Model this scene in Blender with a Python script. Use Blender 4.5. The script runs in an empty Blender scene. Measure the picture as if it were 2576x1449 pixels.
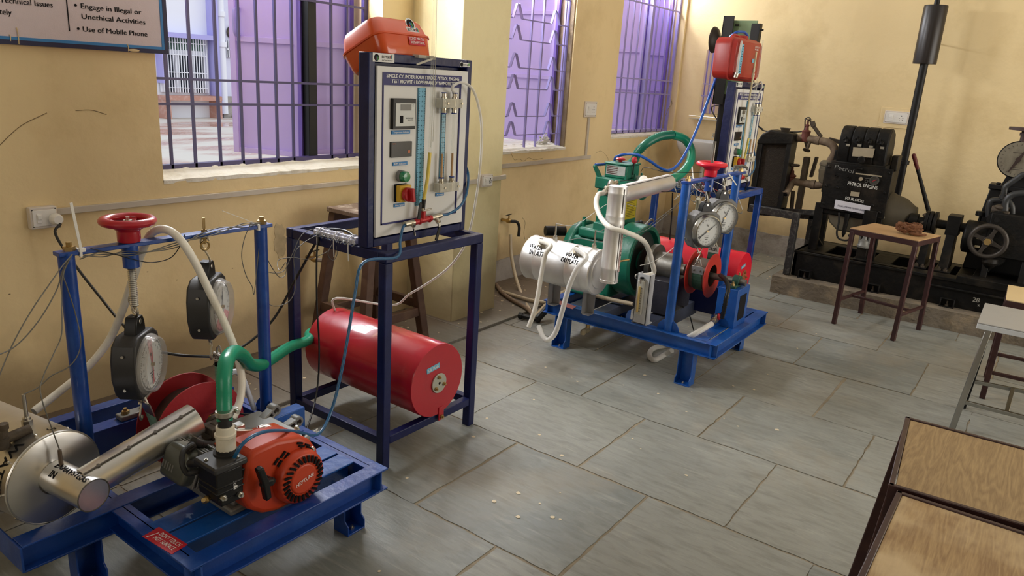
import bpy, bmesh, math, random
from mathutils import Vector, Matrix
random.seed(7)
SC = bpy.context.scene
COL = SC.collection
PI = math.pi

# ---------------------------------------------------------------- camera
FPX = 1859.49                      # focal length in pixels of the 2576 px wide frame
YAW, PITCH, ROLL = [math.radians(a) for a in (35.50314, 16.09855, 3.72228)]
EYE = Vector((0, 0, 1.5))
def cam_axes():
    cy, sy, cp, sp = math.cos(YAW), math.sin(YAW), math.cos(PITCH), math.sin(PITCH)
    f = Vector((cy * cp, sy * cp, -sp)); r = Vector((sy, -cy, 0)); u = r.cross(f)
    cr, sr = math.cos(ROLL), math.sin(ROLL)
    return cr * r + sr * u, -sr * r + cr * u, f
CR, CU, CF = cam_axes()
cam_d = bpy.data.cameras.new('camera'); cam = bpy.data.objects.new('camera', cam_d); COL.objects.link(cam)
cam_d.sensor_width = 36.0; cam_d.sensor_fit = 'HORIZONTAL'; cam_d.lens = FPX / 2576 * 36; cam_d.clip_start = 0.02; cam_d.clip_end = 200
cam.matrix_world = Matrix(((CR.x, CU.x, -CF.x, EYE.x), (CR.y, CU.y, -CF.y, EYE.y), (CR.z, CU.z, -CF.z, EYE.z), (0, 0, 0, 1)))
SC.camera = cam
def ray(px, py): return CR * ((px - 1288) / FPX) - CU * ((py - 724.5) / FPX) + CF
def at_y(px, py, y): d = ray(px, py); return EYE + d * (y / d.y)
def at_x(px, py, x): d = ray(px, py); return EYE + d * (x / d.x)
def at_z(px, py, z=0.0): d = ray(px, py); return EYE + d * ((z - EYE.z) / d.z)

# ---------------------------------------------------------------- sky, daylight, exposure
SC.view_settings.view_transform = 'Standard'; SC.view_settings.look = 'None'
SC.view_settings.gamma = 1.0; SC.view_settings.use_curve_mapping = False
SC.view_settings.exposure = 0.0
wd = bpy.data.worlds.new('sky'); SC.world = wd; wd.use_nodes = True
bg = wd.node_tree.nodes['Background']; bg.inputs['Color'].default_value = (0.86, 0.92, 1.0, 1); bg.inputs['Strength'].default_value = 1.45
def area(name, loc, size, power, target, color=(1, 1, 1)):
    l = bpy.data.lights.new(name, 'AREA'); l.shape = 'RECTANGLE'; l.size, l.size_y = size; l.energy = power; l.color = color
    o = bpy.data.objects.new(name, l); COL.objects.link(o); o.location = loc
    o.rotation_euler = (Vector(target) - Vector(loc)).to_track_quat('-Z', 'Y').to_euler(); return o
# daylight entering the three windows of the left wall (soft overcast sky just outside the grilles)
area('daylight_window_one', (2.39, 3.345, 2.17), (1.25, .5), 105, (2.39, 0, 2.0), (0.93, 0.96, 1.0))
area('daylight_window_two', (4.62, 3.345, 2.29), (0.8, .3), 48, (4.62, 0, 2.1), (0.93, 0.96, 1.0))
area('daylight_window_three', (6.4, 3.345, 2.385), (1.15, .15), 34, (6.4, 0, 2.2), (0.93, 0.96, 1.0))
# added fill lamps, standing in for daylight from the unseen side of the room
area('fill_room_side', (5.2, -3.2, 1.35), (3.2, 2.3), 112, (5.2, 2.0, 0.9), (1.0, 0.97, 0.92))
area('fill_room_end', (-2.6, 0.3, 1.8), (2.4, 1.6), 24, (4, 1.6, 0.8), (1.0, 0.97, 0.92))
try:
    SC.cycles.use_denoising = True; SC.cycles.max_bounces = 8; SC.cycles.diffuse_bounces = 4; SC.cycles.glossy_bounces = 4
    SC.cycles.transmission_bounces = 8; SC.cycles.transparent_max_bounces = 12; SC.cycles.sample_clamp_indirect = 4.0
    SC.cycles.caustics_reflective = False; SC.cycles.caustics_refractive = False
except Exception: pass

# ---------------------------------------------------------------- materials
MATS = {}
def mat(name, col, rough=0.5, metal=0.0, var=0.12, scale=9.0, bump=0.0, bscale=60.0, dirt=None, dirt_amt=0.5, dirt_scale=3.0, spec=0.5, trans=0.0, alpha=1.0, coat=0.0, emit=0.0, ior=1.45):
    if name in MATS: return MATS[name]
    m = bpy.data.materials.new(name); m.use_nodes = True; nt = m.node_tree; N, L = nt.nodes, nt.links
    b = N['Principled BSDF']; b.inputs['Roughness'].default_value = rough; b.inputs['Metallic'].default_value = metal
    b.inputs['Specular IOR Level'].default_value = spec; b.inputs['Transmission Weight'].default_value = trans; b.inputs['Alpha'].default_value = alpha
    b.inputs['Coat Weight'].default_value = coat; b.inputs['IOR'].default_value = ior
    tc = N.new('ShaderNodeTexCoord'); src = tc.outputs['Object']
    base = None
    if var > 0:
        nz = N.new('ShaderNodeTexNoise'); nz.inputs['Scale'].default_value = scale; nz.inputs['Detail'].default_value = 5; L.new(src, nz.inputs['Vector'])
        mx = N.new('ShaderNodeMix'); mx.data_type = 'RGBA'
        mx.inputs['A'].default_value = (*[max(0, c * (1 - var)) for c in col], 1); mx.inputs['B'].default_value = (*[min(1, c * (1 + var)) for c in col], 1)
        L.new(nz.outputs['Fac'], mx.inputs['Factor']); base = mx.outputs['Result']
    if dirt:
        nz = N.new('ShaderNodeTexNoise'); nz.inputs['Scale'].default_value = dirt_scale; nz.inputs['Detail'].default_value = 8; nz.inputs['Roughness'].default_value = 0.65; L.new(src, nz.inputs['Vector'])
        rp = N.new('ShaderNodeValToRGB'); rp.color_ramp.elements[0].position = 0.5; rp.color_ramp.elements[1].position = 0.72
        rp.color_ramp.elements[0].color = (0, 0, 0, 1); rp.color_ramp.elements[1].color = (dirt_amt,) * 3 + (1,); L.new(nz.outputs['Fac'], rp.inputs['Fac'])
        mx = N.new('ShaderNodeMix'); mx.data_type = 'RGBA'; mx.inputs['A'].default_value = (*col, 1); mx.inputs['B'].default_value = (*dirt, 1)
        if base: L.new(base, mx.inputs['A'])
        L.new(rp.outputs['Color'], mx.inputs['Factor']); base = mx.outputs['Result']
    if base: L.new(base, b.inputs['Base Color'])
    else: b.inputs['Base Color'].default_value = (*col, 1)
    if bump > 0:
        nz = N.new('ShaderNodeTexNoise'); nz.inputs['Scale'].default_value = bscale; nz.inputs['Detail'].default_value = 6; L.new(src, nz.inputs['Vector'])
        bp = N.new('ShaderNodeBump'); bp.inputs['Strength'].default_value = bump; bp.inputs['Distance'].default_value = 0.01
        L.new(nz.outputs['Fac'], bp.inputs['Height']); L.new(bp.outputs['Normal'], b.inputs['Normal'])
    if emit > 0:
        b.inputs['Emission Color'].default_value = (*col, 1); b.inputs['Emission Strength'].default_value = emit
    MATS[name] = m; return m

def clear(name, col, opacity, rough=0.1):
    m = bpy.data.materials.new(name); m.use_nodes = True; N, L = m.node_tree.nodes, m.node_tree.links; b = N['Principled BSDF']; b.inputs['Base Color'].default_value = (*col, 1); b.inputs['Roughness'].default_value = rough
    t = N.new('ShaderNodeBsdfTransparent'); t.inputs['Color'].default_value = (*[min(1, .5 + c * .55) for c in col], 1); f = N.new('ShaderNodeLayerWeight'); f.inputs['Blend'].default_value = 0.25
    a = N.new('ShaderNodeMath'); a.operation = 'MULTIPLY_ADD'; L.new(f.outputs['Facing'], a.inputs[0]); a.inputs[1].default_value = min(.7, opacity * 2.0); a.inputs[2].default_value = opacity; a.use_clamp = True
    x = N.new('ShaderNodeMixShader'); L.new(a.outputs[0], x.inputs[0]); L.new(t.outputs[0], x.inputs[1]); L.new(b.outputs[0], x.inputs[2]); L.new(x.outputs[0], N['Material Output'].inputs['Surface']); MATS[name] = m; return m

def stain_wall(name, col, zdirt=0.25):
    """cream distemper: large mottling, fine plaster bump, grime band above the floor and a grey damp patch"""
    m = mat(name, col, 0.75, 0, 0.10, 1.3, 0.35, 16.0, (col[0] * .62, col[1] * .55, col[2] * .42), 0.35, 2.2, spec=0.25)
    nt = m.node_tree; N, L = nt.nodes, nt.links; b = N['Principled BSDF']
    cur = b.inputs['Base Color'].links[0].from_socket
    g = N.new('ShaderNodeNewGeometry'); sp = N.new('ShaderNodeSeparateXYZ'); L.new(g.outputs['Position'], sp.inputs[0])
    nz = N.new('ShaderNodeTexNoise'); nz.inputs['Scale'].default_value = 4; nz.inputs['Detail'].default_value = 8; L.new(g.outputs['Position'], nz.inputs['Vector'])
    ad = N.new('ShaderNodeMath'); ad.operation = 'MULTIPLY_ADD'; L.new(nz.outputs['Fac'], ad.inputs[0]); ad.inputs[1].default_value = -zdirt * 1.6; L.new(sp.outputs['Z'], ad.inputs[2])
    rp = N.new('ShaderNodeValToRGB'); rp.color_ramp.elements[0].position = 0.0; rp.color_ramp.elements[1].position = max(0.02, zdirt * .7)
    rp.color_ramp.elements[0].color = (0.55,) * 3 + (1,); rp.color_ramp.elements[1].color = (0, 0, 0, 1); L.new(ad.outputs[0], rp.inputs['Fac'])
    mx = N.new('ShaderNodeMix'); mx.data_type = 'RGBA'; L.new(rp.outputs['Color'], mx.inputs['Factor']); L.new(cur, mx.inputs['A']); mx.inputs['B'].default_value = (0.22, 0.16, 0.10, 1)
    L.new(mx.outputs['Result'], b.inputs['Base Color']); return m

WALL = stain_wall('cream_wall_paint', (0.80, 0.635, 0.36))
PIER = stain_wall('greenish_cream_paint', (0.80, 0.70, 0.42))
GREYCEM = mat('grey_cement', (0.36, 0.33, 0.30), 0.9, 0, 0.2, 6, 0.6, 30, (0.12, 0.09, 0.06), 0.8, 7)
BROKEN = mat('broken_plaster', (0.40, 0.33, 0.24), 0.95, 0, 0.3, 20, 1.0, 50, (0.16, 0.11, 0.07), 0.8, 12)
WHITEW = mat('pale_plaster', (0.80, 0.77, 0.68), 0.85, 0, 0.1, 10, 0.6, 40, (0.45, 0.38, 0.25), 0.5, 12)  # pale rough plaster of the window sills
CEIL = mat('ceiling_paint', (0.82, 0.80, 0.74), 0.9, 0, 0.05, 3)
BLUE = mat('blue_enamel', (0.004, 0.045, 0.26), 0.36, 0, 0.25, 14, 0.15, 40, (0.035, 0.12, 0.42), 0.5, 9, coat=0.3)
NAVY = mat('navy_enamel', (0.004, 0.008, 0.062), 0.38, 0, 0.25, 12, 0.12, 40, (0.012, 0.025, 0.15), 0.4, 7, spec=0.4)
BRIGHTBLUE = mat('bright_blue_enamel', (0.004, 0.075, 0.34), 0.38, 0, 0.25, 14, 0.15, 40, (0.04, 0.15, 0.45), 0.5, 9, coat=0.3)
PURPLE = mat('backlit_grille_paint', (0.055, 0.042, 0.14), 0.4, 0, 0.2, 20)  # unused darker copy of the bar paint, backlight shade in its colour
BARLIT = mat('lit_bar_paint', (0.30, 0.26, 0.58), 0.4, 0, 0.15, 20)  # same paint as window one's bars, front light put into the lilac tone
LAV = mat('lavender_shutter_paint', (0.53, 0.42, 0.80), 0.4, 0, 0.06, 5, 0.15, 6)
LAVD = mat('deep_violet_paint', (0.17, 0.11, 0.45), 0.4, 0, 0.1, 8)
RED = mat('red_enamel', (0.40, 0.010, 0.022), 0.30, 0, 0.12, 5, 0.06, 20, (0.30, 0.010, 0.02), 0.5, 6, coat=0.3)
BRIGHTRED = mat('bright_red_enamel', (0.70, 0.014, 0.035), 0.35, 0, 0.1, 5)
DULLRED = mat('red_oxide_enamel', (0.33, 0.015, 0.022), 0.45, 0, 0.2, 9, 0.1, 40)
TANKRED = mat('tank_red_enamel', (0.36, 0.020, 0.014), 0.35, 0, 0.12, 6)
ORANGE = mat('orange_enamel', (0.62, 0.075, 0.012), 0.25, 0, 0.08, 4, coat=0.5)
ORANGE2 = mat('orange_red_plastic', (0.50, 0.05, 0.014), 0.38, 0, 0.08, 4)
GREEN = mat('engine_green_enamel', (0.010, 0.16, 0.10), 0.38, 0, 0.25, 9, 0.15, 30, (0.006, 0.05, 0.035), 0.6, 6)
DGREEN = mat('dark_green_enamel', (0.010, 0.06, 0.04), 0.45, 0, 0.2, 9)
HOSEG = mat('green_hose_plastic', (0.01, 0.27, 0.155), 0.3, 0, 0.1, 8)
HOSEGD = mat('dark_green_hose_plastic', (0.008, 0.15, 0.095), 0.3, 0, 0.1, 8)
HOSEGP = mat('pale_green_hose_plastic', (0.12, 0.42, 0.29), 0.35, 0, 0.15, 8)
HOSEW = mat('milky_white_hose', (0.82, 0.79, 0.71), 0.4, 0, 0.1, 12, dirt=(0.45, 0.38, 0.26), dirt_amt=0.5, dirt_scale=9)
HOSEC = clear('clear_cloudy_hose', (0.80, 0.78, 0.74), 0.50, 0.2)
HOSEY = mat('yellowed_hose', (0.60, 0.50, 0.36), 0.4, 0, 0.15, 12)
TUBEB = mat('blue_pneumatic_tube', (0.01, 0.10, 0.24), 0.25, 0, 0.1, 9, coat=0.3)
TUBEB2 = mat('bright_blue_tube', (0.01, 0.085, 0.40), 0.3, 0, 0.1, 9)
BLACK = mat('black_paint', (0.007, 0.007, 0.0075), 0.45, 0, 0.3, 12, spec=0.3)
MACHINE = mat('dusty_black_machine_paint', (0.006, 0.0058, 0.0056), 0.5, 0, 0.3, 10, 0.25, 40, (0.085, 0.066, 0.045), 0.30, 6, spec=0.22)
MACHINE2 = mat('bare_grimy_iron', (0.07, 0.055, 0.04), 0.6, 0.3, 0.35, 14, 0.3, 60, (0.16, 0.12, 0.08), 0.6, 8)
ALLOY = mat('dirty_alloy', (0.15, 0.13, 0.09), 0.55, 0.3, 0.2, 10, 0.15, 30, (0.10, 0.08, 0.05), 0.7, 6)
PIPEB = mat('brown_dusty_pipe', (0.15, 0.105, 0.07), 0.75, 0, 0.3, 12, 0.3, 50, (0.30, 0.24, 0.17), 0.6, 10)
REDPIPE = mat('faded_red_valve', (0.13, 0.035, 0.026), 0.6, 0, 0.3, 12)
RUBBER = mat('black_rubber', (0.015, 0.015, 0.016), 0.6, 0, 0.2, 12)
CABLE = mat('black_cable', (0.01, 0.01, 0.011), 0.4, 0, 0)
GALV = mat('galvanised_sheet', (0.72, 0.71, 0.69), 0.30, 0.95, 0.12, 7, 0.05, 12, (0.46, 0.46, 0.45), 0.5, 4)
GALV2 = mat('dull_aluminium_sheet', (0.74, 0.73, 0.71), 0.46, 0.85, 0.12, 6, 0.25, 9, (0.56, 0.55, 0.53), 0.5, 5)
STEEL = mat('zinc_steel', (0.55, 0.53, 0.48), 0.32, 1.0, 0.15, 20)
IRON = mat('machined_iron', (0.20, 0.19, 0.17), 0.42, 0.9, 0.25, 14, 0.1, 60, (0.10, 0.08, 0.06), 0.5, 8)
BRASS = mat('brass', (0.45, 0.32, 0.14), 0.4, 1.0, 0.2, 20)
NICKEL = mat('nickel_fitting', (0.48, 0.44, 0.36), 0.3, 1.0, 0.1, 20)
CASTGREY = mat('cast_grey_alloy', (0.20, 0.20, 0.19), 0.5, 0.4, 0.2, 14)
HEADGREY = mat('olive_grey_casting', (0.085, 0.09, 0.075), 0.35, 0.3, 0.2, 10)
PLBLACK = mat('black_plastic', (0.008, 0.008, 0.0085), 0.38, 0, 0.15, 20, spec=0.35)
GAUGEGREY = mat('dark_grey_plastic', (0.028, 0.028, 0.029), 0.45, 0, 0.15, 20)
GAUGEGREY2 = mat('mid_grey_plastic', (0.13, 0.13, 0.13), 0.45, 0, 0.15, 20)
WHITE = mat('white_plastic', (0.78, 0.76, 0.72), 0.4, 0, 0.05, 10)
OFFWHITE = mat('off_white_pvc', (0.70, 0.66, 0.55), 0.5, 0, 0.15, 25, dirt=(0.4, 0.33, 0.22), dirt_amt=0.5, dirt_scale=20)
SWITCHW = mat('switch_white', (0.66, 0.60, 0.54), 0.4, 0, 0.06, 10)
TRUNK = mat('grey_white_trunking', (0.56, 0.50, 0.42), 0.5, 0, 0.12, 6, dirt=(0.36, 0.29, 0.19), dirt_amt=0.6, dirt_scale=5)
PAPER = mat('white_board_sheet', (0.70, 0.70, 0.69), 0.5, 0, 0.04, 4)
FLEX = mat('pinkish_flex_banner', (0.62, 0.53, 0.55), 0.5, 0, 0.05, 30, 0.1, 200)
INK = mat('black_ink', (0.006, 0.006, 0.008), 0.7, 0, 0, spec=0.2)
INKBLUE = mat('navy_print', (0.016, 0.016, 0.13), 0.5, 0, 0)
SKYBLUE = mat('light_blue_sticker', (0.16, 0.42, 0.60), 0.5, 0, 0.05, 10)
STICKBLUE = mat('blue_sticker', (0.03, 0.20, 0.48), 0.5, 0, 0)
STICKRED = mat('red_sticker', (0.50, 0.015, 0.03), 0.4, 0, 0.15, 10)
WHITEINK = mat('white_print', (0.80, 0.80, 0.80), 0.5, 0, 0)
CHALK = mat('white_chalk_paint', (0.70, 0.70, 0.66), 0.8, 0, 0.1, 30)
CREAMPLATE = mat('aged_cream_plate', (0.36, 0.31, 0.22), 0.6, 0, 0.2, 12)
DIAL = mat('dial_card', (0.66, 0.68, 0.66), 0.5, 0, 0.03, 10)
DIALPINK = mat('pink_dial_sector', (0.75, 0.33, 0.36), 0.5, 0, 0)
DIALGREEN = mat('mint_dial_sector', (0.45, 0.70, 0.62), 0.5, 0, 0)
REDINK = mat('red_pointer', (0.45, 0.02, 0.04), 0.5, 0, 0)
YELLOW = mat('yellow_plastic', (0.62, 0.36, 0.02), 0.4, 0, 0.05, 10)
LAMPGREEN = mat('green_lens', (0.01, 0.20, 0.07), 0.2, 0, 0, coat=0.5)
LCD = mat('lcd_glass', (0.13, 0.13, 0.12), 0.25, 0, 0)
CLEAR = clear('clear_acrylic', (0.85, 0.86, 0.84), 0.10)
FROST = clear('clear_plastic_block', (0.70, 0.68, 0.60), 0.42)
FUEL = mat('yellow_petrol', (0.72, 0.56, 0.10), 0.15, 0, 0)
AMBER = mat('amber_liquid', (0.48, 0.24, 0.06), 0.2, 0, 0)
WIRE = mat('grey_braided_wire', (0.17, 0.165, 0.15), 0.5, 0.3, 0.2, 60)
WIREW = mat('white_wire', (0.62, 0.60, 0.55), 0.5, 0, 0)
DARKWOOD = mat('dark_stained_wood', (0.075, 0.036, 0.022), 0.6, 0, 0.35, 12, 0.2, 40, (0.16, 0.10, 0.06), 0.5, 6)
BROWNSTEEL = mat('brown_painted_steel', (0.040, 0.014, 0.014), 0.4, 0, 0.25, 14, dirt=(0.11, 0.05, 0.035), dirt_amt=0.4, dirt_scale=16)
COIR = mat('brown_coir', (0.16, 0.065, 0.028), 0.95, 0, 0.5, 60, 0.8, 150)
CERAMIC = mat('white_ceramic', (0.72, 0.73, 0.74), 0.15, 0, 0)
MIRROR = mat('mirror_glass', (0.86, 0.86, 0.92), 0.03, 1.0, 0)
GREENB = mat('pale_green_board', (0.19, 0.28, 0.15), 0.6, 0, 0.15, 6, 0.1, 20)
GREYTOP = mat('grey_laminate', (0.33, 0.32, 0.30), 0.4, 0, 0.08, 12)
CREAMTOP = mat('cream_laminate', (0.66, 0.50, 0.27), 0.45, 0, 0.06, 6)
SATIN = mat('satin_steel', (0.34, 0.34, 0.32), 0.28, 1.0, 0.2, 12)
BELT = mat('pale_green_webbing', (0.20, 0.36, 0.26), 0.8, 0, 0.15, 40, 0.3, 200)
BELTD = mat('dark_green_webbing', (0.02, 0.06, 0.035), 0.8, 0, 0.15, 40, 0.3, 200)
YELLOWLBL = mat('yellow_label', (0.62, 0.50, 0.02), 0.5, 0, 0.05, 10)
PINKLBL = mat('pink_label_strip', (0.60, 0.42, 0.40), 0.5, 0, 0)
BLDG = mat('pale_lilac_render', (0.70, 0.70, 0.84), 0.9, 0, 0.08, 0.8, dirt=(0.50, 0.52, 0.66), dirt_amt=0.6, dirt_scale=1.2)
BLDGW = mat('white_render', (0.82, 0.83, 0.88), 0.9, 0, 0.05, 1)
BLDGB = mat('lilac_band', (0.42, 0.40, 0.75), 0.8, 0, 0.08, 2)
BRICKR = mat('red_plinth_tile', (0.50, 0.26, 0.20), 0.7, 0, 0.2, 2, dirt=(0.7, 0.6, 0.55), dirt_amt=0.5, dirt_scale=6)
GLASSD = mat('dark_window_glass', (0.03, 0.035, 0.05), 0.5, 0, 0.2, 3, spec=0.15)
GLASSG = mat('green_window_glass', (0.10, 0.18, 0.14), 0.5, 0, 0.2, 3, spec=0.15)

def wood(name, light, dark, scale=1.0, wear=None):
    m = bpy.data.materials.new(name); m.use_nodes = True; N, L = m.node_tree.nodes, m.node_tree.links; b = N['Principled BSDF']; b.inputs['Roughness'].default_value = 0.42
    tc = N.new('ShaderNodeTexCoord'); mp = N.new('ShaderNodeMapping'); L.new(tc.outputs['Object'], mp.inputs[0]); mp.inputs['Scale'].default_value = (0.9 * scale, 7.5 * scale, 1)
    n1 = N.new('ShaderNodeTexNoise'); n1.inputs['Scale'].default_value = 2.2; n1.inputs['Detail'].default_value = 3; n1.inputs['Distortion'].default_value = 0.25; L.new(mp.outputs[0], n1.inputs['Vector'])
    ml = N.new('ShaderNodeMath'); ml.operation = 'MULTIPLY'; ml.inputs[1].default_value = 13; L.new(n1.outputs['Fac'], ml.inputs[0])
    fr = N.new('ShaderNodeMath'); fr.operation = 'PINGPONG'; fr.inputs[1].default_value = 0.5; L.new(ml.outputs[0], fr.inputs[0])
    n2 = N.new('ShaderNodeTexNoise'); n2.inputs['Scale'].default_value = 30; n2.inputs['Detail'].default_value = 6
    mp2 = N.new('ShaderNodeMapping'); mp2.inputs['Scale'].default_value = (1, 14, 1); L.new(tc.outputs['Object'], mp2.inputs[0]); L.new(mp2.outputs[0], n2.inputs['Vector'])
    av = N.new('ShaderNodeMath'); av.operation = 'MULTIPLY_ADD'; L.new(fr.outputs[0], av.inputs[0]); av.inputs[1].default_value = 0.9; L.new(n2.outputs['Fac'], av.inputs[2])
    rp = N.new('ShaderNodeValToRGB'); e = rp.color_ramp.elements; e[0].position = 0.35; e[0].color = (*light, 1); e[1].position = 1.05; e[1].color = (*dark, 1); L.new(av.outputs[0], rp.inputs['Fac'])
    out = rp.outputs['Color']
    if wear:
        n3 = N.new('ShaderNodeTexNoise'); n3.inputs['Scale'].default_value = 5; n3.inputs['Detail'].default_value = 6; L.new(tc.outputs['Object'], n3.inputs['Vector'])
        r3 = N.new('ShaderNodeValToRGB'); r3.color_ramp.elements[0].position = 0.5; r3.color_ramp.elements[1].position = 0.66; L.new(n3.outputs['Fac'], r3.inputs['Fac'])
        mm = N.new('ShaderNodeMath'); mm.operation = 'MULTIPLY'; mm.inputs[1].default_value = 0.75; L.new(r3.outputs['Color'], mm.inputs[0])
        mx = N.new('ShaderNodeMix'); mx.data_type = 'RGBA'; L.new(mm.outputs[0], mx.inputs['Factor']); L.new(out, mx.inputs['A']); mx.inputs['B'].default_value = (*wear, 1); out = mx.outputs['Result']
    L.new(out, b.inputs['Base Color']); return m
LAMWOOD = wood('teak_laminate', (0.40, 0.27, 0.125), (0.25, 0.155, 0.068))
LAMWORN = wood('worn_teak_laminate', (0.44, 0.29, 0.13), (0.27, 0.155, 0.065), wear=(0.62, 0.47, 0.27))
LAMTAN = mat('tan_laminate', (0.47, 0.29, 0.14), 0.35, 0, 0.08, 10)

def slate():
    m = bpy.data.materials.new('grey_green_slate'); m.use_nodes = True; N, L = m.node_tree.nodes, m.node_tree.links; b = N['Principled BSDF']
    g = N.new('ShaderNodeNewGeometry'); tc = N.new('ShaderNodeTexCoord')
    rp = N.new('ShaderNodeValToRGB'); e = rp.color_ramp.elements; e[0].color = (0.185, 0.20, 0.19, 1); e[1].color = (0.255, 0.255, 0.225, 1); L.new(g.outputs['Random Per Island'], rp.inputs['Fac'])
    def noise(sc, mpv, det=7):
        mp = N.new('ShaderNodeMapping'); mp.inputs['Scale'].default_value = mpv; L.new(tc.outputs['Object'], mp.inputs[0])
        n = N.new('ShaderNodeTexNoise'); n.inputs['Scale'].default_value = sc; n.inputs['Detail'].default_value = det; n.inputs['Roughness'].default_value = 0.62; n.inputs['Distortion'].default_value = 0.4; L.new(mp.outputs[0], n.inputs['Vector']); return n
    n1 = noise(2.3, (1.8, 1, 1)); n2 = noise(9, (4, 1, 1)); n3 = noise(1.1, (1, 1, 1), 8)
    def mixc(fac_out, lo, hi, colr, amt, cur):
        r = N.new('ShaderNodeValToRGB'); r.color_ramp.elements[0].position = lo; r.color_ramp.elements[1].position = hi; r.color_ramp.elements[0].color = (0, 0, 0, 1); r.color_ramp.elements[1].color = (amt,) * 3 + (1,)
        L.new(fac_out, r.inputs['Fac']); x = N.new('ShaderNodeMix'); x.data_type = 'RGBA'; L.new(r.outputs['Color'], x.inputs['Factor']); L.new(cur, x.inputs['A']); x.inputs['B'].default_value = (*colr, 1); return x.outputs['Result']
    c = rp.outputs['Color']; n4 = noise(5, (9, 1.2, 1), 9); c = mixc(n1.outputs['Fac'], 0.4, 0.75, (0.32, 0.325, 0.295), 0.7, c); c = mixc(n2.outputs['Fac'], 0.45, 0.75, (0.12, 0.12, 0.105), 0.6, c); c = mixc(n4.outputs['Fac'], 0.55, 0.75, (0.40, 0.39, 0.34), 0.5, c); c = mixc(n3.outputs['Fac'], 0.52, 0.72, (0.30, 0.24, 0.16), 0.5, c)
    # brown grime by the left wall
    sp = N.new('ShaderNodeSeparateXYZ'); L.new(g.outputs['Position'], sp.inputs[0]); ad = N.new('ShaderNodeMath'); ad.operation = 'MULTIPLY_ADD'; L.new(n3.outputs['Fac'], ad.inputs[0]); ad.inputs[1].default_value = 0.7; L.new(sp.outputs['Y'], ad.inputs[2])
    mr = N.new('ShaderNodeMapRange'); mr.inputs['From Min'].default_value = 2.55; mr.inputs['From Max'].default_value = 3.25; L.new(ad.outputs[0], mr.inputs['Value']); mu = N.new('ShaderNodeMath'); mu.operation = 'MULTIPLY'; mu.inputs[1].default_value = 0.8; L.new(mr.outputs[0], mu.inputs[0])
    x = N.new('ShaderNodeMix'); x.data_type = 'RGBA'; L.new(mu.outputs[0], x.inputs['Factor']); L.new(c, x.inputs['A']); x.inputs['B'].default_value = (0.125, 0.082, 0.052, 1); c = x.outputs['Result']
    L.new(c, b.inputs['Base Color'])
    rr = N.new('ShaderNodeMapRange'); rr.inputs['To Min'].default_value = 0.38; rr.inputs['To Max'].default_value = 0.62; L.new(n1.outputs['Fac'], rr.inputs['Value']); L.new(rr.outputs[0], b.inputs['Roughness'])
    bp = N.new('ShaderNodeBump'); bp.inputs['Strength'].default_value = 0.35; bp.inputs['Distance'].default_value = 0.006; L.new(n2.outputs['Fac'], bp.inputs['Height']); L.new(bp.outputs['Normal'], b.inputs['Normal'])
    return m
SLATE = slate()
GROUT = mat('dirty_joint', (0.27, 0.225, 0.16), 0.95, 0, 0.4, 14, 0.5, 60)

def paving():
    m = bpy.data.materials.new('wet_red_paving'); m.use_nodes = True; N, L = m.node_tree.nodes, m.node_tree.links; b = N['Principled BSDF']
    tc = N.new('ShaderNodeTexCoord'); br = N.new('ShaderNodeTexBrick'); L.new(tc.outputs['Object'], br.inputs['Vector']); br.inputs['Scale'].default_value = 3.0; br.inputs['Color1'].default_value = (0.42, 0.20, 0.15, 1); br.inputs['Color2'].default_value = (0.52, 0.30, 0.24, 1); br.inputs['Mortar'].default_value = (0.55, 0.48, 0.42, 1); br.inputs['Mortar Size'].default_value = 0.03
    nz = N.new('ShaderNodeTexNoise'); nz.inputs['Scale'].default_value = 0.35; nz.inputs['Detail'].default_value = 7; mp = N.new('ShaderNodeMapping'); mp.inputs['Scale'].default_value = (1, 2.2, 1); L.new(tc.outputs['Object'], mp.inputs[0]); L.new(mp.outputs[0], nz.inputs['Vector'])
    rp = N.new('ShaderNodeValToRGB'); rp.color_ramp.elements[0].position = 0.45; rp.color_ramp.elements[1].position = 0.55; L.new(nz.outputs['Fac'], rp.inputs['Fac'])
    mx = N.new('ShaderNodeMix'); mx.data_type = 'RGBA'; L.new(rp.outputs['Color'], mx.inputs['Factor']); L.new(br.outputs['Color'], mx.inputs['A']); mx.inputs['B'].default_value = (0.60, 0.56, 0.50, 1); L.new(mx.outputs['Result'], b.inputs['Base Color'])
    mr = N.new('ShaderNodeMapRange'); mr.inputs['From Min'].default_value = 0.4; mr.inputs['From Max'].default_value = 0.56; mr.inputs['To Min'].default_value = 0.06; mr.inputs['To Max'].default_value = 0.7; L.new(nz.outputs['Fac'], mr.inputs['Value']); L.new(mr.outputs[0], b.inputs['Roughness']); return m
PAVING = paving()

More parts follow.
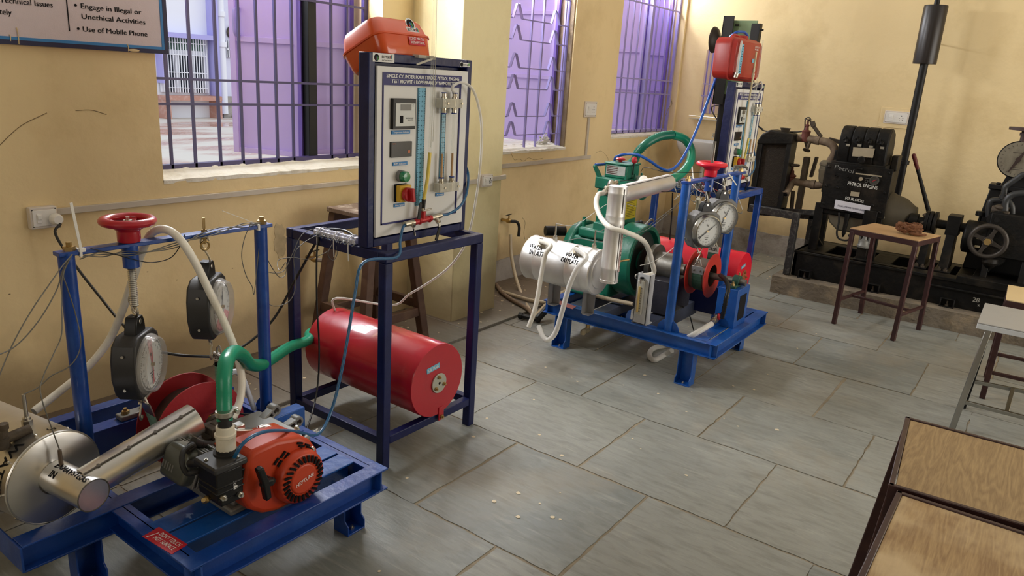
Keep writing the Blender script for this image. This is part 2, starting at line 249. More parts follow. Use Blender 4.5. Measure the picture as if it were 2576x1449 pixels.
# ---------------------------------------------------------------- mesh builder
def V(*a): return Vector(a)
def frame_of(axis, up=None):
    a = Vector(axis).normalized(); ref = Vector(up) if up else (V(0, 0, 1) if abs(a.z) < 0.95 else V(1, 0, 0))
    u = ref.cross(a)
    if u.length < 1e-6: u = V(1, 0, 0).cross(a)
    u.normalize(); return u, a.cross(u), a          # u, v, axis
FONTCACHE = {}
def glyphs(s, bold=0.0):
    k = (s, bold)
    if k not in FONTCACHE:
        cu = bpy.data.curves.new('lettering_curve', 'FONT'); cu.body = s; cu.resolution_u = 3; cu.offset = bold
        ob = bpy.data.objects.new('lettering_curve', cu); COL.objects.link(ob); dg = bpy.context.evaluated_depsgraph_get()
        me = bpy.data.meshes.new_from_object(ob.evaluated_get(dg)); vs = [v.co.copy() for v in me.vertices]; fs = [tuple(p.vertices) for p in me.polygons]
        bpy.data.objects.remove(ob); bpy.data.curves.remove(cu); bpy.data.meshes.remove(me)
        xs = [v.x for v in vs] or [0]; ys = [v.y for v in vs] or [0]
        FONTCACHE[k] = (vs, fs, min(xs), max(xs), min(ys), max(ys))
    return FONTCACHE[k]
class MB:
    def __init__(s): s.v = []; s.f = []; s.mi = []; s.m = 0
    def add(s, vs, fs):
        o = len(s.v); s.v += [Vector(p) for p in vs]; s.f += [tuple(i + o for i in f) for f in fs]; s.mi += [s.m] * len(fs); return s
    def box(s, a, b):
        x0, y0, z0 = a; x1, y1, z1 = b
        return s.add([(x0, y0, z0), (x1, y0, z0), (x1, y1, z0), (x0, y1, z0), (x0, y0, z1), (x1, y0, z1), (x1, y1, z1), (x0, y1, z1)],
                     [(0, 3, 2, 1), (4, 5, 6, 7), (0, 1, 5, 4), (1, 2, 6, 5), (2, 3, 7, 6), (3, 0, 4, 7)])
    def obox(s, c, size, u=(1, 0, 0), v=(0, 1, 0), w=None):
        c = Vector(c); u = Vector(u).normalized(); v = Vector(v).normalized(); w = Vector(w).normalized() if w else u.cross(v); h = [d / 2 for d in size]; P = []
        for z in (-1, 1):
            for x, y in ((-1, -1), (1, -1), (1, 1), (-1, 1)): P.append(c + u * h[0] * x + v * h[1] * y + w * h[2] * z)
        return s.add(P, [(0, 3, 2, 1), (4, 5, 6, 7), (0, 1, 5, 4), (1, 2, 6, 5), (2, 3, 7, 6), (3, 0, 4, 7)])
    def bar(s, p0, p1, w, h, up=(0, 0, 1)):
        p0, p1 = Vector(p0), Vector(p1); u, v, a = frame_of(p1 - p0, up); return s.obox((p0 + p1) / 2, (w, h, (p1 - p0).length), u, v, a)
    def cyl(s, p0, p1, r0, r1=None, n=24, caps=True):
        p0, p1 = Vector(p0), Vector(p1); r1 = r0 if r1 is None else r1; return s.lathe(p0, p1 - p0, [(r0, 0), (r1, (p1 - p0).length)], n, caps)
    def lathe(s, o, axis, prof, n=24, caps=True, up=None):
        o = Vector(o); u, v, a = frame_of(axis, up); P = []; F = []
        for r, t in prof:
            for k in range(n): an = 2 * PI * k / n; P.append(o + a * t + (u * math.cos(an) + v * math.sin(an)) * max(r, 1e-5))
        for i in range(len(prof) - 1):
            for k in range(n): k2 = (k + 1) % n; F.append((i * n + k, i * n + k2, (i + 1) * n + k2, (i + 1) * n + k))
        if caps: F.append(tuple(range(n - 1, -1, -1))); b = (len(prof) - 1) * n; F.append(tuple(range(b, b + n)))
        return s.add(P, F)
    def ring(s, o, axis, r_in, r_out, t, n=32):   # washer with thickness t
        return s.lathe(o, axis, [(r_in, 0), (r_out, 0), (r_out, t), (r_in, t), (r_in, 0)], n, False)
    def torus(s, o, axis, R, r, n=32, k=10, sz=1.0):
        return s.lathe(o, axis, [(R + r * math.cos(2 * PI * i / k), r * sz * math.sin(2 * PI * i / k)) for i in range(k + 1)], n, False)
    def sphere(s, c, r, sx=1, sy=1, sz=1, n=16, axis=(0, 0, 1)):
        i0 = len(s.v); h = n // 2; s.lathe(c, axis, [(r * math.sin(PI * i / h), -r * math.cos(PI * i / h)) for i in range(h + 1)], n, False)
        c = Vector(c)
        for i in range(i0, len(s.v)): d = s.v[i] - c; s.v[i] = c + V(d.x * sx, d.y * sy, d.z * sz)
        return s
    def tube(s, pts, r, n=8, smooth=True, sub=6, closed=False, rib=0.0, ribstep=None):
        pts = [Vector(p) for p in pts]
        if smooth and len(pts) > 2: pts = spline(pts, sub, closed)
        if ribstep:                                  # resample evenly so ribs read as a spiral
            pts = resample(pts, ribstep)
        m = len(pts); P = []; F = []; prev = None
        for i, p in enumerate(pts):
            if closed: t = pts[(i + 1) % m] - pts[i - 1]
            else: t = pts[min(i + 1, m - 1)] - pts[max(i - 1, 0)]
            t = t.normalized() if t.length > 1e-9 else V(0, 0, 1)
            if prev is None: u, v, _ = frame_of(t)
            else:
                u = prev - t * prev.dot(t)
                u = u.normalized() if u.length > 1e-6 else frame_of(t)[0]
                v = t.cross(u)
            prev = u; rr = r(i / (m - 1)) if callable(r) else r
            if rib: rr = rr * (1 + (rib if i % 2 else -rib))
            for k in range(n): a = 2 * PI * k / n; P.append(p + (u * math.cos(a) + v * math.sin(a)) * rr)
        for i in range(m if closed else m - 1):
            j = (i + 1) % m
            for k in range(n): k2 = (k + 1) % n; F.append((i * n + k, i * n + k2, j * n + k2, j * n + k))
        if not closed: F.append(tuple(range(n - 1, -1, -1))); b = (m - 1) * n; F.append(tuple(range(b, b + n)))
        return s.add(P, F)
    def prism(s, poly, o, u, v, w, t):            # 2-D outline in the (u,v) plane extruded by t along w
        o, u, v, w = Vector(o), Vector(u), Vector(v), Vector(w); n = len(poly); P = [o + u * x + v * y for x, y in poly] + [o + u * x + v * y + w * t for x, y in poly]
        F = [tuple(range(n - 1, -1, -1)), tuple(range(n, 2 * n))] + [(i, (i + 1) % n, (i + 1) % n + n, i + n) for i in range(n)]
        return s.add(P, F)
    def quad(s, a, b, c, d): return s.add([a, b, c, d], [(0, 1, 2, 3)])
    def hex(s, c, axis, r, h): return s.lathe(c, axis, [(r, 0), (r, h)], 6)
    def bolt(s, c, axis, r=0.008, h=0.006): return s.hex(c, axis, r, h).lathe(Vector(c) + Vector(axis).normalized() * h, axis, [(r * .5, 0), (r * .5, h)], 8)
    def text(s, t, o, u, v, h, width=None, bold=0.0, align='L', fn=None, lift=0.0006, jitter=0.0):
        """lettering with cap height h; o is the baseline start (or centre), u along, v up; fn maps (x, y) to a point instead"""
        o = Vector(o) if o is not None else None; u = Vector(u).normalized() if u else None; v = Vector(v).normalized() if v else None
        extra = bold; bold = 0.0; capH = glyphs('H', bold); sc = h / (capH[5] - capH[4]); vs, fs, x0, x1, y0, y1 = glyphs(t, bold); sx = sc
        if width: sx = width / max(1e-6, (x1 - x0))
        off = {'L': 0, 'C': -(x1 - x0) * sx / 2, 'R': -(x1 - x0) * sx}[align]; P = []
        for k in ((-1, 0, 1) if extra > .004 else (0,)):          # heavier strokes by doubling
            P = []
            for p in vs:
                x = (p.x - x0 + k * extra) * sx + off; y = (p.y + (0, 1, -1)[k] * extra * .5) * sc
                if jitter: y += jitter * math.sin(x * 90)
                P.append(fn(x, y) if fn else o + u * x + v * y + u.cross(v) * (lift + k * .00003))
            s.add(P, fs)
        return s
def spline(pts, sub=6, closed=False):
    n = len(pts); out = []
    for i in range(n if closed else n - 1):
        p0 = pts[(i - 1) % n] if (closed or i > 0) else pts[0] * 2 - pts[1]; p1 = pts[i]; p2 = pts[(i + 1) % n]; p3 = pts[(i + 2) % n] if (closed or i + 2 < n) else pts[-1] * 2 - pts[-2]
        for k in range(sub):
            t = k / sub; out.append(0.5 * ((2 * p1) + (p2 - p0) * t + (2 * p0 - 5 * p1 + 4 * p2 - p3) * t * t + (3 * p1 - p0 - 3 * p2 + p3) * t ** 3))
    if not closed: out.append(pts[-1].copy())
    return out
def resample(pts, step):
    out = [pts[0].copy()]; acc = 0.0
    for a, b in zip(pts, pts[1:]):
        L = (b - a).length; d = step - acc
        while d <= L and L > 0: out.append(a.lerp(b, d / L)); d += step
        acc = L - (d - step)
    out.append(pts[-1].copy()); return out
SPLIT = {'bolt', 'screw', 'stud', 'stretcher', 'support_leg', 'anchor_bolt', 'angle_member', 'louvre_slots', 'tie', 'bearing_seat', 'cross_member', 'saddle', 'sump_bolt', 'vent_slot', 'number_plate', 'spark_terminal', 'opening_slot', 'angle_frame', 'pipe_bracket'}
def clusters(mb):
    """separate pieces of a builder, pieces that touch kept together"""
    n = len(mb.v); par = list(range(n))
    def find(i):
        while par[i] != i: par[i] = par[par[i]]; i = par[i]
        return i
    for f in mb.f:
        r = find(f[0])
        for i in f[1:]: par[find(i)] = r
    box = {}
    for i, p in enumerate(mb.v):
        b = box.setdefault(find(i), [p.copy(), p.copy()])
        for k in range(3): b[0][k] = min(b[0][k], p[k]); b[1][k] = max(b[1][k], p[k])
    keys = list(box); grp = {k: k for k in keys}
    def g(k):
        while grp[k] != k: k = grp[k]
        return k
    for a, ka in enumerate(keys):
        for kb in keys[a + 1:]:
            A, B = box[ka], box[kb]
            if all(A[0][k] <= B[1][k] + .001 and B[0][k] <= A[1][k] + .001 for k in range(3)): grp[g(ka)] = g(kb)
    out = {}
    for f, m in zip(mb.f, mb.mi): out.setdefault(g(find(f[0])), []).append((f, m))
    res = []
    for fs in out.values():
        idx = sorted({i for f, _ in fs for i in f}); mp = {i: j for j, i in enumerate(idx)}; q = MB(); q.v = [mb.v[i] for i in idx]; q.f = [tuple(mp[i] for i in f) for f, _ in fs]; q.mi = [m for _, m in fs]; res.append(q)
    return res
def link(name, mb, mats, parent=None, bevel=0.0, angle=35, seg=2, recalc=True, whole=False):
    if name in SPLIT and parent is not None and not whole:
        qs = clusters(mb)
        if len(qs) > 1: return [link(name, q, mats, parent, bevel, angle, seg, recalc, True) for q in qs][0]
    me = bpy.data.meshes.new(name); me.from_pydata([tuple(p) for p in mb.v], [], mb.f)
    mats = mats if isinstance(mats, (list, tuple)) else [mats]
    for m in mats: me.materials.append(m)
    me.polygons.foreach_set('material_index', [min(i, len(mats) - 1) for i in mb.mi])
    if recalc:
        bm = bmesh.new(); bm.from_mesh(me); bmesh.ops.recalc_face_normals(bm, faces=bm.faces); bm.to_mesh(me); bm.free()
    me.polygons.foreach_set('use_smooth', [True] * len(me.polygons)); me.set_sharp_from_angle(angle=math.radians(angle)); me.update()
    o = bpy.data.objects.new(name, me); COL.objects.link(o)
    if bevel:
        b = o.modifiers.new('edges', 'BEVEL'); b.width = bevel; b.segments = seg; b.limit_method = 'ANGLE'; b.angle_limit = math.radians(40); b.harden_normals = False
    if parent is not None:
        o.parent = parent
        if parent.type == 'EMPTY': o.location = -parent.location
    return o
def thing(name, label, cat, loc=(0, 0, 0), group=None):
    o = bpy.data.objects.new(name, None); COL.objects.link(o); o.location = loc; o.empty_display_size = 0.05; o['label'] = label; o['category'] = cat
    if group: o['group'] = group
    return o
def solo(name, mb, mats, label, cat, group=None, **k):
    o = link(name, mb, mats, **k); o['label'] = label; o['category'] = cat
    if group: o['group'] = group
    return o
def struct(name, mb=None, mats=None, label=None, **k):
    o = link(name, mb, mats, **k) if mb else bpy.data.objects.new(name, None)
    if not mb: COL.objects.link(o)
    o['kind'] = 'structure'
    if label: o['label'] = label
    return o
def copy_tree(o, parent=None):
    c = o.copy(); COL.objects.link(c)
    if parent is not None: c.parent = parent
    for ch in list(o.children): copy_tree(ch, c)
    return c
# ================================================================ THE SETTING
YW, XB = 3.17, 7.05                     # inner faces of the window wall and of the far wall
XF, YR, ZC = -2.8, -3.4, 3.1
WIN = [(1.735, 3.05, 0.955, 2.45), (4.20, 5.05, 0.972, 2.45), (5.77, 7.02, 1.035, 2.45)]
# floor: two-foot slate slabs in staggered rows
mb = MB(); rows = [(-2.8, -2.0, .3), (-2.0, -1.38, .0), (-1.38, -.76, .3), (-.76, -.14, .05), (-.14, .48, .35), (.48, 1.1, .0), (1.1, 1.72, .0), (1.72, 2.35, .37), (2.35, 2.95, .07), (2.95, 3.55, .42), (3.55, 4.21, .085), (4.21, 4.85, .37), (4.85, 5.47, .05), (5.47, 6.1, .3), (6.1, 6.7, .0), (6.7, 7.05, .3)]
rnd = random.Random(3)
for x0, x1, y0 in rows:
    y = y0 - 0.612 * 7
    while y < YW + .2:
        g = lambda: rnd.uniform(0.0012, 0.0075)
        ya, yb = max(y, YR) + g(), min(y + 0.612, YW + .25) - g()
        if yb > ya + .03:
            xa, xb = x0 + g(), x1 - g(); n = 13; P = []                     # slightly chipped outlines
            j = lambda s: s + rnd.uniform(-.0034, .0034)
            P += [(j(xa), ya + (yb - ya) * k / n) for k in range(n)] + [(xa + (xb - xa) * k / n, j(yb)) for k in range(n)]
            P += [(j(xb), yb - (yb - ya) * k / n) for k in range(n)] + [(xb - (xb - xa) * k / n, j(ya)) for k in range(n)]
            mb.prism(P, (0, 0, -.03), (1, 0, 0), (0, 1, 0), (0, 0, 1), .03 + rnd.uniform(-.0012, .0012))
        y += 0.612
mb.m = 1; mb.box((XF, YR, -.06), (XB + .3, YW + .3, -.0028))
struct('floor', mb, [SLATE, GROUT], 'grey green slate slab floor with dirty joints')
# raised slab strip running along the foot of the window wall
mb = MB(); x = -0.6; rnd = random.Random(5)
while x < 7.0:
    w = rnd.uniform(.55, .72); mb.box((x + .003, 2.575 + .03 * max(0, x - 2.9) + rnd.uniform(-.006, .006), -.01), (min(x + w, 7.05), YW + .05, .017 + rnd.uniform(-.001, .001))); x += w
struct('trim_1', mb, SLATE, 'raised edge strip of brown dusty slabs', bevel=.004)
# window wall as panels round the three openings
mb = MB(); T = .30
xs = [XF] + [v for w in WIN for v in w[:2]] + [XB + .3]
for i in range(0, len(xs), 2): mb.box((xs[i], YW, -.05), (xs[i + 1], YW + T, ZC))
for x0, x1, z0, z1 in WIN: mb.box((x0, YW, -.05), (x1, YW + T, z0 - .012)); mb.box((x0, YW, z1), (x1, YW + T, ZC))
struct('wall_left', mb, WALL, 'cream window wall')
mb = MB(); mb.box((3.29, 2.79, -.02), (3.722, YW + .02, ZC)); struct('wall_pier', mb, PIER, 'greenish cream wall pier between the windows', bevel=.006)
mb = MB(); mb.box((XB, YR, -.05), (XB + .3, YW + T, ZC)); struct('wall_back', mb, WALL, 'cream far wall')
mb = MB(); mb.box((XF, YR, ZC), (XB + .3, YW + T, ZC + .15)); struct('ceiling', mb, CEIL)
mb = MB(); mb.box((XF - .2, YR, -.05), (XF, YW + T, ZC)); struct('wall_front', mb, WALL)
mb = MB(); mb.box((XF, YR - .2, -.05), (XB + .3, YR, ZC)); struct('wall_right', mb, WALL)
# cement skirting with a ragged top edge
def ragged(p0, d, n, h, t, out, seed):
    rn = random.Random(seed); mb = MB(); L = .16; p0 = Vector(p0); d = Vector(d); out = Vector(out); tops = [h + rn.uniform(-.016, .012) for _ in range(n + 1)]
    for i in range(n):
        a = p0 + d * (L * i); b = p0 + d * (L * (i + 1)); za, zb = V(0, 0, tops[i]), V(0, 0, tops[i + 1]); o = out * t
        mb.add([a, b, b + o, a + o, a + za, b + zb, b + o + zb, a + o + za], [(0, 3, 2, 1), (4, 5, 6, 7), (0, 1, 5, 4), (1, 2, 6, 5), (2, 3, 7, 6), (3, 0, 4, 7)])
    return mb
struct('baseboard_left', ragged((3.722, YW, 0), (1, 0, 0), 21, .185, .012, (0, -1, 0), 1), GREYCEM, 'chipped grey cement skirting')
struct('baseboard_back', ragged((XB, YW, 0), (0, -1, 0), 41, .205, .014, (-1, 0, 0), 2), GREYCEM, 'chipped grey cement skirting on the far wall')
# rough plastered sills
rn = random.Random(9)
for i, (x0, x1, z0, z1) in enumerate(WIN):
    mb = MB(); n = 26; f = [(x0 + (x1 - x0) * k / n, YW - rn.uniform(0, .006), z0 - rn.uniform(0, .006)) for k in range(n + 1)]; b = [(x0 + (x1 - x0) * k / n, YW + .135, z0 + .026 + rn.uniform(0, .004)) for k in range(n + 1)]
    o = [(p[0], YW + T + .03, z0 + .02) for p in b]; lo = [(p[0], p[1] + .001, z0 - .02) for p in f]
    for a, c in ((f, b), (b, o), (lo, f)):
        for k in range(n): mb.quad(a[k], a[k + 1], c[k + 1], c[k])
    for k in range(0, n, 3):                                     # lumps of mortar at the feet of the bars
        mb.sphere((x0 + (x1 - x0) * (k + .5) / n, YW + .12, z0 + .02), .014, 1.6, 1, .8, 8)
    struct('trim_%d' % (i + 2), mb, WHITEW, 'rough plaster sill')

# ---------------------------------------------------------------- windows: grille and steel shutters
BARSHADE = mat('backlit_bar_paint', (0.05, 0.038, 0.13), 0.4, 0, 0.15, 20)  # same paint as the other grilles, backlight shade put into the colour
def leaf(parent, hinge, free, z0, z1, rails, handle=None, name='shutter'):
    h, f = Vector((*hinge, 0)), Vector((*free, 0)); d = (f - h).normalized(); nrm = V(d.y, -d.x, 0)
    if nrm.x > 0 or abs(nrm.x) < .2 and nrm.y > 0: nrm = -nrm       # the side seen from the room
    mb = MB(); c = (h + f) / 2; L = (f - h).length; zc = (z0 + z1) / 2
    mb.obox(c + V(0, 0, zc), (L, z1 - z0, .003), d, (0, 0, 1))
    for p in (h + d * .017, f - d * .017): mb.obox(p + nrm * .012 + V(0, 0, zc), (.034, z1 - z0, .022), d, (0, 0, 1))
    for z in [z0 + .014, z1 - .014] + rails: mb.obox(c + nrm * .009 + V(0, 0, z), (L - .06, .028, .016), d, (0, 0, 1))
    o = link(name, mb, LAV, parent, bevel=.003)
    mb = MB(); mb.obox(h + d * .004 + nrm * .016 + V(0, 0, zc), (.02, z1 - z0, .03), d, (0, 0, 1)); e = link('hinge_stile', mb, LAVD, o); e.parent = o; e.location = (0, 0, 0)
    if handle:
        p = f - d * .055; a, b = handle; mb = MB(); mb.tube([p + nrm * .012 + V(0, 0, a), p + nrm * .055 + V(0, 0, a + .012), p + nrm * .06 + V(0, 0, (a + b) / 2), p + nrm * .055 + V(0, 0, b - .012), p + nrm * .012 + V(0, 0, b)], .009, 8)
        k = link('handle', mb, BARLIT, o); k.location = (0, 0, 0)
    return o
def window(n, frame, label): w = struct('window_%d' % n, label=label); return w
def rail(mb, xa, xb, z, y, t=.011): mb.box((xa, y - t / 2, z - t / 2), (xb, y + t / 2, z + t / 2))
# window one: plain bars
w = window(1, None, 'barred window with violet steel shutters, one leaf swung open'); x0, x1, z0, z1 = WIN[0]; y = YW + .13
mb = MB()
for x in (1.852, 1.971, 2.103, 2.228, 2.327, 2.435, 2.537, 2.795, 2.905): mb.box((x - .006, y - .006, z0 + .02), (x + .006, y + .006, z1))
for z in (1.385, 1.274, 1.80, 1.92): rail(mb, x0, x1, z, y - .008)
mb.box((x0, y - .006, z0 + .018), (x1, y + .03, z0 + .045)); mb.box((x1 - .028, y - .012, z0), (x1, y + .012, z1))
link('grille', mb, BARSHADE, w)
mb = MB(); mb.box((2.652, y + .012, z0), (2.708, y + .075, z1)); link('mullion', mb, BLACK, w, bevel=.003)
leaf(w, (2.662, 3.375), (2.485, 3.745), .985, 2.43, [1.592], (1.605, 1.745)); leaf(w, (3.03, 3.41), (2.735, 3.50), .985, 2.43, [1.592])
# window two: zigzag pattern grille
w = window(2, None, 'window with zigzag violet grille and open shutter'); x0, x1, z0, z1 = WIN[1]; y = YW + .06
mb = MB()
for x in (4.565, 4.71, 5.0): mb.box((x - .007, y - .004, z0), (x + .007, y + .010, z1))
mb.box((x1 - .02, y - .012, z0), (x1 - .006, y + .012, z1)); mb.box((x0 + .004, y - .012, z0), (x0 + .016, y + .012, z1))
for z in (1.076, 1.21, 1.403, 1.547, 1.735, 1.874, 2.06, 2.2):
    def zig(xc): return [(xc - .075, 0), (xc - .035, .095), (xc - .012, .095), (xc + .035, 0)]
    pts = [(x0 + .01, 0)] + zig(4.395) + [(4.565, 0), (4.71, 0)] + zig(4.87) + [(x1 - .01, 0)]
    for a, b in zip(pts, pts[1:]): mb.bar((a[0], y - .008, z + a[1]), (b[0], y - .008, z + b[1]), .006, .020, (0, 1, 0)) if a[1] != b[1] else mb.bar((a[0], y - .006, z + a[1]), (b[0], y - .006, z + b[1]), .008, .008)
link('grille', mb, BARLIT, w)
leaf(w, (5.022, 3.30), (4.95, 4.25), .99, 2.43, [1.492, 1.97])
mb = MB(); mb.box((5.038, YW + .012, z0), (5.052, YW + .28, z1)); link('jamb_liner', mb, mat('weathered_jamb', (0.25, 0.19, 0.13), .9, 0, .5, 14, .6, 40), w)
mb = MB(); rn = random.Random(4)                                  # crumpled white string left on the sill
for k in range(4): mb.tube([(4.86 + rn.uniform(-.07, .09), YW + .10 + rn.uniform(-.02, .02), .995 + abs(rn.gauss(0, .035))) for _ in range(7)], .004, 6)
solo('plastic_strap', mb, WIREW, 'crumpled white plastic strap on the sill of the zigzag window', 'strap')
# window three
w = window(3, None, 'barred corner window with open violet shutters'); x0, x1, z0, z1 = WIN[2]; y = YW + .07
mb = MB()
for k in range(10): x = 5.87 + k * .115; mb.box((x - .006, y - .006, z0), (x + .006, y + .006, z1))
for z in (1.405, 1.53, 2.17): rail(mb, x0, x1, z, y - .008)
mb.box((x0, y - .006, z0 + .018), (x1, y + .02, z0 + .04)); mb.box((x1 - .03, y - .012, z0), (x1, y + .012, z1))
link('grille', mb, BARLIT, w)
mb = MB(); mb.box((6.49, y + .015, z0), (6.53, y + .06, z1)); link('mullion', mb, BARLIT, w)
leaf(w, (6.50, 3.31), (6.42, 4.0), 1.05, 2.43, [1.44, 1.78]); leaf(w, (6.985, 3.30), (6.9, 4.0), 1.05, 2.43, [1.44, 1.78])

# ---------------------------------------------------------------- outside: courtyard and the block across it
mb = MB(); mb.box((-12, YW + T, -.3), (45, 40, 0.0)); struct('courtyard', mb, PAVING, 'wet red brick courtyard with puddles')
YB = 17.2
def R(px, py): return at_y(px, py, YB)
bld = thing('building', 'pale lilac building with barred window across the wet courtyard', 'building', (9.5, YB, 0))
mb = MB(); mb.box((-6, YB, 0), (R(540, 100).x, YB + 5, 7)); mb.m = 1
mb.box((R(540, 100).x, YB - .02, 0), (30, YB + 5, 7)); link('wall', mb, [BLDGW, BLDG], bld)
a, b = R(424, 84), R(524, 99); mb = MB()
mb.box((R(384, 150).x - 2, YB - .30, R(480, 98).z), (R(527, 90).x, YB, R(480, 86).z)); mb.box((R(524, 150).x, YB - .28, 0), (R(537, 150).x, YB, 7)); mb.box((R(392, 150).x, YB - .28, .8), (R(402, 150).x, YB, R(480, 86).z)); link('band', mb, BLDGB, bld)
mb = MB(); mb.box((R(398, 260).x, YB - .35, .0), (R(410, 260).x, YB, R(400, 240).z)); mb.box((R(526, 260).x, YB - .35, 0), (R(538, 260).x, YB, R(530, 240).z)); mb.box((R(397, 260).x, YB - .37, R(450, 250).z), (R(538, 260).x, YB, R(450, 239).z)); link('plinth_tiles', mb, BRICKR, bld)
mb = MB(); mb.box((R(555, 260).x, YB - .12, 0), (R(640, 260).x, YB, R(580, 242).z)); link('dado', mb, GREYCEM, bld)
wx0, wx1, wz0, wz1, wzm = R(404, 180).x, R(514, 180).x, R(450, 232).z, R(470, 95).z, R(450, 131).z
mb = MB(); mb.box((wx0, YB - .03, wz0), (wx1, YB, wzm)); mb.m = 1; mb.box((wx0, YB - .03, wzm), (wx1, YB, wz1)); wn = link('window', mb, [GLASSD, GLASSG], bld)
mb = MB(); n = 17
for k in range(n + 1): x = wx0 + (wx1 - wx0) * k / n; mb.box((x - .010, YB - .13, wz0), (x + .010, YB - .11, wz1))
for z in (wz0 + .1, wz0 + .45, wz0 + .85, wzm + .2): mb.box((wx0, YB - .135, z), (wx1, YB - .115, z + .018))
for x in (wx0, (wx0 * 2 + wx1) / 3, (wx0 + 2 * wx1) / 3, wx1): mb.box((x - .05, YB - .08, wz0), (x + .05, YB - .03, wzm))
mb.box((wx0, YB - .09, wzm - .05), (wx1, YB - .03, wzm + .05)); k = link('grille', mb, BLDGW, wn); k.location = (0, 0, 0)
sx0, sx1, sz0, sz1 = R(565, 124).x, R(592, 124).x, R(578, 145).z, R(578, 103).z
mb = MB(); mb.box((sx0, YB - .05, sz0), (sx1, YB, sz1)); vn = link('vent_window', mb, GLASSD, bld)
mb = MB()
for k in range(6): x = sx0 + (sx1 - sx0) * k / 5; mb.box((x - .01, YB - .1, sz0), (x + .01, YB - .06, sz1))
mb.box((sx0, YB - .1, (sz0 + sz1) / 2 - .02), (sx1, YB - .06, (sz0 + sz1) / 2 + .02)); k = link('grille', mb, BLDGW, vn); k.location = (0, 0, 0)
mb = MB(); c = R(582, 82); mb.torus(c - V(0, .05, 0), (0, 1, 0), .13, .035, 24, 8); mb.cyl(c - V(0, .08, 0), c, .07); mb.m = 1; mb.cyl(c - V(0, .03, 0), c, .14); link('exhaust_fan', mb, [MACHINE2, GLASSD], bld)
mb = MB(); p = R(553, 200).x; mb.cyl((p, YB - .12, .1), (p, YB - .12, 7), .10, n=14)
for z in (1.7, 2.4, 4.0): mb.cyl((p, YB - .12, z), (p, YB - .12, z + .12), .13, n=14)
link('drain_pipe', mb, BLDGW, bld)

# ---------------------------------------------------------------- on the walls
# notice board
zb, yb = 1.49, YW - .02
nb = thing('notice_board', 'pinkish notice banner with navy edge, black lettering on the window wall', 'notice board', (1.2, YW, zb))
mb = MB(); mb.box((.45, yb, zb), (1.785, YW - .002, 2.35)); link('panel', mb, FLEX, nb)
mb = MB(); mb.box((.45, yb - .003, zb), (1.785, yb, zb + .017)); mb.box((1.768, yb - .0035, zb + .0005), (1.7855, yb, 2.35)); link('navy_border', mb, mat('navy_border_print', (.010, .010, .05), .5, 0, 0), nb)
mb = MB(); mb.box((.45, yb - .002, zb + .017), (1.768, yb, zb + .028)); mb.box((1.757, yb - .0025, zb + .0175), (1.768, yb, 2.35)); link('blue_border', mb, STICKBLUE, nb)
mb = MB(); o = lambda px, py: at_y(px, py, yb - .001); S = dict(u=(1, 0, 0), v=(0, 0, 1))
def line(t, p, q, h, bold=.012): a, b = o(*p), o(*q); mb.text(t, a, (1, 0, 0), (0, 0, 1), h, abs(b.x - a.x), bold)
line('Engage in Illegal or', (204, 21), (356, 36), .0185); line('Unethical Activities', (206, 47), (366, 62), .0185); line('Use of Mobile Phone', (209, 79), (371, 94), .0185)
mb.text('any Technical Issues', o(133, 19), (1, 0, 0), (0, 0, 1), .0185, None, .012, 'R'); mb.text('immediately', o(30, 38), (1, 0, 0), (0, 0, 1), .0185, None, .012, 'R')
for p in ((190, 13), (197, 72)): c = o(*p); mb.cyl(c, c - V(0, .001, 0), .0048, n=14)
a = o(175, 78); mb.box((a.x - .0018, a.y - .001, a.z), (a.x + .0018, a.y, 1.95)); link('lettering', mb, INK, nb)
mb = MB()
for x, z, L in ((1.21, 1.50, .05), (1.184, 1.51, .015), (1.61, 1.50, .02)): mb.tube([(x, yb - .003, z + L), (x + .002, yb - .004, z + L * .4), (x + .001, yb - .003, z - .008)], .0016, 6)
mb.sphere((1.635, yb - .003, 1.497), .016, 1.5, .12, .35, 12); link('paint_drip', mb, CREAMTOP, nb)

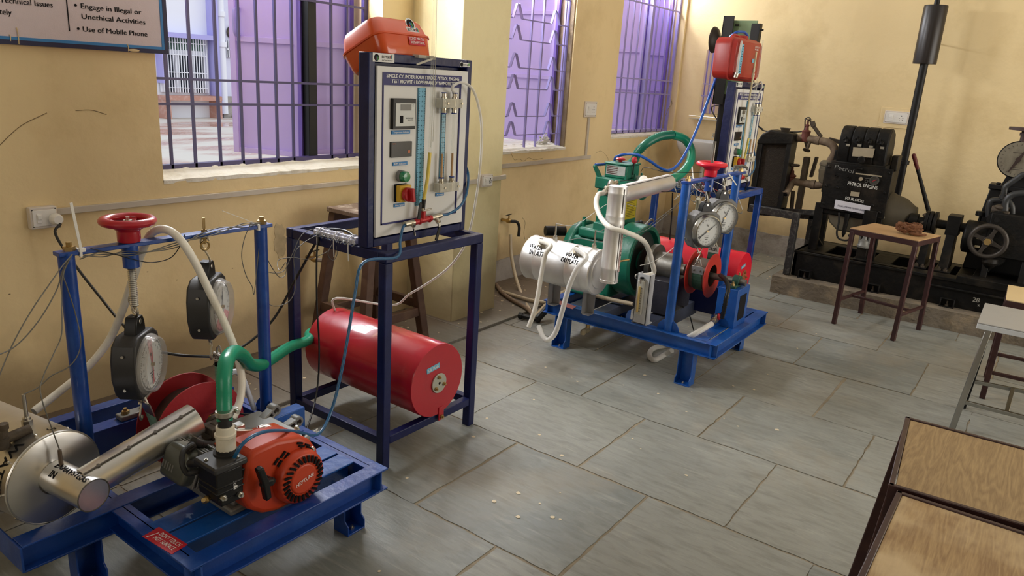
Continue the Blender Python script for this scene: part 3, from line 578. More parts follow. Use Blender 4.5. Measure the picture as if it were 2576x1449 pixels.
def trunking(name, segs, w=.026, t=.016, label='grey white cable trunking'):
    mb = MB()
    for a, b, out in segs:
        a, b, out = Vector(a), Vector(b), Vector(out); mb.obox((a + b) / 2 + out * t / 2, ((b - a).length, t, w), (b - a), out)
    return struct(name, mb, TRUNK, label, bevel=.002)
trunking('trim_5', [((1.27, YW, .862), (3.29, YW, .862), (0, -1, 0)), ((3.29, 2.79, .868), (3.75, 2.79, .878), (0, -1, 0))])
trunking('trim_6', [((3.722, YW, .868), (5.44, YW, .878), (0, -1, 0)), ((5.36, YW, .89), (5.36, YW, 1.20), (0, -1, 0))], .030, .012)
def socket(name, label, c, u, n, w, h, d, group=None, kind='switch_socket', mt=None):
    c, u, n = Vector(c), Vector(u), Vector(n); v = V(0, 0, 1); mt = mt or SWITCHW; t = thing(name, label, 'socket', tuple(c), group)
    mb = MB(); mb.obox(c + n * d / 2, (w, h, d), u, v); link('back_box', mb, mt, t, bevel=.004)
    mb = MB(); f = c + n * (d + .002); mb.obox(f, (w * .86, h * .74, .005), u, v); link('face_plate', mb, WHITE, t, bevel=.0015)
    mb = MB(); s = f - u * w * .21 + n * .004; mb.obox(s, (w * .17, h * .42, .006), u, v); mb.obox(s + n * .004 + v * h * .06, (w * .15, h * .2, .006), u, v); link('rocker_switch', mb, WHITE, t, bevel=.001)
    if kind == 'switch_socket':
        mb = MB(); q = f + u * w * .20 + n * .003
        for du, dv, r in ((0, .15, .0042), (-.07, -.02, .003), (.07, -.02, .003), (-.06, -.17, .0025), (.06, -.17, .0025)): mb.cyl(q + u * w * du + v * h * dv, q + u * w * du + v * h * dv + n * .0012, r, n=10)
        link('socket_holes', mb, INK, t)
    mb = MB()
    for du, dv in ((-.42, .38), (.42, .38), (-.42, -.38), (.42, -.38)): mb.cyl(c + n * (d - .001) + u * w * du + v * h * dv, c + n * (d + .0012) + u * w * du + v * h * dv, .0024, n=8)
    link('screw', mb, INK, t); return t
socket('switch_box', 'white switch and socket box at the end of trunking below the notice banner', (1.225, YW, .848), (1, 0, 0), (0, -1, 0), .098, .085, .035, kind='switch')
pl = thing('power_plug', 'white plug pushed into the switch box on the window wall', 'plug', (1.258, YW - .05, .842))
mb = MB(); mb.lathe((1.258, YW - .042, .842), (0, -1, 0), [(.022, 0), (.024, .006), (.022, .026), (.016, .034)], 20); link('plug_body', mb, WHITE, pl); mb = MB(); mb.cyl((1.258, YW - .07, .826), (1.258, YW - .075, .812), .006, n=12); link('cord_grip', mb, CABLE, pl)
socket('wall_socket', 'white switch and socket on the greenish pier', (3.535, 2.79, .872), (1, 0, 0), (0, -1, 0), .105, .075, .035)
socket('wall_socket', 'white socket plate between the zigzag window and corner window', (5.37, YW, 1.265), (1, 0, 0), (0, -1, 0), .19, .125, .012)
socket('wall_socket', 'white socket plate on far wall behind the black engine', (XB, 1.18, 1.352), (0, -1, 0), (-1, 0, 0), .19, .105, .014)
mb = MB(); mb.box((XB - .006, 1.07, 1.265), (XB, 1.31, 1.43)); struct('trim_7', mb, WALL, 'plaster patch round the far wall socket', bevel=.003)
# cracks and stains on the plaster
CRK = mat('plaster_crack', (.22, .16, .09), .9, 0, 0)
mb = MB()
def crack(pts, r=.0014): mb.tube(pts, r, 5)
crack([at_y(x, y, YW - .0005) for x, y in ((0, 365), (25, 340), (60, 312), (118, 284))]); crack([at_y(x, y, YW - .0005) for x, y in ((190, 278), (230, 277), (268, 288))])
crack([at_y(x, y, YW - .0005) for x, y in ((1286, 387), (1294, 402), (1306, 400), (1318, 405), (1330, 397), (1345, 402), (1365, 398))], .0011); crack([at_y(x, y, YW - .0005) for x, y in ((1500, 384), (1512, 380), (1524, 390), (1530, 402), (1524, 412), (1510, 418))], .001)
crack([at_y(x, y, YW - .0005) for x, y in ((1315, 548), (1321, 560), (1318, 585), (1320, 602))], .0014); crack([at_y(x, y, YW - .0005) for x, y in ((1675, 290), (1682, 272), (1690, 262), (1688, 250))], .003)
for x, y in ((371, 684), (445, 704), (24, 740), (585, 675)): c = at_y(x, y, YW); mb.sphere(c, .0032, 1.4, .2, .7, 8)
struct('trim_8', mb, CRK, 'hairline cracks in the plaster')
mb = MB(); rn = random.Random(2); c = at_y(703, 605, YW)
P = [(c.x + .042 * math.cos(a) * rn.uniform(.6, 1.2), c.z + .095 * math.sin(a) * rn.uniform(.8, 1.1)) for a in [2 * PI * k / 22 for k in range(22)]]
mb.prism(P, (0, YW - .001, 0), (1, 0, 0), (0, 0, 1), (0, -1, 0), .001); struct('trim_9', mb, mat('damp_grey_patch', (.56, .45, .27), .9, 0, .4, 22), 'grey damp patch')
# garden taps
def tap(name, label, p, sp, pipe, hose=False):
    t = thing(name, label, 'tap', tuple(p)); p = Vector(p); mb = MB(); mb.cyl(p, p + V(0, -.05, 0), .011); mb.lathe(p + V(0, -.045, 0), (0, -1, 0), [(.011, 0), (.016, .004), (.018, .018), (.016, .035), (.012, .04)], 14); mb.cyl(p + V(0, -.065, .012), p + V(0, -.065, .04), .006); link('valve_body', mb, BRASS, t)
    mb = MB(); mb.bar(p + V(-.035, -.065, .043), p + V(.03, -.065, .048), .009, .004); link('lever', mb, PLBLACK, t)
    mb = MB(); mb.tube(sp, .011, 10); link('spout', mb, pipe, t); return t
a = at_y(772, 646, YW); tap('wall_tap', 'brass tap with short grey bent spout below the first window', a, [a + V(0, -.08, 0), a + V(.02, -.11, -.006), a + V(.03, -.125, -.05), a + V(.032, -.125, -.10)], mat('grey_pvc_spout', (.24, .20, .17), .6, 0, .2, 12))
a = at_y(1262, 552, YW); tap('wall_tap', 'brass tap with black bent spout and milky hose, beside the pier', a, [a + V(0, -.08, 0), a + V(.05, -.10, -.008), a + V(.085, -.10, -.05), a + V(.085, -.10, -.12)], RUBBER)
# mirror, glass shelf, wash basin on the far wall
m = thing('wall_mirror', 'frameless rounded mirror hanging on the far wall above the basin', 'mirror', (XB, 2.76, 1.25))
P = []; yc, zc, hw, hh, r = 2.76, 1.555, .165, .30, .035
for cx, cz, a0 in ((hw - r, hh - r, 0), (-hw + r, hh - r, 90), (-hw + r, -hh + r, 180), (hw - r, -hh + r, 270)): P += [(cx + r * math.cos(math.radians(a0 + k * 18)), cz + r * math.sin(math.radians(a0 + k * 18))) for k in range(6)]
mb = MB(); mb.prism(P, (XB - .002, yc, zc), (0, -1, 0), (0, 0, 1), (-1, 0, 0), .006); link('glass', mb, MIRROR, m); mb = MB(); [mb.cyl((XB - .004, y, z), (XB - .012, y, z), .007, n=12) for y in (2.65, 2.87) for z in (1.30, 1.82)]; link('screw', mb, STEEL, m)
sh = thing('glass_shelf', 'narrow clear glass shelf under the mirror', 'shelf', (XB, 2.78, 1.19)); mb = MB(); mb.box((XB - .11, 2.58, 1.196), (XB - .002, 2.98, 1.204)); link('glass', mb, FROST, sh)
mb = MB(); [mb.bar((XB, yy, 1.19), (XB - .10, yy, 1.19), .008, .012) for yy in (2.66, 2.9)]; mb.tube([(XB - .11, 2.58, 1.225), (XB - .11, 2.98, 1.225)], .003, 6); link('bracket', mb, STEEL, sh)
bs = thing('wash_basin', 'white ceramic wash basin on the far wall beneath the mirror', 'basin', (XB, 2.75, .82))
mb = MB(); P = [(.0, .0), (.0, -.30)]
outer = []; 
def basin_ring(s, z, inset=0.0): return [V(XB - .001 - max(0, (.21 + .21 * math.cos(a)) * s - 0) if False else XB - .215 + (.21 * s) * math.cos(a), 2.74 + (.27 * s) * math.copysign(abs(math.sin(a)) ** .75, math.sin(a)), z) for a in [2 * PI * k / 36 for k in range(36)]]
rings = [basin_ring(.45, .80), basin_ring(.72, .835), basin_ring(.93, .92), basin_ring(1.0, .985), basin_ring(1.0, 1.005), basin_ring(.9, 1.005), basin_ring(.82, .96), basin_ring(.5, .87), basin_ring(.1, .86)]
vs = [p for r_ in rings for p in r_]; fs = [tuple(range(35, -1, -1))] + [(i * 36 + k, i * 36 + (k + 1) % 36, (i + 1) * 36 + (k + 1) % 36, (i + 1) * 36 + k) for i in range(len(rings) - 1) for k in range(36)] + [tuple(range(8 * 36, 9 * 36))]
mb.add(vs, fs); link('bowl', mb, CERAMIC, bs, angle=50)
mb = MB(); mb.cyl((XB - .05, 2.70, 1.0), (XB - .05, 2.70, 1.06), .014); mb.tube([(XB - .05, 2.70, 1.055), (XB - .10, 2.70, 1.07), (XB - .15, 2.70, 1.045)], .009); mb.bar((XB - .05, 2.66, 1.07), (XB - .05, 2.74, 1.07), .008, .012); link('basin_tap', mb, STEEL, bs)
mb = MB(); mb.tube([(XB - .2, 2.74, .80), (XB - .2, 2.74, .62), (XB - .02, 2.74, .55)], .018, 10); link('waste_pipe', mb, WHITE, bs)
# cream paint drops fallen on the floor and slabs
mb = MB(); rn = random.Random(77)
def drop(p, r): n = 9; mb.prism([(r * math.cos(2 * PI * k / n) * rn.uniform(.7, 1.2), r * math.sin(2 * PI * k / n) * rn.uniform(.7, 1.2)) for k in range(n)], p, (1, 0, 0), (0, 1, 0), (0, 0, 1), .0008)
for k in range(150): drop((rn.uniform(.7, 4.6), rn.uniform(2.64, 3.14), .0172), rn.uniform(.003, .011))
for k in range(70): drop((rn.uniform(1.3, 5.2), rn.uniform(.9, 2.55), .0004), rn.uniform(.003, .007))
for k in range(60): drop((rn.uniform(5.6, 7.0), rn.uniform(1.7, 2.4), .0004), rn.uniform(.004, .010))
for x, y in ((1191, 1098), (1413, 1146), (1303, 1300), (1242, 1261), (1304, 1240), (1390, 1301), (1955, 1081), (1622, 944)): drop(tuple(at_z(x, y, .0006)), .009)
struct('trim_10', mb, mat('cream_paint_drop', (.62, .52, .36), .6, 0, .1, 20), 'spattered cream paint drops on the floor')
# ================================================================ SHARED BUILDERS FOR THE TWO TEST RIGS
def channel(mb, p0, p1, z0, z1, out, fl=.05, t=.006, rec=.03):
    """rolled steel channel lying on its side: web set back, flanges standing out towards 'out'"""
    p0, p1, out = Vector((*p0, 0)), Vector((*p1, 0)), Vector((*out, 0)).normalized(); d = (p1 - p0).normalized(); L = (p1 - p0).length; c = (p0 + p1) / 2
    e_ = .0007 if abs(d.x) > .5 else 0.0
    for z in (z0 + t / 2 - e_, z1 - t / 2 + e_): mb.obox(c - out * fl / 2 + V(0, 0, z), (L, fl, t), d, out, (0, 0, 1))
    mb.obox(c - out * (rec) + V(0, 0, (z0 + z1) / 2), (L, t, z1 - z0), d, out, (0, 0, 1))
def foot(parent, c, zt, m, ax=(1, 0), s=.07, name='leg'):
    """short channel leg with a notched foot plate"""
    x, y = c; u = V(*ax, 0); v = V(-u.y, u.x, 0); mb = MB(); o = V(x, y, 0)
    mb.obox(o + v * .035 + V(0, 0, zt / 2), (s, .005, zt), u, v, (0, 0, 1))
    for sgn in (-1, 1): mb.prism([(-.035, 0), (.035, 0), (.035, zt), (-.018, zt), (-.018, .05), (-.035, .035)], o + u * sgn * s / 2 - u * .0025, v, (0, 0, 1), u, .005)
    mb.obox(o + V(0, 0, .003), (s, .07, .006), u, v, (0, 0, 1)); lg = link(name, mb, m, parent, bevel=.0015)
    mb = MB(); mb.bolt(o - v * .012 + V(0, 0, .006), (0, 0, 1), .009, .006); b = link('anchor_bolt', mb, STEEL, lg); b.location = (0, 0, 0); return lg
def post(parent, x, y, z0, z1, r, m, half='y'):
    mb = MB(); mb.cyl((x, y, z0), (x, y, z1), r, n=28); p = link('post', mb, m, parent)
    mb = MB(); R_ = .062; pl = [(R_ * math.cos(PI * k / 14), R_ * math.sin(PI * k / 14)) for k in range(15)]
    mb.prism(pl, (x - .003, y, z0), (0, 1, 0), (0, 0, 1), (1, 0, 0), .006); g = link('gusset_plate', mb, m, p, bevel=.001); g.location = (0, 0, 0); return p
def handwheel(parent, x, y, z, m, rod_top=0.0, rod_len=.16, bm=BLUE, s=1.0):
    """red handwheel on a screw, top of cross beam at z"""
    mb = MB(); mb.torus((x, y, z + .072 * s), (0, 0, 1), .072 * s, .0165 * s, 40, 12, .85)
    mb.lathe((x, y, z + .002), (0, 0, 1), [(.034 * s, 0), (.036 * s, .003), (.036 * s, .038 * s), (.046 * s, .046 * s), (.052 * s, .054 * s), (.030 * s, .058 * s), (.010, .058 * s)], 32)
    for k in range(4):
        a = PI / 4 + k * PI / 2; c, sn = math.cos(a), math.sin(a); mb.bar((x + c * .02, y + sn * .02, z + .055 * s), (x + c * .066 * s, y + sn * .066 * s, z + .070 * s), .026 * s, .010)
    w = link('handwheel', mb, m, parent, bevel=.002, angle=50)
    mb = MB(); mb.cyl((x, y, z - .075), (x, y, z - .008), .0225, n=24); link('screw_collar', mb, bm, parent)
    mb = MB(); pr = []; n = 46
    for i in range(n): pr.append((.0125 if i % 2 else .0105, i * rod_len / n))
    mb.lathe((x, y, z - .06 - rod_len), (0, 0, 1), pr, 16); mb.cyl((x, y, z + .03), (x, y, z + .075 + rod_top), .0085 if rod_top else .006, n=14)
    if not rod_top: mb.cyl((x, y, z + .058), (x, y, z + .066), .012, n=12)
    mb.torus((x, y, z - .06 - rod_len - .016), (1, 0, 0), .014, .004, 20, 8); link('threaded_rod', mb, STEEL if not rod_top else IRON, parent)
def hook(mb, top, bot, r=.0034, side=V(1, 0, 0)):
    """S hook from an upper eye to a lower eye"""
    top, bot = Vector(top), Vector(bot); L = (bot - top).length; d = (bot - top) / L; s = side; w = L * .17
    pts = [top + d * (L * .16) - s * w * .8, top + d * (L * .04) - s * w * .55, top - d * (L * .02), top + d * (L * .05) + s * w * .6, top + d * (L * .24) + s * w * .75, top + d * (L * .5), bot - d * (L * .24) - s * w * .75, bot - d * (L * .05) - s * w * .6, bot + d * (L * .02), bot - d * (L * .04) + s * w * .55, bot - d * (L * .16) + s * w * .8]
    mb.tube(pts, r, 8, sub=5)
def scale(label, group, pos, rot, body, variant):
    """hanging dial scale; origin at the hanging eye, dial towards local -Y"""
    t = thing('hanging_scale', label, 'scale', (0, 0, 0), group)
    mb = MB(); mb.prism([(-.034, -.042), (.034, -.042), (.030, -.01), (.018, .012), (-.018, .012), (-.030, -.01)], (0, -.018, 0), (1, 0, 0), (0, 0, 1), (0, 1, 0), .036); mb.m = 1; mb.cyl((0, -.0195, -.004), (0, .0195, -.004), .0085, n=16)
    link('hanger_lug', mb, [PLBLACK, STEEL], t, bevel=.003)
    mb = MB(); out = [(-.050, -.038), (.050, -.038), (.082, -.060), (.094, -.100), (.096, -.160), (.078, -.214), (.058, -.236), (-.058, -.236), (-.078, -.214), (-.096, -.160), (-.094, -.100), (-.082, -.060)]
    mb.prism(out, (0, -.034, 0), (1, 0, 0), (0, 0, 1), (0, 1, 0), .072); bd = link('body', mb, body, t, bevel=.007, seg=3)
    mb = MB()
    for z in (-.085, -.19):
        for sx in (-.097, .097): mb.cyl((sx * .985, 0, z), (sx * 1.005, 0, z), .0045, n=10)
    b = link('screw', mb, STEEL, bd); b.location = (0, 0, 0)
    zc = -.140; mb = MB(); mb.cyl((0, -.042, zc), (0, -.034, zc), .083, n=48); d = link('dial', mb, DIAL, t)
    mb = MB(); y = -.0428
    for k in range(100):
        a = 2 * PI * k / 100; l = .010 if k % 5 == 0 else .005; ca, sa = math.sin(a), math.cos(a); mb.obox((ca * (.079 - l / 2), y, zc + sa * (.079 - l / 2)), (.0011, .0006, l), (sa, 0, -ca), (0, 1, 0), (ca, 0, sa))
    for k in range(20):
        a = 2 * PI * (k + .0) / 20; mb.text(str(k * 1 if k else 0), (math.sin(a) * .060, y, zc + math.cos(a) * .060 - .0035), (1, 0, 0), (0, 0, 1), .0075, None, .0, 'C')
    mb.text('kg', (-.0, y, zc + .028), (1, 0, 0), (0, 0, 1), .012, None, .01, 'C'); 
    for k in range(3): mb.obox((0, y, zc - .026 - k * .009), (.030 - k * .006, .0006, .003), (1, 0, 0), (0, 1, 0))
    e = link('dial_marks', mb, INK, d); e.location = (0, 0, 0)
    if variant['sector']:
        sm, a0, a1, r0 = variant['sector']; mb = MB(); n = 14; P = [(r0 * math.sin(a0 + (a1 - a0) * k / n), r0 * math.cos(a0 + (a1 - a0) * k / n)) for k in range(n + 1)] + [(.081 * math.sin(a1 + (a0 - a1) * k / n), .081 * math.cos(a1 + (a0 - a1) * k / n)) for k in range(n + 1)]
        mb.prism(P, (0, -.0423, zc), (1, 0, 0), (0, 0, 1), (0, -1, 0), .0003); e = link('dial_sector', mb, sm, d); e.location = (0, 0, 0)
    a = variant['needle']; s_, c_ = math.sin(a), math.cos(a); mb = MB(); pu = V(c_, 0, -s_); pv = V(s_, 0, c_); o = V(0, -.0455, zc)
    mb.prism([(-.0028, -.048), (-.008, -.062), (-.005, -.064), (0, -.054), (.005, -.064), (.008, -.062), (.0028, -.048), (.0022, .02), (.0006, .066), (-.0006, .066), (-.0022, .02)], o, pu, pv, (0, -1, 0), .0012); link('pointer', mb, variant['ink'], t)
    mb = MB(); mb.cyl((0, -.050, zc), (0, -.043, zc), .006, n=16); link('pointer_boss', mb, BRASS, t)
    mb = MB(); mb.lathe((0, -.034, zc), (0, -1, 0), [(.094, 0), (.094, .004), (.088, .014), (.084, .024), (.079, .0265), (.079, .0235), (.085, .012), (.087, .004), (.094, 0)], 48, False); link('bezel', mb, variant['bezel'], t)
    mb = MB(); mb.lathe((0, -.0585, zc), (0, -1, 0), [(.080, 0), (.080, .0012), (.01, .0035)], 48); link('lens', mb, LENS, t)
    mb = MB(); mb.tube([(-.022, 0, -.236), (-.004, 0, -.268), (.004, 0, -.268), (.022, 0, -.236)], .0035, 8, False); hook(mb, (0, 0, -.262), (0, 0, -.325)); link('lower_hook', mb, STEEL, t)
    mb = MB(); hook(mb, (0, 0, variant.get('up', .075)), (0, 0, -.004), side=V(0, 1, 0)); link('upper_hook', mb, STEEL, t)
    t.location = pos; t.rotation_euler = rot; return t
LENS = clear('thin_clear_lens', (0.9, 0.9, 0.92), 0.05, 0.05)
BEZC = clear('clear_bezel', (0.70, 0.68, 0.66), 0.16)

def brake_drum(label, x, yf, yr, z, R, rc, m, hole, core=IRON):
    t = thing('brake_drum', label, 'drum', (x, (yf + yr) / 2, z))
    for y, s in ((yf, 1), (yr, -1)):
        mb = MB()
        if hole and s == 1: mb.ring((x, y, z), (0, 1, 0), hole, R, .006, 56)
        else: mb.lathe((x, y - .003, z), (0, 1, 0), [(.02, 0), (R, 0), (R, .006), (.02, .006)], 56)
        link('flange', mb, m, t, bevel=.0012)
    mb = MB(); mb.lathe((x, yf + .003, z), (0, 1, 0), [(rc, 0), (rc, yr - yf - .006)], 48, False) if hole else mb.cyl((x, yf + .003, z), (x, yr - .003, z), rc, n=48); link('rim', mb, core, t)
    return t
def air_tank(label, x, y0, y1, z, r, m):
    t = thing('air_tank', label, 'tank', (x, y0, z - r))
    mb = MB(); mb.lathe((x, y1, z), (0, -1, 0), [(r - .006, 0), (r, .004), (r, y1 - y0 - .004), (r - .0025, y1 - y0)], 64); link('shell', mb, m, t)
    c = V(x + .006, y0, z - .012); mb = MB(); mb.lathe(c, (0, -1, 0), [(.042, 0), (.042, .006)], 36); f = link('orifice_flange', mb, mat('zinc_plate', (.42, .42, .36), .45, .6, .15, 12) if m is RED else mat('rust_plate', (.33, .10, .04), .6, .1, .3, 12), t, bevel=.001)
    mb = MB()
    for a in (100, 220, 340): mb.bolt(c + V(.028 * math.cos(math.radians(a)), -.006, .028 * math.sin(math.radians(a))), (0, -1, 0), .008, .006)
    b = link('bolt', mb, BRASS, f); b.location = (0, 0, 0)
    mb = MB(); mb.cyl(c + V(0, -.0066, 0), c + V(0, -.006, 0), .006, n=14); b = link('orifice', mb, INK, f); b.location = (0, 0, 0)
    lb = V(x - .03, y0 - .0012, z + .062); mb = MB(); mb.obox(lb, (.075, .001, .022), V(1, 0, .12), (0, 1, 0)); l = link('name_label', mb, SKYBLUE, t)
    mb = MB(); uu = V(1, 0, .12).normalized(); mb.text('AIR TANK', lb - uu * .032 + V(0, -.0012, -.0065), uu, V(-.12, 0, 1), .0125, .064, .01); b = link('lettering', mb, WHITEINK, l); b.location = (0, 0, 0)
    mb = MB(); mb.box((x + .012, y0 - .004, z - r - .028), (x + .042, y0 + .002, z - r + .03)); s = link('foot_lug', mb, m, t, bevel=.001); mb = MB(); mb.bolt((x + .027, y0 - .004, z - r - .012), (0, -1, 0), .009, .007); b = link('bolt', mb, BRASS, s); b.location = (0, 0, 0)
    mb = MB(); mb.cyl((x - .03, y1, z + .05), (x - .03, y1 + .05, z + .05), .016, n=16); link('hose_nozzle', mb, m, t); return t
def stand(label, group, x0, y0, x1, y1, z1, m):
    t = thing('instrument_stand', label, 'stand', (x0, y0, 0), group); w = .038
    for x, y in ((x0, y0), (x1 - w, y0), (x1 - w, y1 - w), (x0, y1 - w)):
        mb = MB(); mb.box((x, y, 0), (x + w, y + w, z1 - w)); link('leg', mb, m, t, bevel=.004)
    mb = MB(); mb.box((x0, y0, z1 - w), (x1, y0 + w, z1)); mb.box((x0, y1 - w, z1 - w), (x1, y1, z1)); mb.box((x0, y0 + w, z1 - w), (x0 + w, y1 - w, z1)); mb.box((x1 - w, y0 + w, z1 - w), (x1, y1 - w, z1)); link('top_frame', mb, m, t, bevel=.004)
    zl = .135; h = .034; mb = MB(); mb.box((x0 + w, y0 + .002, zl - h), (x1 - w, y0 + w - .002, zl)); mb.box((x0 + w, y1 - w + .002, zl - h), (x1 - w, y1 - .002, zl)); mb.box((x0 + .002, y0 + w, zl - h), (x0 + w - .002, y1 - w, zl)); mb.box((x1 - w + .002, y0 + w, zl - h), (x1 - .002, y1 - w, zl)); link('lower_rail', mb, m, t, bevel=.003)
    return t

# ================================================================ RIG ONE (foreground)
bed = thing('test_bed', 'blue steel channel test bed carrying the orange petrol engine', 'test bed', (1.18, 1.53, 0))
z0, z1 = .18, .255; X0, X1, Y0, Y1 = .838, 1.522, 1.53, 2.62
mb = MB(); channel(mb, (X0, Y0), (X1, Y0), z0, z1, (0, -1), .056); channel(mb, (X0, Y0), (X0, Y1), z0, z1, (-1, 0)); channel(mb, (X1, Y0), (X1, Y1), z0, z1, (1, 0)); channel(mb, (X0, Y1), (X1, Y1), z0, z1, (0, 1)); link('perimeter_frame', mb, BLUE, bed, bevel=.0015)
mb = MB()
for ya, yb in ((1.640, 1.712), (1.722, 1.795)): mb.box((.872, ya, .249), (1.478, yb, .2552)); mb.box((.872, ya + .03, .185), (1.478, ya + .036, .25))
link('engine_rails', mb, BRIGHTBLUE, bed, bevel=.0015)
mb = MB(); channel(mb, (.612, 1.925), (1.50, 1.925), z0, z1 + .002, (0, -1), .06); channel(mb, (.612, 2.42), (.86, 2.42), z0, z1 + .002, (0, 1), .06); mb.box((.606, 1.925, z0), (.612, 2.42, z1)); link('tank_outrigger', mb, BLUE, bed, bevel=.0015)
mb = MB(); mb.box((.88, 2.335, .17), (1.50, 2.395, .295)); link('bearing_beam', mb, BLUE, bed, bevel=.002)
mb = MB(); mb.box((1.30, 2.025, .20), (1.585, 2.075, .285)); link('bearing_beam', mb, BRIGHTBLUE, bed, bevel=.003)
mb = MB(); mb.box((1.245, 2.22, .22), (1.33, 2.30, .31)); mb.box((1.34, 2.30, .18), (1.44, 2.42, .33)); link('bearing_seat', mb, BLUE, bed, bevel=.002)
for c, a in (((.80, 2.02), (1, 0)), ((.86, 1.60), (0, 1)), ((1.47, 1.655), (1, 0)), ((1.47, 2.55), (1, 0)), ((.86, 2.55), (1, 0))): foot(bed, c, .18, BLUE, a)
for x in (.875, 1.495): post(bed, x, 2.13, .255, .95, .0215, BLUE)
mb = MB(); mb.box((.85, 2.11, .948), (1.53, 2.15, .960)); link('cross_beam', mb, BLUE, bed, bevel=.002)
mb = MB()
for x in (.885, 1.50): mb.bolt((x, 2.13, .960), (0, 0, 1), .016, .012)
link('bolt', mb, BRASS, bed)
handwheel(bed, 1.050, 2.13, .960, RED, 0, .135, BLUE, .88)
mb = MB(); mb.cyl((1.288, 2.13, .92), (1.288, 2.13, 1.005), .0045, n=10); mb.hex((1.288, 2.13, .960), (0, 0, 1), .009, .008); mb.hex((1.288, 2.13, .936), (0, 0, 1), .008, .01); mb.torus((1.288, 2.13, .915), (0, 1, 0), .014, .0036, 20, 8); link('eye_bolt', mb, BRASS, bed)
mb = MB(); a, b, c, d = [at_z(x, y, .2556) for x, y in ((358, 1350), (400, 1326), (472, 1370), (432, 1395))]; mb.add([a, b, c, d, a + V(0, 0, .0008), b + V(0, 0, .0008), c + V(0, 0, .0008), d + V(0, 0, .0008)], [(0, 3, 2, 1), (4, 5, 6, 7), (0, 1, 5, 4), (1, 2, 6, 5), (2, 3, 7, 6), (3, 0, 4, 7)]); st = link('warning_sticker', mb, STICKRED, bed)
st['label'] = 'red warning sticker with white lettering'
mb = MB(); uu = (c - b).normalized(); vv = V(0, 0, 1).cross(uu)
o = b.lerp(a, .35) + uu * .025 + V(0, 0, .001)
mb.text("DON'T TOUCH", b.lerp(a, .42) + uu * .03 + V(0, 0, .001), uu, vv, .013, .085, .01); mb.text('HOT SURFACE', b.lerp(a, .78) + uu * .03 + V(0, 0, .001), uu, vv, .013, .085, .01); mb.text('/', a.lerp(b, .1) + uu * .01 + V(0, 0, .001), uu, vv, .03, .012); l = link('lettering', mb, WHITEINK, st); l.location = (0, 0, 0)

# brake drum, shaft and bearings
dr = brake_drum('deep red flanged brake drum behind the silver exhaust pipe', 1.20, 2.065, 2.175, .328, .156, .108, DULLRED, 0)
mb = MB(); mb.cyl((1.20, 1.92, .328), (1.20, 2.38, .328), .017, n=20); mb.cyl((1.20, 1.92, .328), (1.20, 2.00, .328), .036, n=28); link('shaft', mb, IRON, dr)
for nm, x, y, z in (('bearing', 1.155, 2.365, .2945), ):
    t = thing('pillow_block_bearing', 'grey pillow block bearing bolted behind the red drum', 'bearing', (x, y, z)); mb = MB(); mb.box((x - .075, y - .022, z), (x + .11, y + .022, z + .018)); mb.cyl((1.20, y - .02, .328), (1.20, y + .02, .328), .036, n=28); link('housing', mb, CASTGREY, t, bevel=.004)
    mb = MB(); mb.bolt((x - .05, y, z + .018), (0, 0, 1), .013, .01); mb.bolt((x + .09, y, z + .018), (0, 0, 1), .013, .01); link('bolt', mb, BRASS, t)
bl = thing('brake_belt', 'pale green webbing brake belt with PETROL tag hanging from the rear scale', 'belt', (1.312, 2.12, .328))
mb = MB(); r = .112; pts = [V(1.312, 2.12, .50), V(1.312, 2.12, .40)]
arc = [V(1.20 + r * math.cos(a), 2.12, .328 + r * math.sin(a)) for a in [-.1 - k * (PI - .2) / 14 for k in range(15)]]
path = pts[:2] + arc + [V(1.062, 2.12, .42)]
for a, b in zip(path, path[1:]): mb.bar(a, b, .056, .004, (0, 1, 0)) if False else mb.obox((a + b) / 2, (.056, (b - a).length * 1.04, .004), (0, 1, 0), (b - a))
link('webbing', mb, BELT, bl)
mb = MB(); mb.obox((1.312, 2.12, .515), (.004, .062, .052), (1, 0, 0), (0, 1, 0)); mb.obox((1.319, 2.12, .515), (.003, .062, .052), (1, 0, 0), (0, 1, 0)); cp = link('clamp_plate', mb, STEEL, bl, bevel=.001)
mb = MB(); mb.obox((1.3085, 2.12, .528), (.001, .062, .026), (1, 0, 0), (0, 1, 0)); mb.m = 1; mb.text('PETROL', (1.3075, 2.148, .521), (0, -1, 0), (0, 0, 1), .014, .056, .012); tg = link('name_tag', mb, [PAPER, INK], cp); tg.location = (0, 0, 0)
mb = MB(); [mb.bolt((1.310, 2.12 + s * .015, .503), (-1, 0, 0), .005, .006) for s in (-1, 1)]; k = link('bolt', mb, INK, cp); k.location = (0, 0, 0)
mb = MB(); mb.tube([(1.312, 2.105, .535), (1.312, 2.11, .56), (1.312, 2.12, .568), (1.312, 2.13, .56), (1.312, 2.135, .535)], .0035, 8); link('eye_loop', mb, STEEL, bl)
mb = MB(); mb.obox((1.058, 2.12, .43), (.004, .06, .045), V(1, 0, .3), (0, 1, 0)); mb.tube([(1.055, 2.105, .445), (1.05, 2.12, .475), (1.055, 2.135, .445)], .0035, 8); link('anchor_plate', mb, STEEL, bl, bevel=.001)
# the two dial scales
V1 = dict(sector=(DIALPINK, 2.1, 4.1, .03), needle=.04, ink=INK, bezel=BEZC, up=.095)
V2 = dict(sector=(DIALPINK, -.28, .12, .0), needle=.0, ink=REDINK, bezel=BEZC, up=.075)
G = 'hanging dial scales on the rope brakes'
scale('dark grey dial scale lower down, under the red handwheel', G, (1.045, 2.13, .722), (0, .02, math.radians(40)), GAUGEGREY, V2)
scale('dark grey dial scale with pink lower sector, hung behind the white hose', G, (1.288, 2.13, .852), (0, -.01, math.radians(40)), GAUGEGREY, V1)

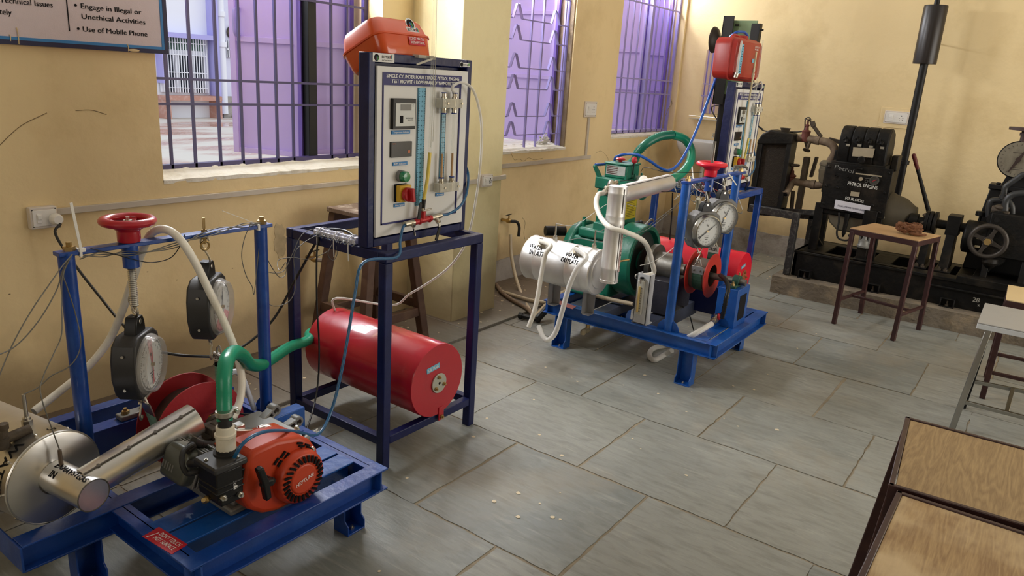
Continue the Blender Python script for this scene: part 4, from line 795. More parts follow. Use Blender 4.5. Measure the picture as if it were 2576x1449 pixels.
# ---------------------------------------------------------------- petrol engine
e = thing('petrol_engine', 'small orange petrol engine with black air cleaner on the blue bed', 'engine', (1.2, 1.7, .255))
yf = 1.60; outl = [at_y(x, y, yf) for x, y in ((622, 1158), (604, 1245), (628, 1284), (662, 1294), (700, 1287), (757, 1258), (795, 1215), (806, 1168), (800, 1130), (783, 1108), (757, 1098), (700, 1108), (640, 1135))]
mb = MB(); mb.prism([(p.x, p.z) for p in outl], (0, yf, 0), (1, 0, 0), (0, 0, 1), (0, 1, 0), .115); fan = link('fan_housing', mb, ORANGE2, e, bevel=.014, seg=3)
c = V(1.218, yf, .334); Rr = .083
mb = MB(); mb.lathe(c + V(0, .004, 0), (0, -1, 0), [(Rr, 0), (Rr, .010), (.079, .026), (.073, .033), (.047, .036), (.043, .040), (.02, .041)], 56); rc = link('recoil_cover', mb, ORANGE2, fan, bevel=.002); rc.location = (0, 0, 0)
mb = MB()
for k in range(26):
    a = 2 * PI * k / 26 + .06; d = V(math.cos(a), 0, math.sin(a)); tt = V(-d.z, 0, d.x) * .35 + d; tt.normalize(); sd = V(0, 1, 0).cross(tt)
    p = c + d * .0605 + V(0, -.0345, 0); mb.obox(p, (.0066, .021, .004), sd, tt - V(0, -.11, 0))
for p, q in (((706, 1152), (718, 1135)), ((716, 1155), (727, 1139)), ((722, 1160), (733, 1146)), ((689, 1169), (701, 1152)), ((698, 1174), (708, 1158)), ((706, 1177), (715, 1163)), ((748, 1115), (761, 1115)), ((752, 1122), (765, 1122)), ((756, 1129), (769, 1129)), ((768, 1118), (779, 1121)), ((771, 1125), (782, 1128)), ((774, 1132), (785, 1135))): mb.bar(at_y(*p, yf - .002), at_y(*q, yf - .002), .0058, .006, (0, 1, 0))
k = link('louvre_slots', mb, INK, fan); k.location = (0, 0, 0)
mb = MB(); mb.text('NEPTUNE', c + V(-.030, -.0385, -.014), V(1, 0, .22), V(-.22, 0, 1), .0115, .064, .006); k = link('lettering', mb, WHITEINK, fan); k.location = (0, 0, 0); 
mb = MB()
for px, py in ((654, 1184), (784, 1128), (745, 1076)): p = at_y(px, py, yf); mb.bolt(p + V(0, .002, 0), (0, -1, 0), .007, .007)
k = link('bolt', mb, STEEL, fan); k.location = (0, 0, 0)
p = at_y(662, 1215, yf - .03); mb = MB(); mb.cyl(p + V(.035, .0, -.012), p + V(.02, .05, -.01), .011, n=14); mb.obox(p + V(.012, 0, -.004), (.04, .018, .020), V(1, 0, -.25), (0, 1, 0)); mb.prism([(-.012, .052), (.006, .054), (.014, .0), (.010, -.052), (-.008, -.054), (-.006, 0)], p + V(0, -.012, 0), V(1, 0, .18), V(-.18, 0, 1), (0, 1, 0), .022); link('starter_grip', mb, PLBLACK, e, bevel=.004)
# top shroud and crankcase
mb = MB(); mb.prism([(1.06, .33), (1.335, .28), (1.335, .375), (1.29, .405), (1.12, .425), (1.07, .405)], (0, yf + .09, 0), (1, 0, 0), (0, 0, 1), (0, 1, 0), .13); link('top_shroud', mb, ORANGE, e, bevel=.018, seg=3)
mb = MB(); mb.box((1.07, 1.66, .262), (1.32, 1.92, .40)); mb.cyl((1.20, 1.92, .34), (1.20, 1.95, .34), .06); mb.box((1.035, 1.655, .2562), (1.12, 1.90, .278)); mb.box((1.05, 1.665, .278), (1.10, 1.70, .30)); link('crankcase', mb, CASTGREY, e, bevel=.006)
mb = MB(); [mb.bolt((x, y, z), (0, 0, 1), .009, .009) for x, y, z in ((1.06, 1.665, .30), (1.05, 1.875, .278), (1.08, 1.67, .30))]; mb.cyl((1.12, 1.655, .275), (1.12, 1.635, .275), .009, n=10); link('bolt', mb, STEEL, e)
# cylinder and rocker cover leaning towards the wall of the room
hc = at_y(455, 1172, 1.79); ax = V(-.93, 0, .36).normalized(); up_ = V(.36, 0, .93)
mb = MB(); 
for k in range(6): mb.obox(V(1.045, 1.785, .375) + ax * (k * .013), (.007, .13, .105), ax, (0, 1, 0))
mb.obox(V(1.06, 1.785, .37), (.10, .10, .085), ax, (0, 1, 0)); link('cylinder_fins', mb, CASTGREY, e, bevel=.002)
hb = V(.992, 1.785, .396); mb = MB(); mb.prism([(-.058, -.05), (.055, -.05), (.062, -.02), (.058, .040), (.035, .052), (-.040, .052), (-.060, .03)], hb - ax * .03, (0, -1, 0), up_, ax, .075); link('rocker_cover', mb, HEADGREY, e, bevel=.012, seg=3)
mb = MB(); mb.obox(hb - ax * .034, (.012, .135, .120), ax, (0, 1, 0)); 
for sy in (-.058, .058):
    for sz in (-.045, .05): mb.cyl(hb + V(0, sy, 0) + up_ * sz - ax * .045, hb + V(0, sy, 0) + up_ * sz - ax * .018, .009, n=12)
link('cylinder_head', mb, HEADGREY, e, bevel=.004)
mb = MB()
for k in range(5): mb.obox(hb + ax * .0455 + V(0, .045 - k * .0, 0) + up_ * (-.015) + V(0, -.012 * k, 0), (.001, .005, .02), ax, (0, 1, 0))
link('head_marks', mb, CASTGREY, e)
s0 = at_y(502, 1117, 1.76); mb = MB(); mb.cyl(at_y(530, 1125, 1.80), s0, .014, .011, 16); mb.cyl(s0, at_y(487, 1110, 1.75), .011, n=16); mb.tube([at_y(486, 1118, 1.74), at_y(462, 1135, 1.72), at_y(458, 1165, 1.70), at_y(470, 1190, 1.69), at_y(492, 1188, 1.68), at_y(505, 1180, 1.68)], .0075, 10); mb.cyl(at_y(484, 1120, 1.745), at_y(470, 1135, 1.735), .013, .010, 14); link('spark_plug_lead', mb, RUBBER, e)
mb = MB(); mb.cyl(at_y(478, 1166, 1.72), at_y(512, 1163, 1.66), .011, n=14); link('intake_pipe', mb, RUBBER, e)
# black air cleaner / carburettor box with white hose adapter
AC0 = len(bpy.data.objects)
mb = MB(); a = (.958, 1.603, .375); mb.box((.958, 1.603, .372), (1.036, 1.690, .455)); mb.box((.956, 1.601, .392), (1.038, 1.692, .399)); mb.box((.956, 1.601, .409), (1.038, 1.692, .416)); mb.box((1.03, 1.62, .385), (1.062, 1.675, .43)); mb.box((.97, 1.606, .352), (1.03, 1.66, .374)); ac = link('air_cleaner', mb, PLBLACK, e, bevel=.005)
mb = MB(); mb.box((.952, 1.597, .455), (1.050, 1.700, .474)); k = link('lid', mb, mat('satin_black_lid', (.03, .03, .032), .3, 0, .1, 10), ac, bevel=.005); k.location = (0, 0, 0)
mb = MB()
for x, z in ((.972, .385), (1.022, .372)): mb.bolt((x, 1.602, z), (0, -1, 0), .009, .008)
for x, y in ((.966, 1.66), (1.03, 1.615)): mb.bolt((x, y, .474), (0, 0, 1), .006, .003)
k = link('bolt', mb, STEEL, ac); k.location = (0, 0, 0)
mb = MB(); mb.box((1.006, 1.6015, .392), (1.016, 1.6025, .402)); mb.box((1.006, 1.6015, .404), (1.014, 1.6025, .405)); mb.box((1.006, 1.6015, .408), (1.014, 1.6025, .409)); mb.box((1.0175, 1.6015, .393), (1.019, 1.6025, .400)); mb.box((1.007, 1.6015, .410), (1.008, 1.6025, .416)); mb.box((1.013, 1.6015, .410), (1.014, 1.6025, .416)); k = link('choke_symbol', mb, WHITEINK, ac); k.location = (0, 0, 0)
px_, py_ = 1.026, 1.660
mb = MB(); mb.lathe((px_, py_, .474), (0, 0, 1), [(.034, 0), (.034, .004), (.026, .005), (.026, .016)], 28); k = link('rubber_collar', mb, RUBBER, ac); k.location = (0, 0, 0)
mb = MB(); mb.lathe((px_, py_, .486), (0, 0, 1), [(.026, 0), (.0265, .002), (.0265, .036), (.0285, .038), (.0285, .046), (.025, .048), (.0245, .066), (.022, .068)], 16); k = link('hose_adapter', mb, OFFWHITE, ac); k.location = (0, 0, 0)
mb = MB(); mb.lathe((px_, py_, .55), (0, 0, 1), [(.0195, 0), (.0175, .012), (.0185, .016), (.0170, .02), (.0185, .03), (.018, .045)], 24); k = link('rubber_sleeve', mb, RUBBER, ac); k.location = (0, 0, 0)
ac.location = ac.location + V(-.001, -.014, -.006)
# levers, brackets, brass bits
mb = MB(); mb.tube([at_y(650, 1075, 1.78), at_y(672, 1070, 1.78), at_y(690, 1082, 1.775), at_y(703, 1100, 1.77), at_y(697, 1115, 1.765), at_y(680, 1125, 1.76)], .005, 8); mb.bar(at_y(600, 1125, 1.72), at_y(672, 1140, 1.70), .011, .008); mb.obox(at_y(660, 1078, 1.785), (.03, .02, .014)); mb.tube([at_y(672, 1127, 1.755), at_y(640, 1130, 1.75)], .0016, 6, False); link('governor_lever', mb, mat('bright_zinc', (.62, .62, .62), .3, 1, .08, 20), e, bevel=.001)
mb = MB(); mb.obox(at_y(605, 1095, 1.79), (.065, .03, .045), V(1, 0, -.35)); mb.obox(at_y(600, 1080, 1.80), (.03, .03, .04)); link('control_bracket', mb, mat('bright_zinc_plate', (.55, .55, .54), .28, 1, .1, 12), e, bevel=.004)
for q, (a, b) in enumerate((((648, 1075), (688, 1030)), ((712, 1082), (745, 1058)))):
    mb = MB(); p0, p1 = at_y(*a, 1.86), at_y(*b, 1.88); dd = (p1 - p0).normalized(); sd = V(0, 1, 0).cross(dd)
    for s in (-1, 1): mb.bar(p0 + sd * .013 * s - dd * .03, p1 + sd * .010 * s, .030, .008, sd)
    mb.ring(p1 + V(0, -.016, 0), (0, 1, 0), .010, .019, .032, 24); mb.obox(p0 - dd * .035, (.055, .05, .045), dd, (0, 1, 0)); link('tank_mount_arm', mb, CASTGREY, e, bevel=.003)
mb = MB(); mb.tube([at_y(528, 1250, 1.63), at_y(522, 1258, 1.63), at_y(514, 1262, 1.63), at_y(512, 1258, 1.62)], .006, 8); mb.sphere(at_y(520, 1256, 1.63), .01, n=10); link('drain_cock', mb, BRASS, e)
mb = MB(); c2 = at_y(545, 1068, 1.93); mb.cyl(c2, c2 + V(0, .02, 0), .028, n=24); mb.cyl(c2 + V(0, -.004, 0), c2 + V(0, .0, 0), .012, n=16); mb.obox(at_y(555, 1085, 1.87), (.09, .06, .06)); mb.cyl(at_y(525, 1085, 1.87), at_y(552, 1098, 1.87), .028, n=20); link('exhaust_flange', mb, MACHINE2, e, bevel=.004)
p = at_y(530, 1052, 1.99); mb = MB(); mb.cyl(p, p + V(.03, 0, .003), .009, n=14); mb.m = 1; mb.cyl(p - V(.002, 0, 0), p + V(.006, 0, 0), .0095, n=14); link('speed_sensor', mb, [BRASS, YELLOW], e)
lb = at_y(668, 1125, 1.695); mb = MB(); mb.obox(V(1.175, 1.71, .4255), (.085, .03, .001), V(1, 0, -.03), V(0, 1, 0)); mb.m = 1; mb.text('CARBURATOR', V(1.138, 1.702, .4268), (1, 0, 0), (0, 1, 0), .013, .076, .01); link('name_label', mb, [SKYBLUE, WHITEINK], e)

# ---------------------------------------------------------------- exhaust pipe and calorimeter
t = thing('exhaust_pipe', 'shiny sheet metal exhaust pipe from engine to the big calorimeter', 'exhaust pipe', (.93, 1.9, .255))
A, B = V(.765, 1.895, .385), at_y(490, 1055, 1.895); d = (B - A).normalized(); mb = MB(); mb.lathe(A, d, [(.045, 0), (.050, (B - A).length)], 40, True); link('pipe', mb, GALV, t)
sd = V(0, 0, 1); sd = (sd - d * sd.dot(d)).normalized(); fr = (V(0, -1, 0) * .45 + sd * .9).normalized(); mb = MB(); mb.bar(A + fr * .046, B + fr * .051, .003, .008, fr)
for k in (.12, .38, .62, .86): pp = A.lerp(B, k) + fr * (.047 + .005 * k); mb.cyl(pp, pp + fr * .004, .005, n=10)
link('seam', mb, mat('dark_seam', (.12, .11, .10), .5, .5, .2, 20), t)
cal = thing('calorimeter', 'large galvanised calorimeter drum marked EXHAUST GAS IN', 'calorimeter', (.70, 2.2, .255))
AX = V(math.cos(math.radians(100)), math.sin(math.radians(100)), 0); C0 = V(.735, 1.995, .378); RT = .127; LT = .46
mb = MB(); mb.lathe(C0, AX, [(RT - .004, 0), (RT, .002), (RT + .0025, .006), (RT, .012), (RT, LT - .012), (RT + .0025, LT - .006), (RT - .004, LT)], 72); link('drum', mb, GALV, cal)
S1 = V(.762, 1.838, .372); CS = C0 + V(-.002, 0, .005); mb = MB(); mb.lathe(CS, S1 - C0, [(.044, 0), (.044, (S1 - C0).length - .003), (.0425, (S1 - C0).length)], 40); stb = link('inlet_stub', mb, GALV, cal)
sdv = (S1 - C0).normalized(); u_, v_, _ = frame_of(sdv); mb = MB(); mb.torus(C0 + V(-.002, 0, .005) + sdv * (S1 - C0).length, sdv, .0435, .0018, 40, 6); mb.torus(C0 + sdv * .004, sdv, .0445, .002, 40, 6); k = link('seam', mb, mat('dark_seam', (.12, .11, .10), .5, .5, .2, 20), stb); k.location = (0, 0, 0)
mb = MB(); mb.torus(C0 + AX * .002, AX, RT, .0022, 72, 6); mb.bar(C0 + V(-.12, -.004, -.005), C0 + V(-.045, -.004, .002), .005, .005)
for a in range(0, 360, 40): q = C0 + AX * .03 + V(-AX.y, AX.x, 0) * RT * math.cos(math.radians(a)) + V(0, 0, 1) * RT * math.sin(math.radians(a)); mb.sphere(q, .0045, n=8)
link('rim_bead', mb, STEEL, cal)
# marker lettering wrapped on the curved sheets
def on_cyl(o, axis, start, r, along0):
    """x runs along the circumference, y along -axis"""
    o = Vector(o); a = Vector(axis).normalized(); st = Vector(start).normalized(); w = a.cross(st)
    return lambda x, y: o + a * (along0 - y) + (st * math.cos(x / r) + w * math.sin(x / r)) * (r + .0009)
def along_cyl(o, axis, ang0, r):
    """x runs along the axis, y round the circumference"""
    o = Vector(o); u, v, a = frame_of(axis); return lambda x, y: o + a * x + (u * math.cos(ang0 - y / r) + v * math.sin(ang0 - y / r)) * (r + .0009)
def ang_on(axis, want): u, v, a = frame_of(axis); w = Vector(want); return math.atan2(w.dot(v), w.dot(u))
mb = MB(); ang = ang_on(sdv, V(-.25, -.3, .92)); mb.text('EXHAVST', None, None, None, .017, .088, .02, fn=along_cyl(CS + sdv * .022, sdv, ang, .0445), jitter=.0015); mb.text('GAS', None, None, None, .015, .036, .02, fn=along_cyl(CS + sdv * .112, sdv, ang + .05, .0445)); mb.text('IN', None, None, None, .018, .020, .02, fn=along_cyl(CS + sdv * .030, sdv, ang + .60, .0445)); k = link('lettering', mb, INK, stb); k.location = (0, 0, 0)
mb = MB(); a2 = ang_on(-AX, V(-.55, 0, .83)); f = along_cyl(C0 + AX * .075, -AX, a2, RT); mb.text('3', None, None, None, .022, .014, .012, fn=along_cyl(C0 + AX * .04, -AX, ang_on(-AX, V(.1, 0, 1)), RT)); mb.text('WATER', None, None, None, .024, .15, .02, fn=lambda x, y: along_cyl(C0 + AX * .052, -AX, ang_on(-AX, V(-.6, 0, .75)), RT)(y, -x + .03)); link('lettering', mb, INK, cal)
def probe(parent, base, h, r=.0055, nut=True, mt=STEEL):
    mb = MB(); base = Vector(base)
    if nut: mb.hex(base, (0, 0, 1), .014, .02); mb.cyl(base + V(0, 0, .02), base + V(0, 0, .028), .010, n=14); mb.cyl(base + V(0, 0, .02), base + V(0, 0, h), r, r * .85, 12)
    else: mb.cyl(base, base + V(0, 0, h), r, r * .8, 12)
    return link('thermocouple_probe', mb, mt, parent)
PB1 = C0 + AX * .10 + V(.0, 0, RT - .004); probe(cal, PB1, .095)
PB2 = C0 + sdv * .03 + V(0, 0, .038); probe(cal, PB2, .055, .006, False, mat('bronze_probe', (.16, .12, .09), .45, .7, .2, 20))
mb = MB(); q = C0 + AX * .06 + V(-.085, 0, .105); mb.cyl(q, q + V(-.0, 0, .03), .02, n=14); mb.hex(q + V(0, 0, .03), (0, 0, 1), .018, .02); mb.cyl(q + V(0, 0, .02), q + V(.07, 0, .028), .014, n=14); mb.cyl(q + V(.01, 0, .05), q + V(.01, 0, .065), .012, n=12); link('water_fitting', mb, MACHINE2, cal)
for k in (.1, .34): mb = MB(); c = C0 + AX * k; mb.box((c.x - .05, c.y - .02, .2572), (c.x + .05, c.y + .02, c.z - RT * .93)); link('saddle', mb, NAVY, cal)

# ---------------------------------------------------------------- stand one, panel one, air tank one
stand('dark navy square tube stand with the dull red air tank', None, 1.80, 1.84, 2.355, 2.40, .863, NAVY)
air_tank('deep red air tank lying in the dark navy stand', 2.092, 1.832, 2.47, .292, .155, RED)
def panel():
    x0, x1, z0, z1, yf, yb = 1.80, 2.345, .865, 1.542, 1.935, 1.985
    t = thing('instrument_board', 'white instrument panel in navy frame below the orange tank', 'instrument panel', (2.07, 1.96, .865), 'engine test rig instrument boards')
    mb = MB(); w = .030
    mb.box((x0, yf, z0), (x0 + w, yb, z1)); mb.box((x1 - w, yf, z0), (x1, yb, z1)); mb.box((x0 + w, yf, z1 - w), (x1 - w, yb, z1)); mb.box((x0 + w, yf, z0), (x1 - w, yb, z0 + w)); mb.box((x0 + w, yb - .015, z0 + w), (x1 - w, yb, z1 - w)); link('frame', mb, NAVY, t, bevel=.003)
    mb = MB(); n = 24; P = []
    for i in range(n + 1):                             # white sheet, left edge curling away
        s = i / n; x = 1.833 + (2.318 - 1.833) * s; y = yf - .004 - .004 * math.exp(-s * 14)
        P.append((x, y))
    mb.prism(P + [(x, yf + .002) for x, y in reversed(P)], (0, 0, .902), (1, 0, 0), (0, 1, 0), (0, 0, 1), .597); sh = link('board_sheet', mb, PAPER, t)
    y = yf - .0085
    def sub(name, mb, m, par=sh, **k): o = link(name, mb, m, par, **k); o.location = (0, 0, 0); return o
    mb = MB(); mb.box((1.858, y, 1.437), (2.276, y + .005, 1.480)); mb.box((1.858, y, .944), (1.8635, y + .005, 1.437)); mb.box((2.2705, y, .944), (2.276, y + .005, 1.437)); mb.box((1.858, y, .944), (2.276, y + .005, .950)); mb.m = 1
    mb.text('SINGLE CYLINDER FOUR STROKE PETROL ENGINE', (2.067, y - .0005, 1.4625), (1, 0, 0), (0, 0, 1), .0115, .385, .025, 'C'); mb.text('TEST RIG WITH ROPE BRAKE DYNAMOMETER', (2.072, y - .0005, 1.445), (1, 0, 0), (0, 0, 1), .0115, .345, .025, 'C'); sub('printed_heading', mb, [INKBLUE, WHITEINK])
    def lab(s, px, py, w, h=.0125):
        c = at_y(px, py, yf); mb = MB(); mb.box((c.x - w / 2, y, c.z - h / 2), (c.x + w / 2, y + .005, c.z + h / 2)); mb.m = 1; mb.text(s, (c.x, y - .0005, c.z - h * .24), (1, 0, 0), (0, 0, 1), h * .5, w * .86, .01, 'C'); o = sub('name_label', mb, [STICKBLUE, WHITEINK])
    lab('Temperature Indicator', 1005, 332, .092, .013); lab('RPM Indicator', 1003, 411, .073); lab('Main Switch', 1001, 515, .053); lab('Manometer', 1103, 488, .046)
    # temperature indicator
    mb = MB(); mb.box((1.900, yf - .018, 1.286), (2.016, yf, 1.393)); ti = sub('temperature_indicator', mb, PLBLACK, t, bevel=.002); ti.location = -t.location
    mb = MB(); mb.box((1.912, yf - .020, 1.297), (2.010, yf - .017, 1.377)); mb.m = 1; mb.box((1.935, yf - .021, 1.352), (1.989, yf - .019, 1.373)); mb.m = 2; mb.box((1.933, yf - .021, 1.308), (1.948, yf - .019, 1.334)); mb.text('TEMPERATURE', (1.960, yf - .0205, 1.323), (1, 0, 0), (0, 0, 1), .0042, .040, .01); mb.text('INDICATOR', (1.970, yf - .0205, 1.3165), (1, 0, 0), (0, 0, 1), .0042, .030, .01); mb.text('C', (1.996, yf - .0205, 1.366), (1, 0, 0), (0, 0, 1), .006); sub('face', mb, [mat('grey_silver_face', (.56, .58, .56), .35, 0, .04, 10), LCD, INK], ti)
    mb = MB(); mb.box((1.900, yf - .012, 1.186), (2.006, yf, 1.241)); rp = sub('rpm_indicator', mb, mat('black_glass_face', (.010, .009, .009), .25, 0, 0), t, bevel=.001); rp.location = -t.location
    mb = MB(); mb.box((1.983, yf - .0132, 1.200), (1.995, yf - .0115, 1.209)); mb.text('RPM', (1.907, yf - .0128, 1.232), (1, 0, 0), (0, 0, 1), .0045, .012); sub('key', mb, mat('orange_key', (.50, .13, .05), .5, 0, 0), rp)
    c = V(1.953, yf, 1.117); mb = MB(); mb.cyl(c, c + V(0, -.022, 0), .0215, n=28); mb.m = 1; mb.lathe(c + V(0, -.022, 0), (0, -1, 0), [(.020, 0), (.020, .016), (.017, .020), (.005, .021)], 28); o = sub('indicator_lamp', mb, [CASTGREY, LAMPGREEN], t); o.location = -t.location
    mb = MB(); mb.box((1.925, yf - .012, 1.022), (1.989, yf, 1.088)); mb.m = 1; mb.box((1.927, yf - .034, 1.024), (1.987, yf - .012, 1.086)); sw = sub('rotary_switch', mb, [INK, YELLOW], t, bevel=.004); sw.location = -t.location
    c = V(1.958, yf - .034, 1.053); mb = MB(); mb.cyl(c, c + V(0, -.02, 0), .026, n=28); mb.obox(c + V(.002, -.028, 0), (.016, .022, .052), V(1, 0, .15)); sub('knob', mb, mat('red_knob', (.40, .012, .015), .35, 0, .05, 10), sw, bevel=.004)
    # long ruler beside the burette
    def ruler(x0_, x1_, za, zb, n):
        mb = MB(); mb.box((x0_, y - .001, za), (x1_, y + .004, zb)); mb.m = 1; mb.box((x0_, y - .0015, za), (x0_ + .0012, y, zb)); mb.box((x1_ - .0012, y - .0015, za), (x1_, y, zb))
        for k in range(n * 2):
            z = zb - (zb - za) * (k + .5) / (n * 2); l = .008 if k % 2 else .0055; mb.box((x0_ + .001, y - .0016, z - .0006), (x0_ + l, y, z + .0006)); mb.box((x1_ - l, y - .0016, z - .0006), (x1_ - .001, y, z + .0006))
            if k % 2: mb.text(str((k + 1) // 2), ((x0_ + x1_) / 2, y - .0012, z - .003), (1, 0, 0), (0, 0, 1), .0055, None, .012, 'C')
        sub('ruler', mb, [SKYBLUE, INK])
    ruler(2.036, 2.073, .998, 1.432, 25); ruler(2.167, 2.190, 1.09, 1.40, 16)
    # burette: clear tube leaning in front of the ruler, petrol in its lower part
    def pt(px, py, yy): return at_y(px, py, yy)
    T0, T1, T2 = V(2.057, yf - .03, 1.022), V(2.078, yf - .035, 1.20), V(2.083, yf - .03, 1.545)
    bu = thing('x', 'x', 'x') if False else None
    mb = MB(); mb.tube([T0, V(2.072, yf - .032, 1.10), T1], .0068, 12); b1 = sub('burette_petrol', mb, FUEL, t); b1.location = -t.location
    mb = MB(); mb.tube([T1, V(2.0815, yf - .033, 1.35), T2, V(2.086, yf - .03, 1.80)], .0066, 12); b2 = sub('burette_tube', mb, CLEAR, t); b2.location = -t.location
    mb = MB(); mb.tube([V(2.092, yf - .036, 1.24), V(2.094, yf - .036, 1.40), V(2.094, yf - .034, 1.55), V(2.094, yf - .03, 1.80)], .0012, 6, False); mb.tube([V(2.0768, yf - .04, 1.22), V(2.0795, yf - .04, 1.36), V(2.081, yf - .038, 1.55)], .001, 6, False); mb.lathe((2.083, yf - .03, 1.532), (0, 0, 1), [(.016, 0), (.016, .012)], 4); mb.box((2.02, yf - .02, 1.535), (2.10, yf + .01, 1.546)); mb.bar((2.07, yf - .04, 1.535), (1.985, yf - .045, 1.512), .004, .006); b3 = sub('tube_clip', mb, FROST, t); b3.location = -t.location
    mb = MB(); mb.cyl((2.056, yf - .03, .985), (2.058, yf - .03, 1.024), .007, .0085, 12); mb.cyl((2.050, yf - .032, .965), (2.055, yf - .03, .99), .0065, n=12); b4 = sub('rubber_joint', mb, RUBBER, t); b4.location = -t.location
    # manometer
    for za, zb in ((1.362, 1.397), (1.043, 1.078)):
        mb = MB(); mb.box((2.133, yf - .042, za), (2.248, yf - .008, zb)); o = sub('manometer_block', mb, FROST, t, bevel=.002); o.location = -t.location
        mb = MB()
        for x in (2.158, 2.218):
            for s, zz in (((1, zb),) if za < 1.2 else ((1, zb), (-1, za))):
                mb.lathe((x, yf - .026, zz), (0, 0, s), [(.011, 0), (.011, .006), (.009, .007), (.009, .018)], 12)
            mb.cyl((x, yf - .026, za + .006), (x, yf - .026, zb - .006), .008, n=12)
        for x in (2.163, 2.243): mb.cyl((x, yf - .045, (za + zb) / 2), (x, yf - .041, (za + zb) / 2), .005, n=10)
        f = sub('fitting', mb, NICKEL, o); mb = MB()
        for x in (2.158, 2.218):
            for s, zz in (((1, zb),) if za < 1.2 else ((1, zb), (-1, za))): mb.lathe((x, yf - .026, zz + s * .018), (0, 0, s), [(.011, 0), (.011, .004)], 14)
        sub('collet', mb, mat('blue_collet', (.02, .05, .25), .4, 0, 0), o)
    mb = MB()
    for x in (2.158, 2.218): mb.cyl((x, yf - .026, 1.09), (x, yf - .026, 1.35), .0058, n=12)
    o = sub('manometer_tube', mb, CLEAR, t); o.location = -t.location
    mb = MB()
    for x in (2.158, 2.218): mb.cyl((x, yf - .026, 1.09), (x, yf - .026, 1.19), .0045, n=12)
    o = sub('manometer_fluid', mb, AMBER, t); o.location = -t.location
    # petrol valve tee along the bottom
    zt = .946; yy = yf - .032
    mb = MB(); mb.cyl((2.005, yy, zt - .004), (2.10, yy, zt + .002), .0115, n=16); mb.cyl((2.052, yy, zt), (2.054, yy, zt + .034), .0105, n=16); mb.hex((2.028, yy, zt - .002), (1, 0, 0), .0145, .01); mb.hex((2.082, yy, zt), (1, 0, 0), .0145, .01); o = sub('red_tee', mb, mat('red_anodised_tee', (.40, .015, .02), .35, .2, .1, 20), t); o.location = -t.location
    mb = MB(); mb.cyl((1.955, yy, zt - .006), (2.006, yy, zt - .004), .011, n=14); mb.cyl((2.10, yy, zt + .002), (2.155, yy, zt + .006), .011, n=14); mb.cyl((1.99, yy - .016, zt - .014), (1.99, yy, zt - .006), .009, n=12); mb.cyl((2.125, yy - .018, zt - .016), (2.125, yy, zt), .010, n=12); mb.cyl((2.053, yy, zt + .03), (2.052, yy, zt + .045), .006, n=12); mb.bar((1.985, yy - .018, zt - .02), (1.993, yy - .018, zt - .05), .008, .003); mb.tube([(2.06, yy - .004, .985), (2.09, yy - .004, .987), (2.092, yy - .004, .982), (2.062, yy - .004, .979)], .0014, 6); o = sub('brass_valve', mb, NICKEL, t); o.location = -t.location
    mb = MB(); mb.bar((2.018, yy - .012, .955), (2.026, yy - .012, 1.012), .014, .004, (0, 1, 0)); mb.sphere((2.026, yy - .012, 1.012), .007, 1, .3, 1, 12); mb.bar((2.127, yy - .02, .925), (2.13, yy - .02, .91), .012, .004, (0, 1, 0)); mb.m = 1; mb.bar((2.126, yy - .02, .93), (2.128, yy - .02, .915), .013, .0045, (0, 1, 0)); mb.m = 0; mb.bar((2.13, yy - .02, .91), (2.108, yy - .022, .862), .013, .004, (0, 1, 0)); o = sub('lever_handle', mb, [PLBLACK, STEEL], t); o.location = -t.location
    for s in (1,):
        mb = MB(); mb.tube([(2.155, yy, zt + .006), (2.20, yy - .004, zt + .008), (2.27, yy - .004, .98), (2.325, yf - .02, 1.03), (2.362, yf + .01, 1.10), (2.352, yf + .03, 1.14)], .0052, 8); o = sub('feed_tube', mb, TUBEB, t); o.location = -t.location
    # stickers on the frame
    mb = MB(); mb.box((1.8165, yf - .0015, 1.512), (1.918, yf, 1.541)); mb.m = 1; c = V(1.834, yf - .0016, 1.526); mb.cyl(c, c + V(0, -.0006, 0), .0115, n=24); mb.text('SKYY SK', (1.858, yf - .002, 1.5255), (1, 0, 0), (0, 0, 1), .0085, .037, .012); mb.text('ACADEMY', (1.858, yf - .002, 1.5165), (1, 0, 0), (0, 0, 1), .0036, .052); mb.m = 2; mb.box((1.897, yf - .003, 1.5255), (1.8985, yf - .0015, 1.534)); mb.box((1.8285, yf - .003, 1.5175), (1.831, yf - .0018, 1.528)); mb.m = 3; mb.box((1.901, yf - .003, 1.5255), (1.9025, yf - .0015, 1.5365)); mb.box((1.8335, yf - .003, 1.516), (1.836, yf - .0018, 1.531)); mb.m = 4; mb.box((1.905, yf - .003, 1.5255), (1.9065, yf - .0015, 1.539)); mb.box((1.8385, yf - .003, 1.517), (1.841, yf - .0018, 1.529)); LOGO = [PAPER, INK, mat('logo_red', (.5, .04, .03), .5, 0, 0), mat('logo_blue', (.03, .22, .45), .5, 0, 0), mat('logo_green', (.10, .35, .06), .5, 0, 0)]; o = sub('logo_sticker', mb, LOGO, t); o.location = -t.location
    mb = MB(); mb.box((2.282, yf - .0015, 1.517), (2.330, yf, 1.531)); mb.cyl((2.279, yf, 1.524), (2.279, yf - .0015, 1.524), .010, n=20); mb.m = 1; mb.cyl((2.279, yf - .0015, 1.524), (2.279, yf - .0022, 1.524), .0075, n=20); mb.text('SKYY SK', (2.290, yf - .002, 1.520), (1, 0, 0), (0, 0, 1), .006, .027, .012); mb.m = 4; [mb.box((2.319 + k * .003, yf - .0022, 1.520), (2.3205 + k * .003, yf - .0015, 1.528 + k * .002)) for k in range(3)]; o = sub('logo_sticker', mb, LOGO, t); o.location = -t.location
    return t
pan1 = panel()
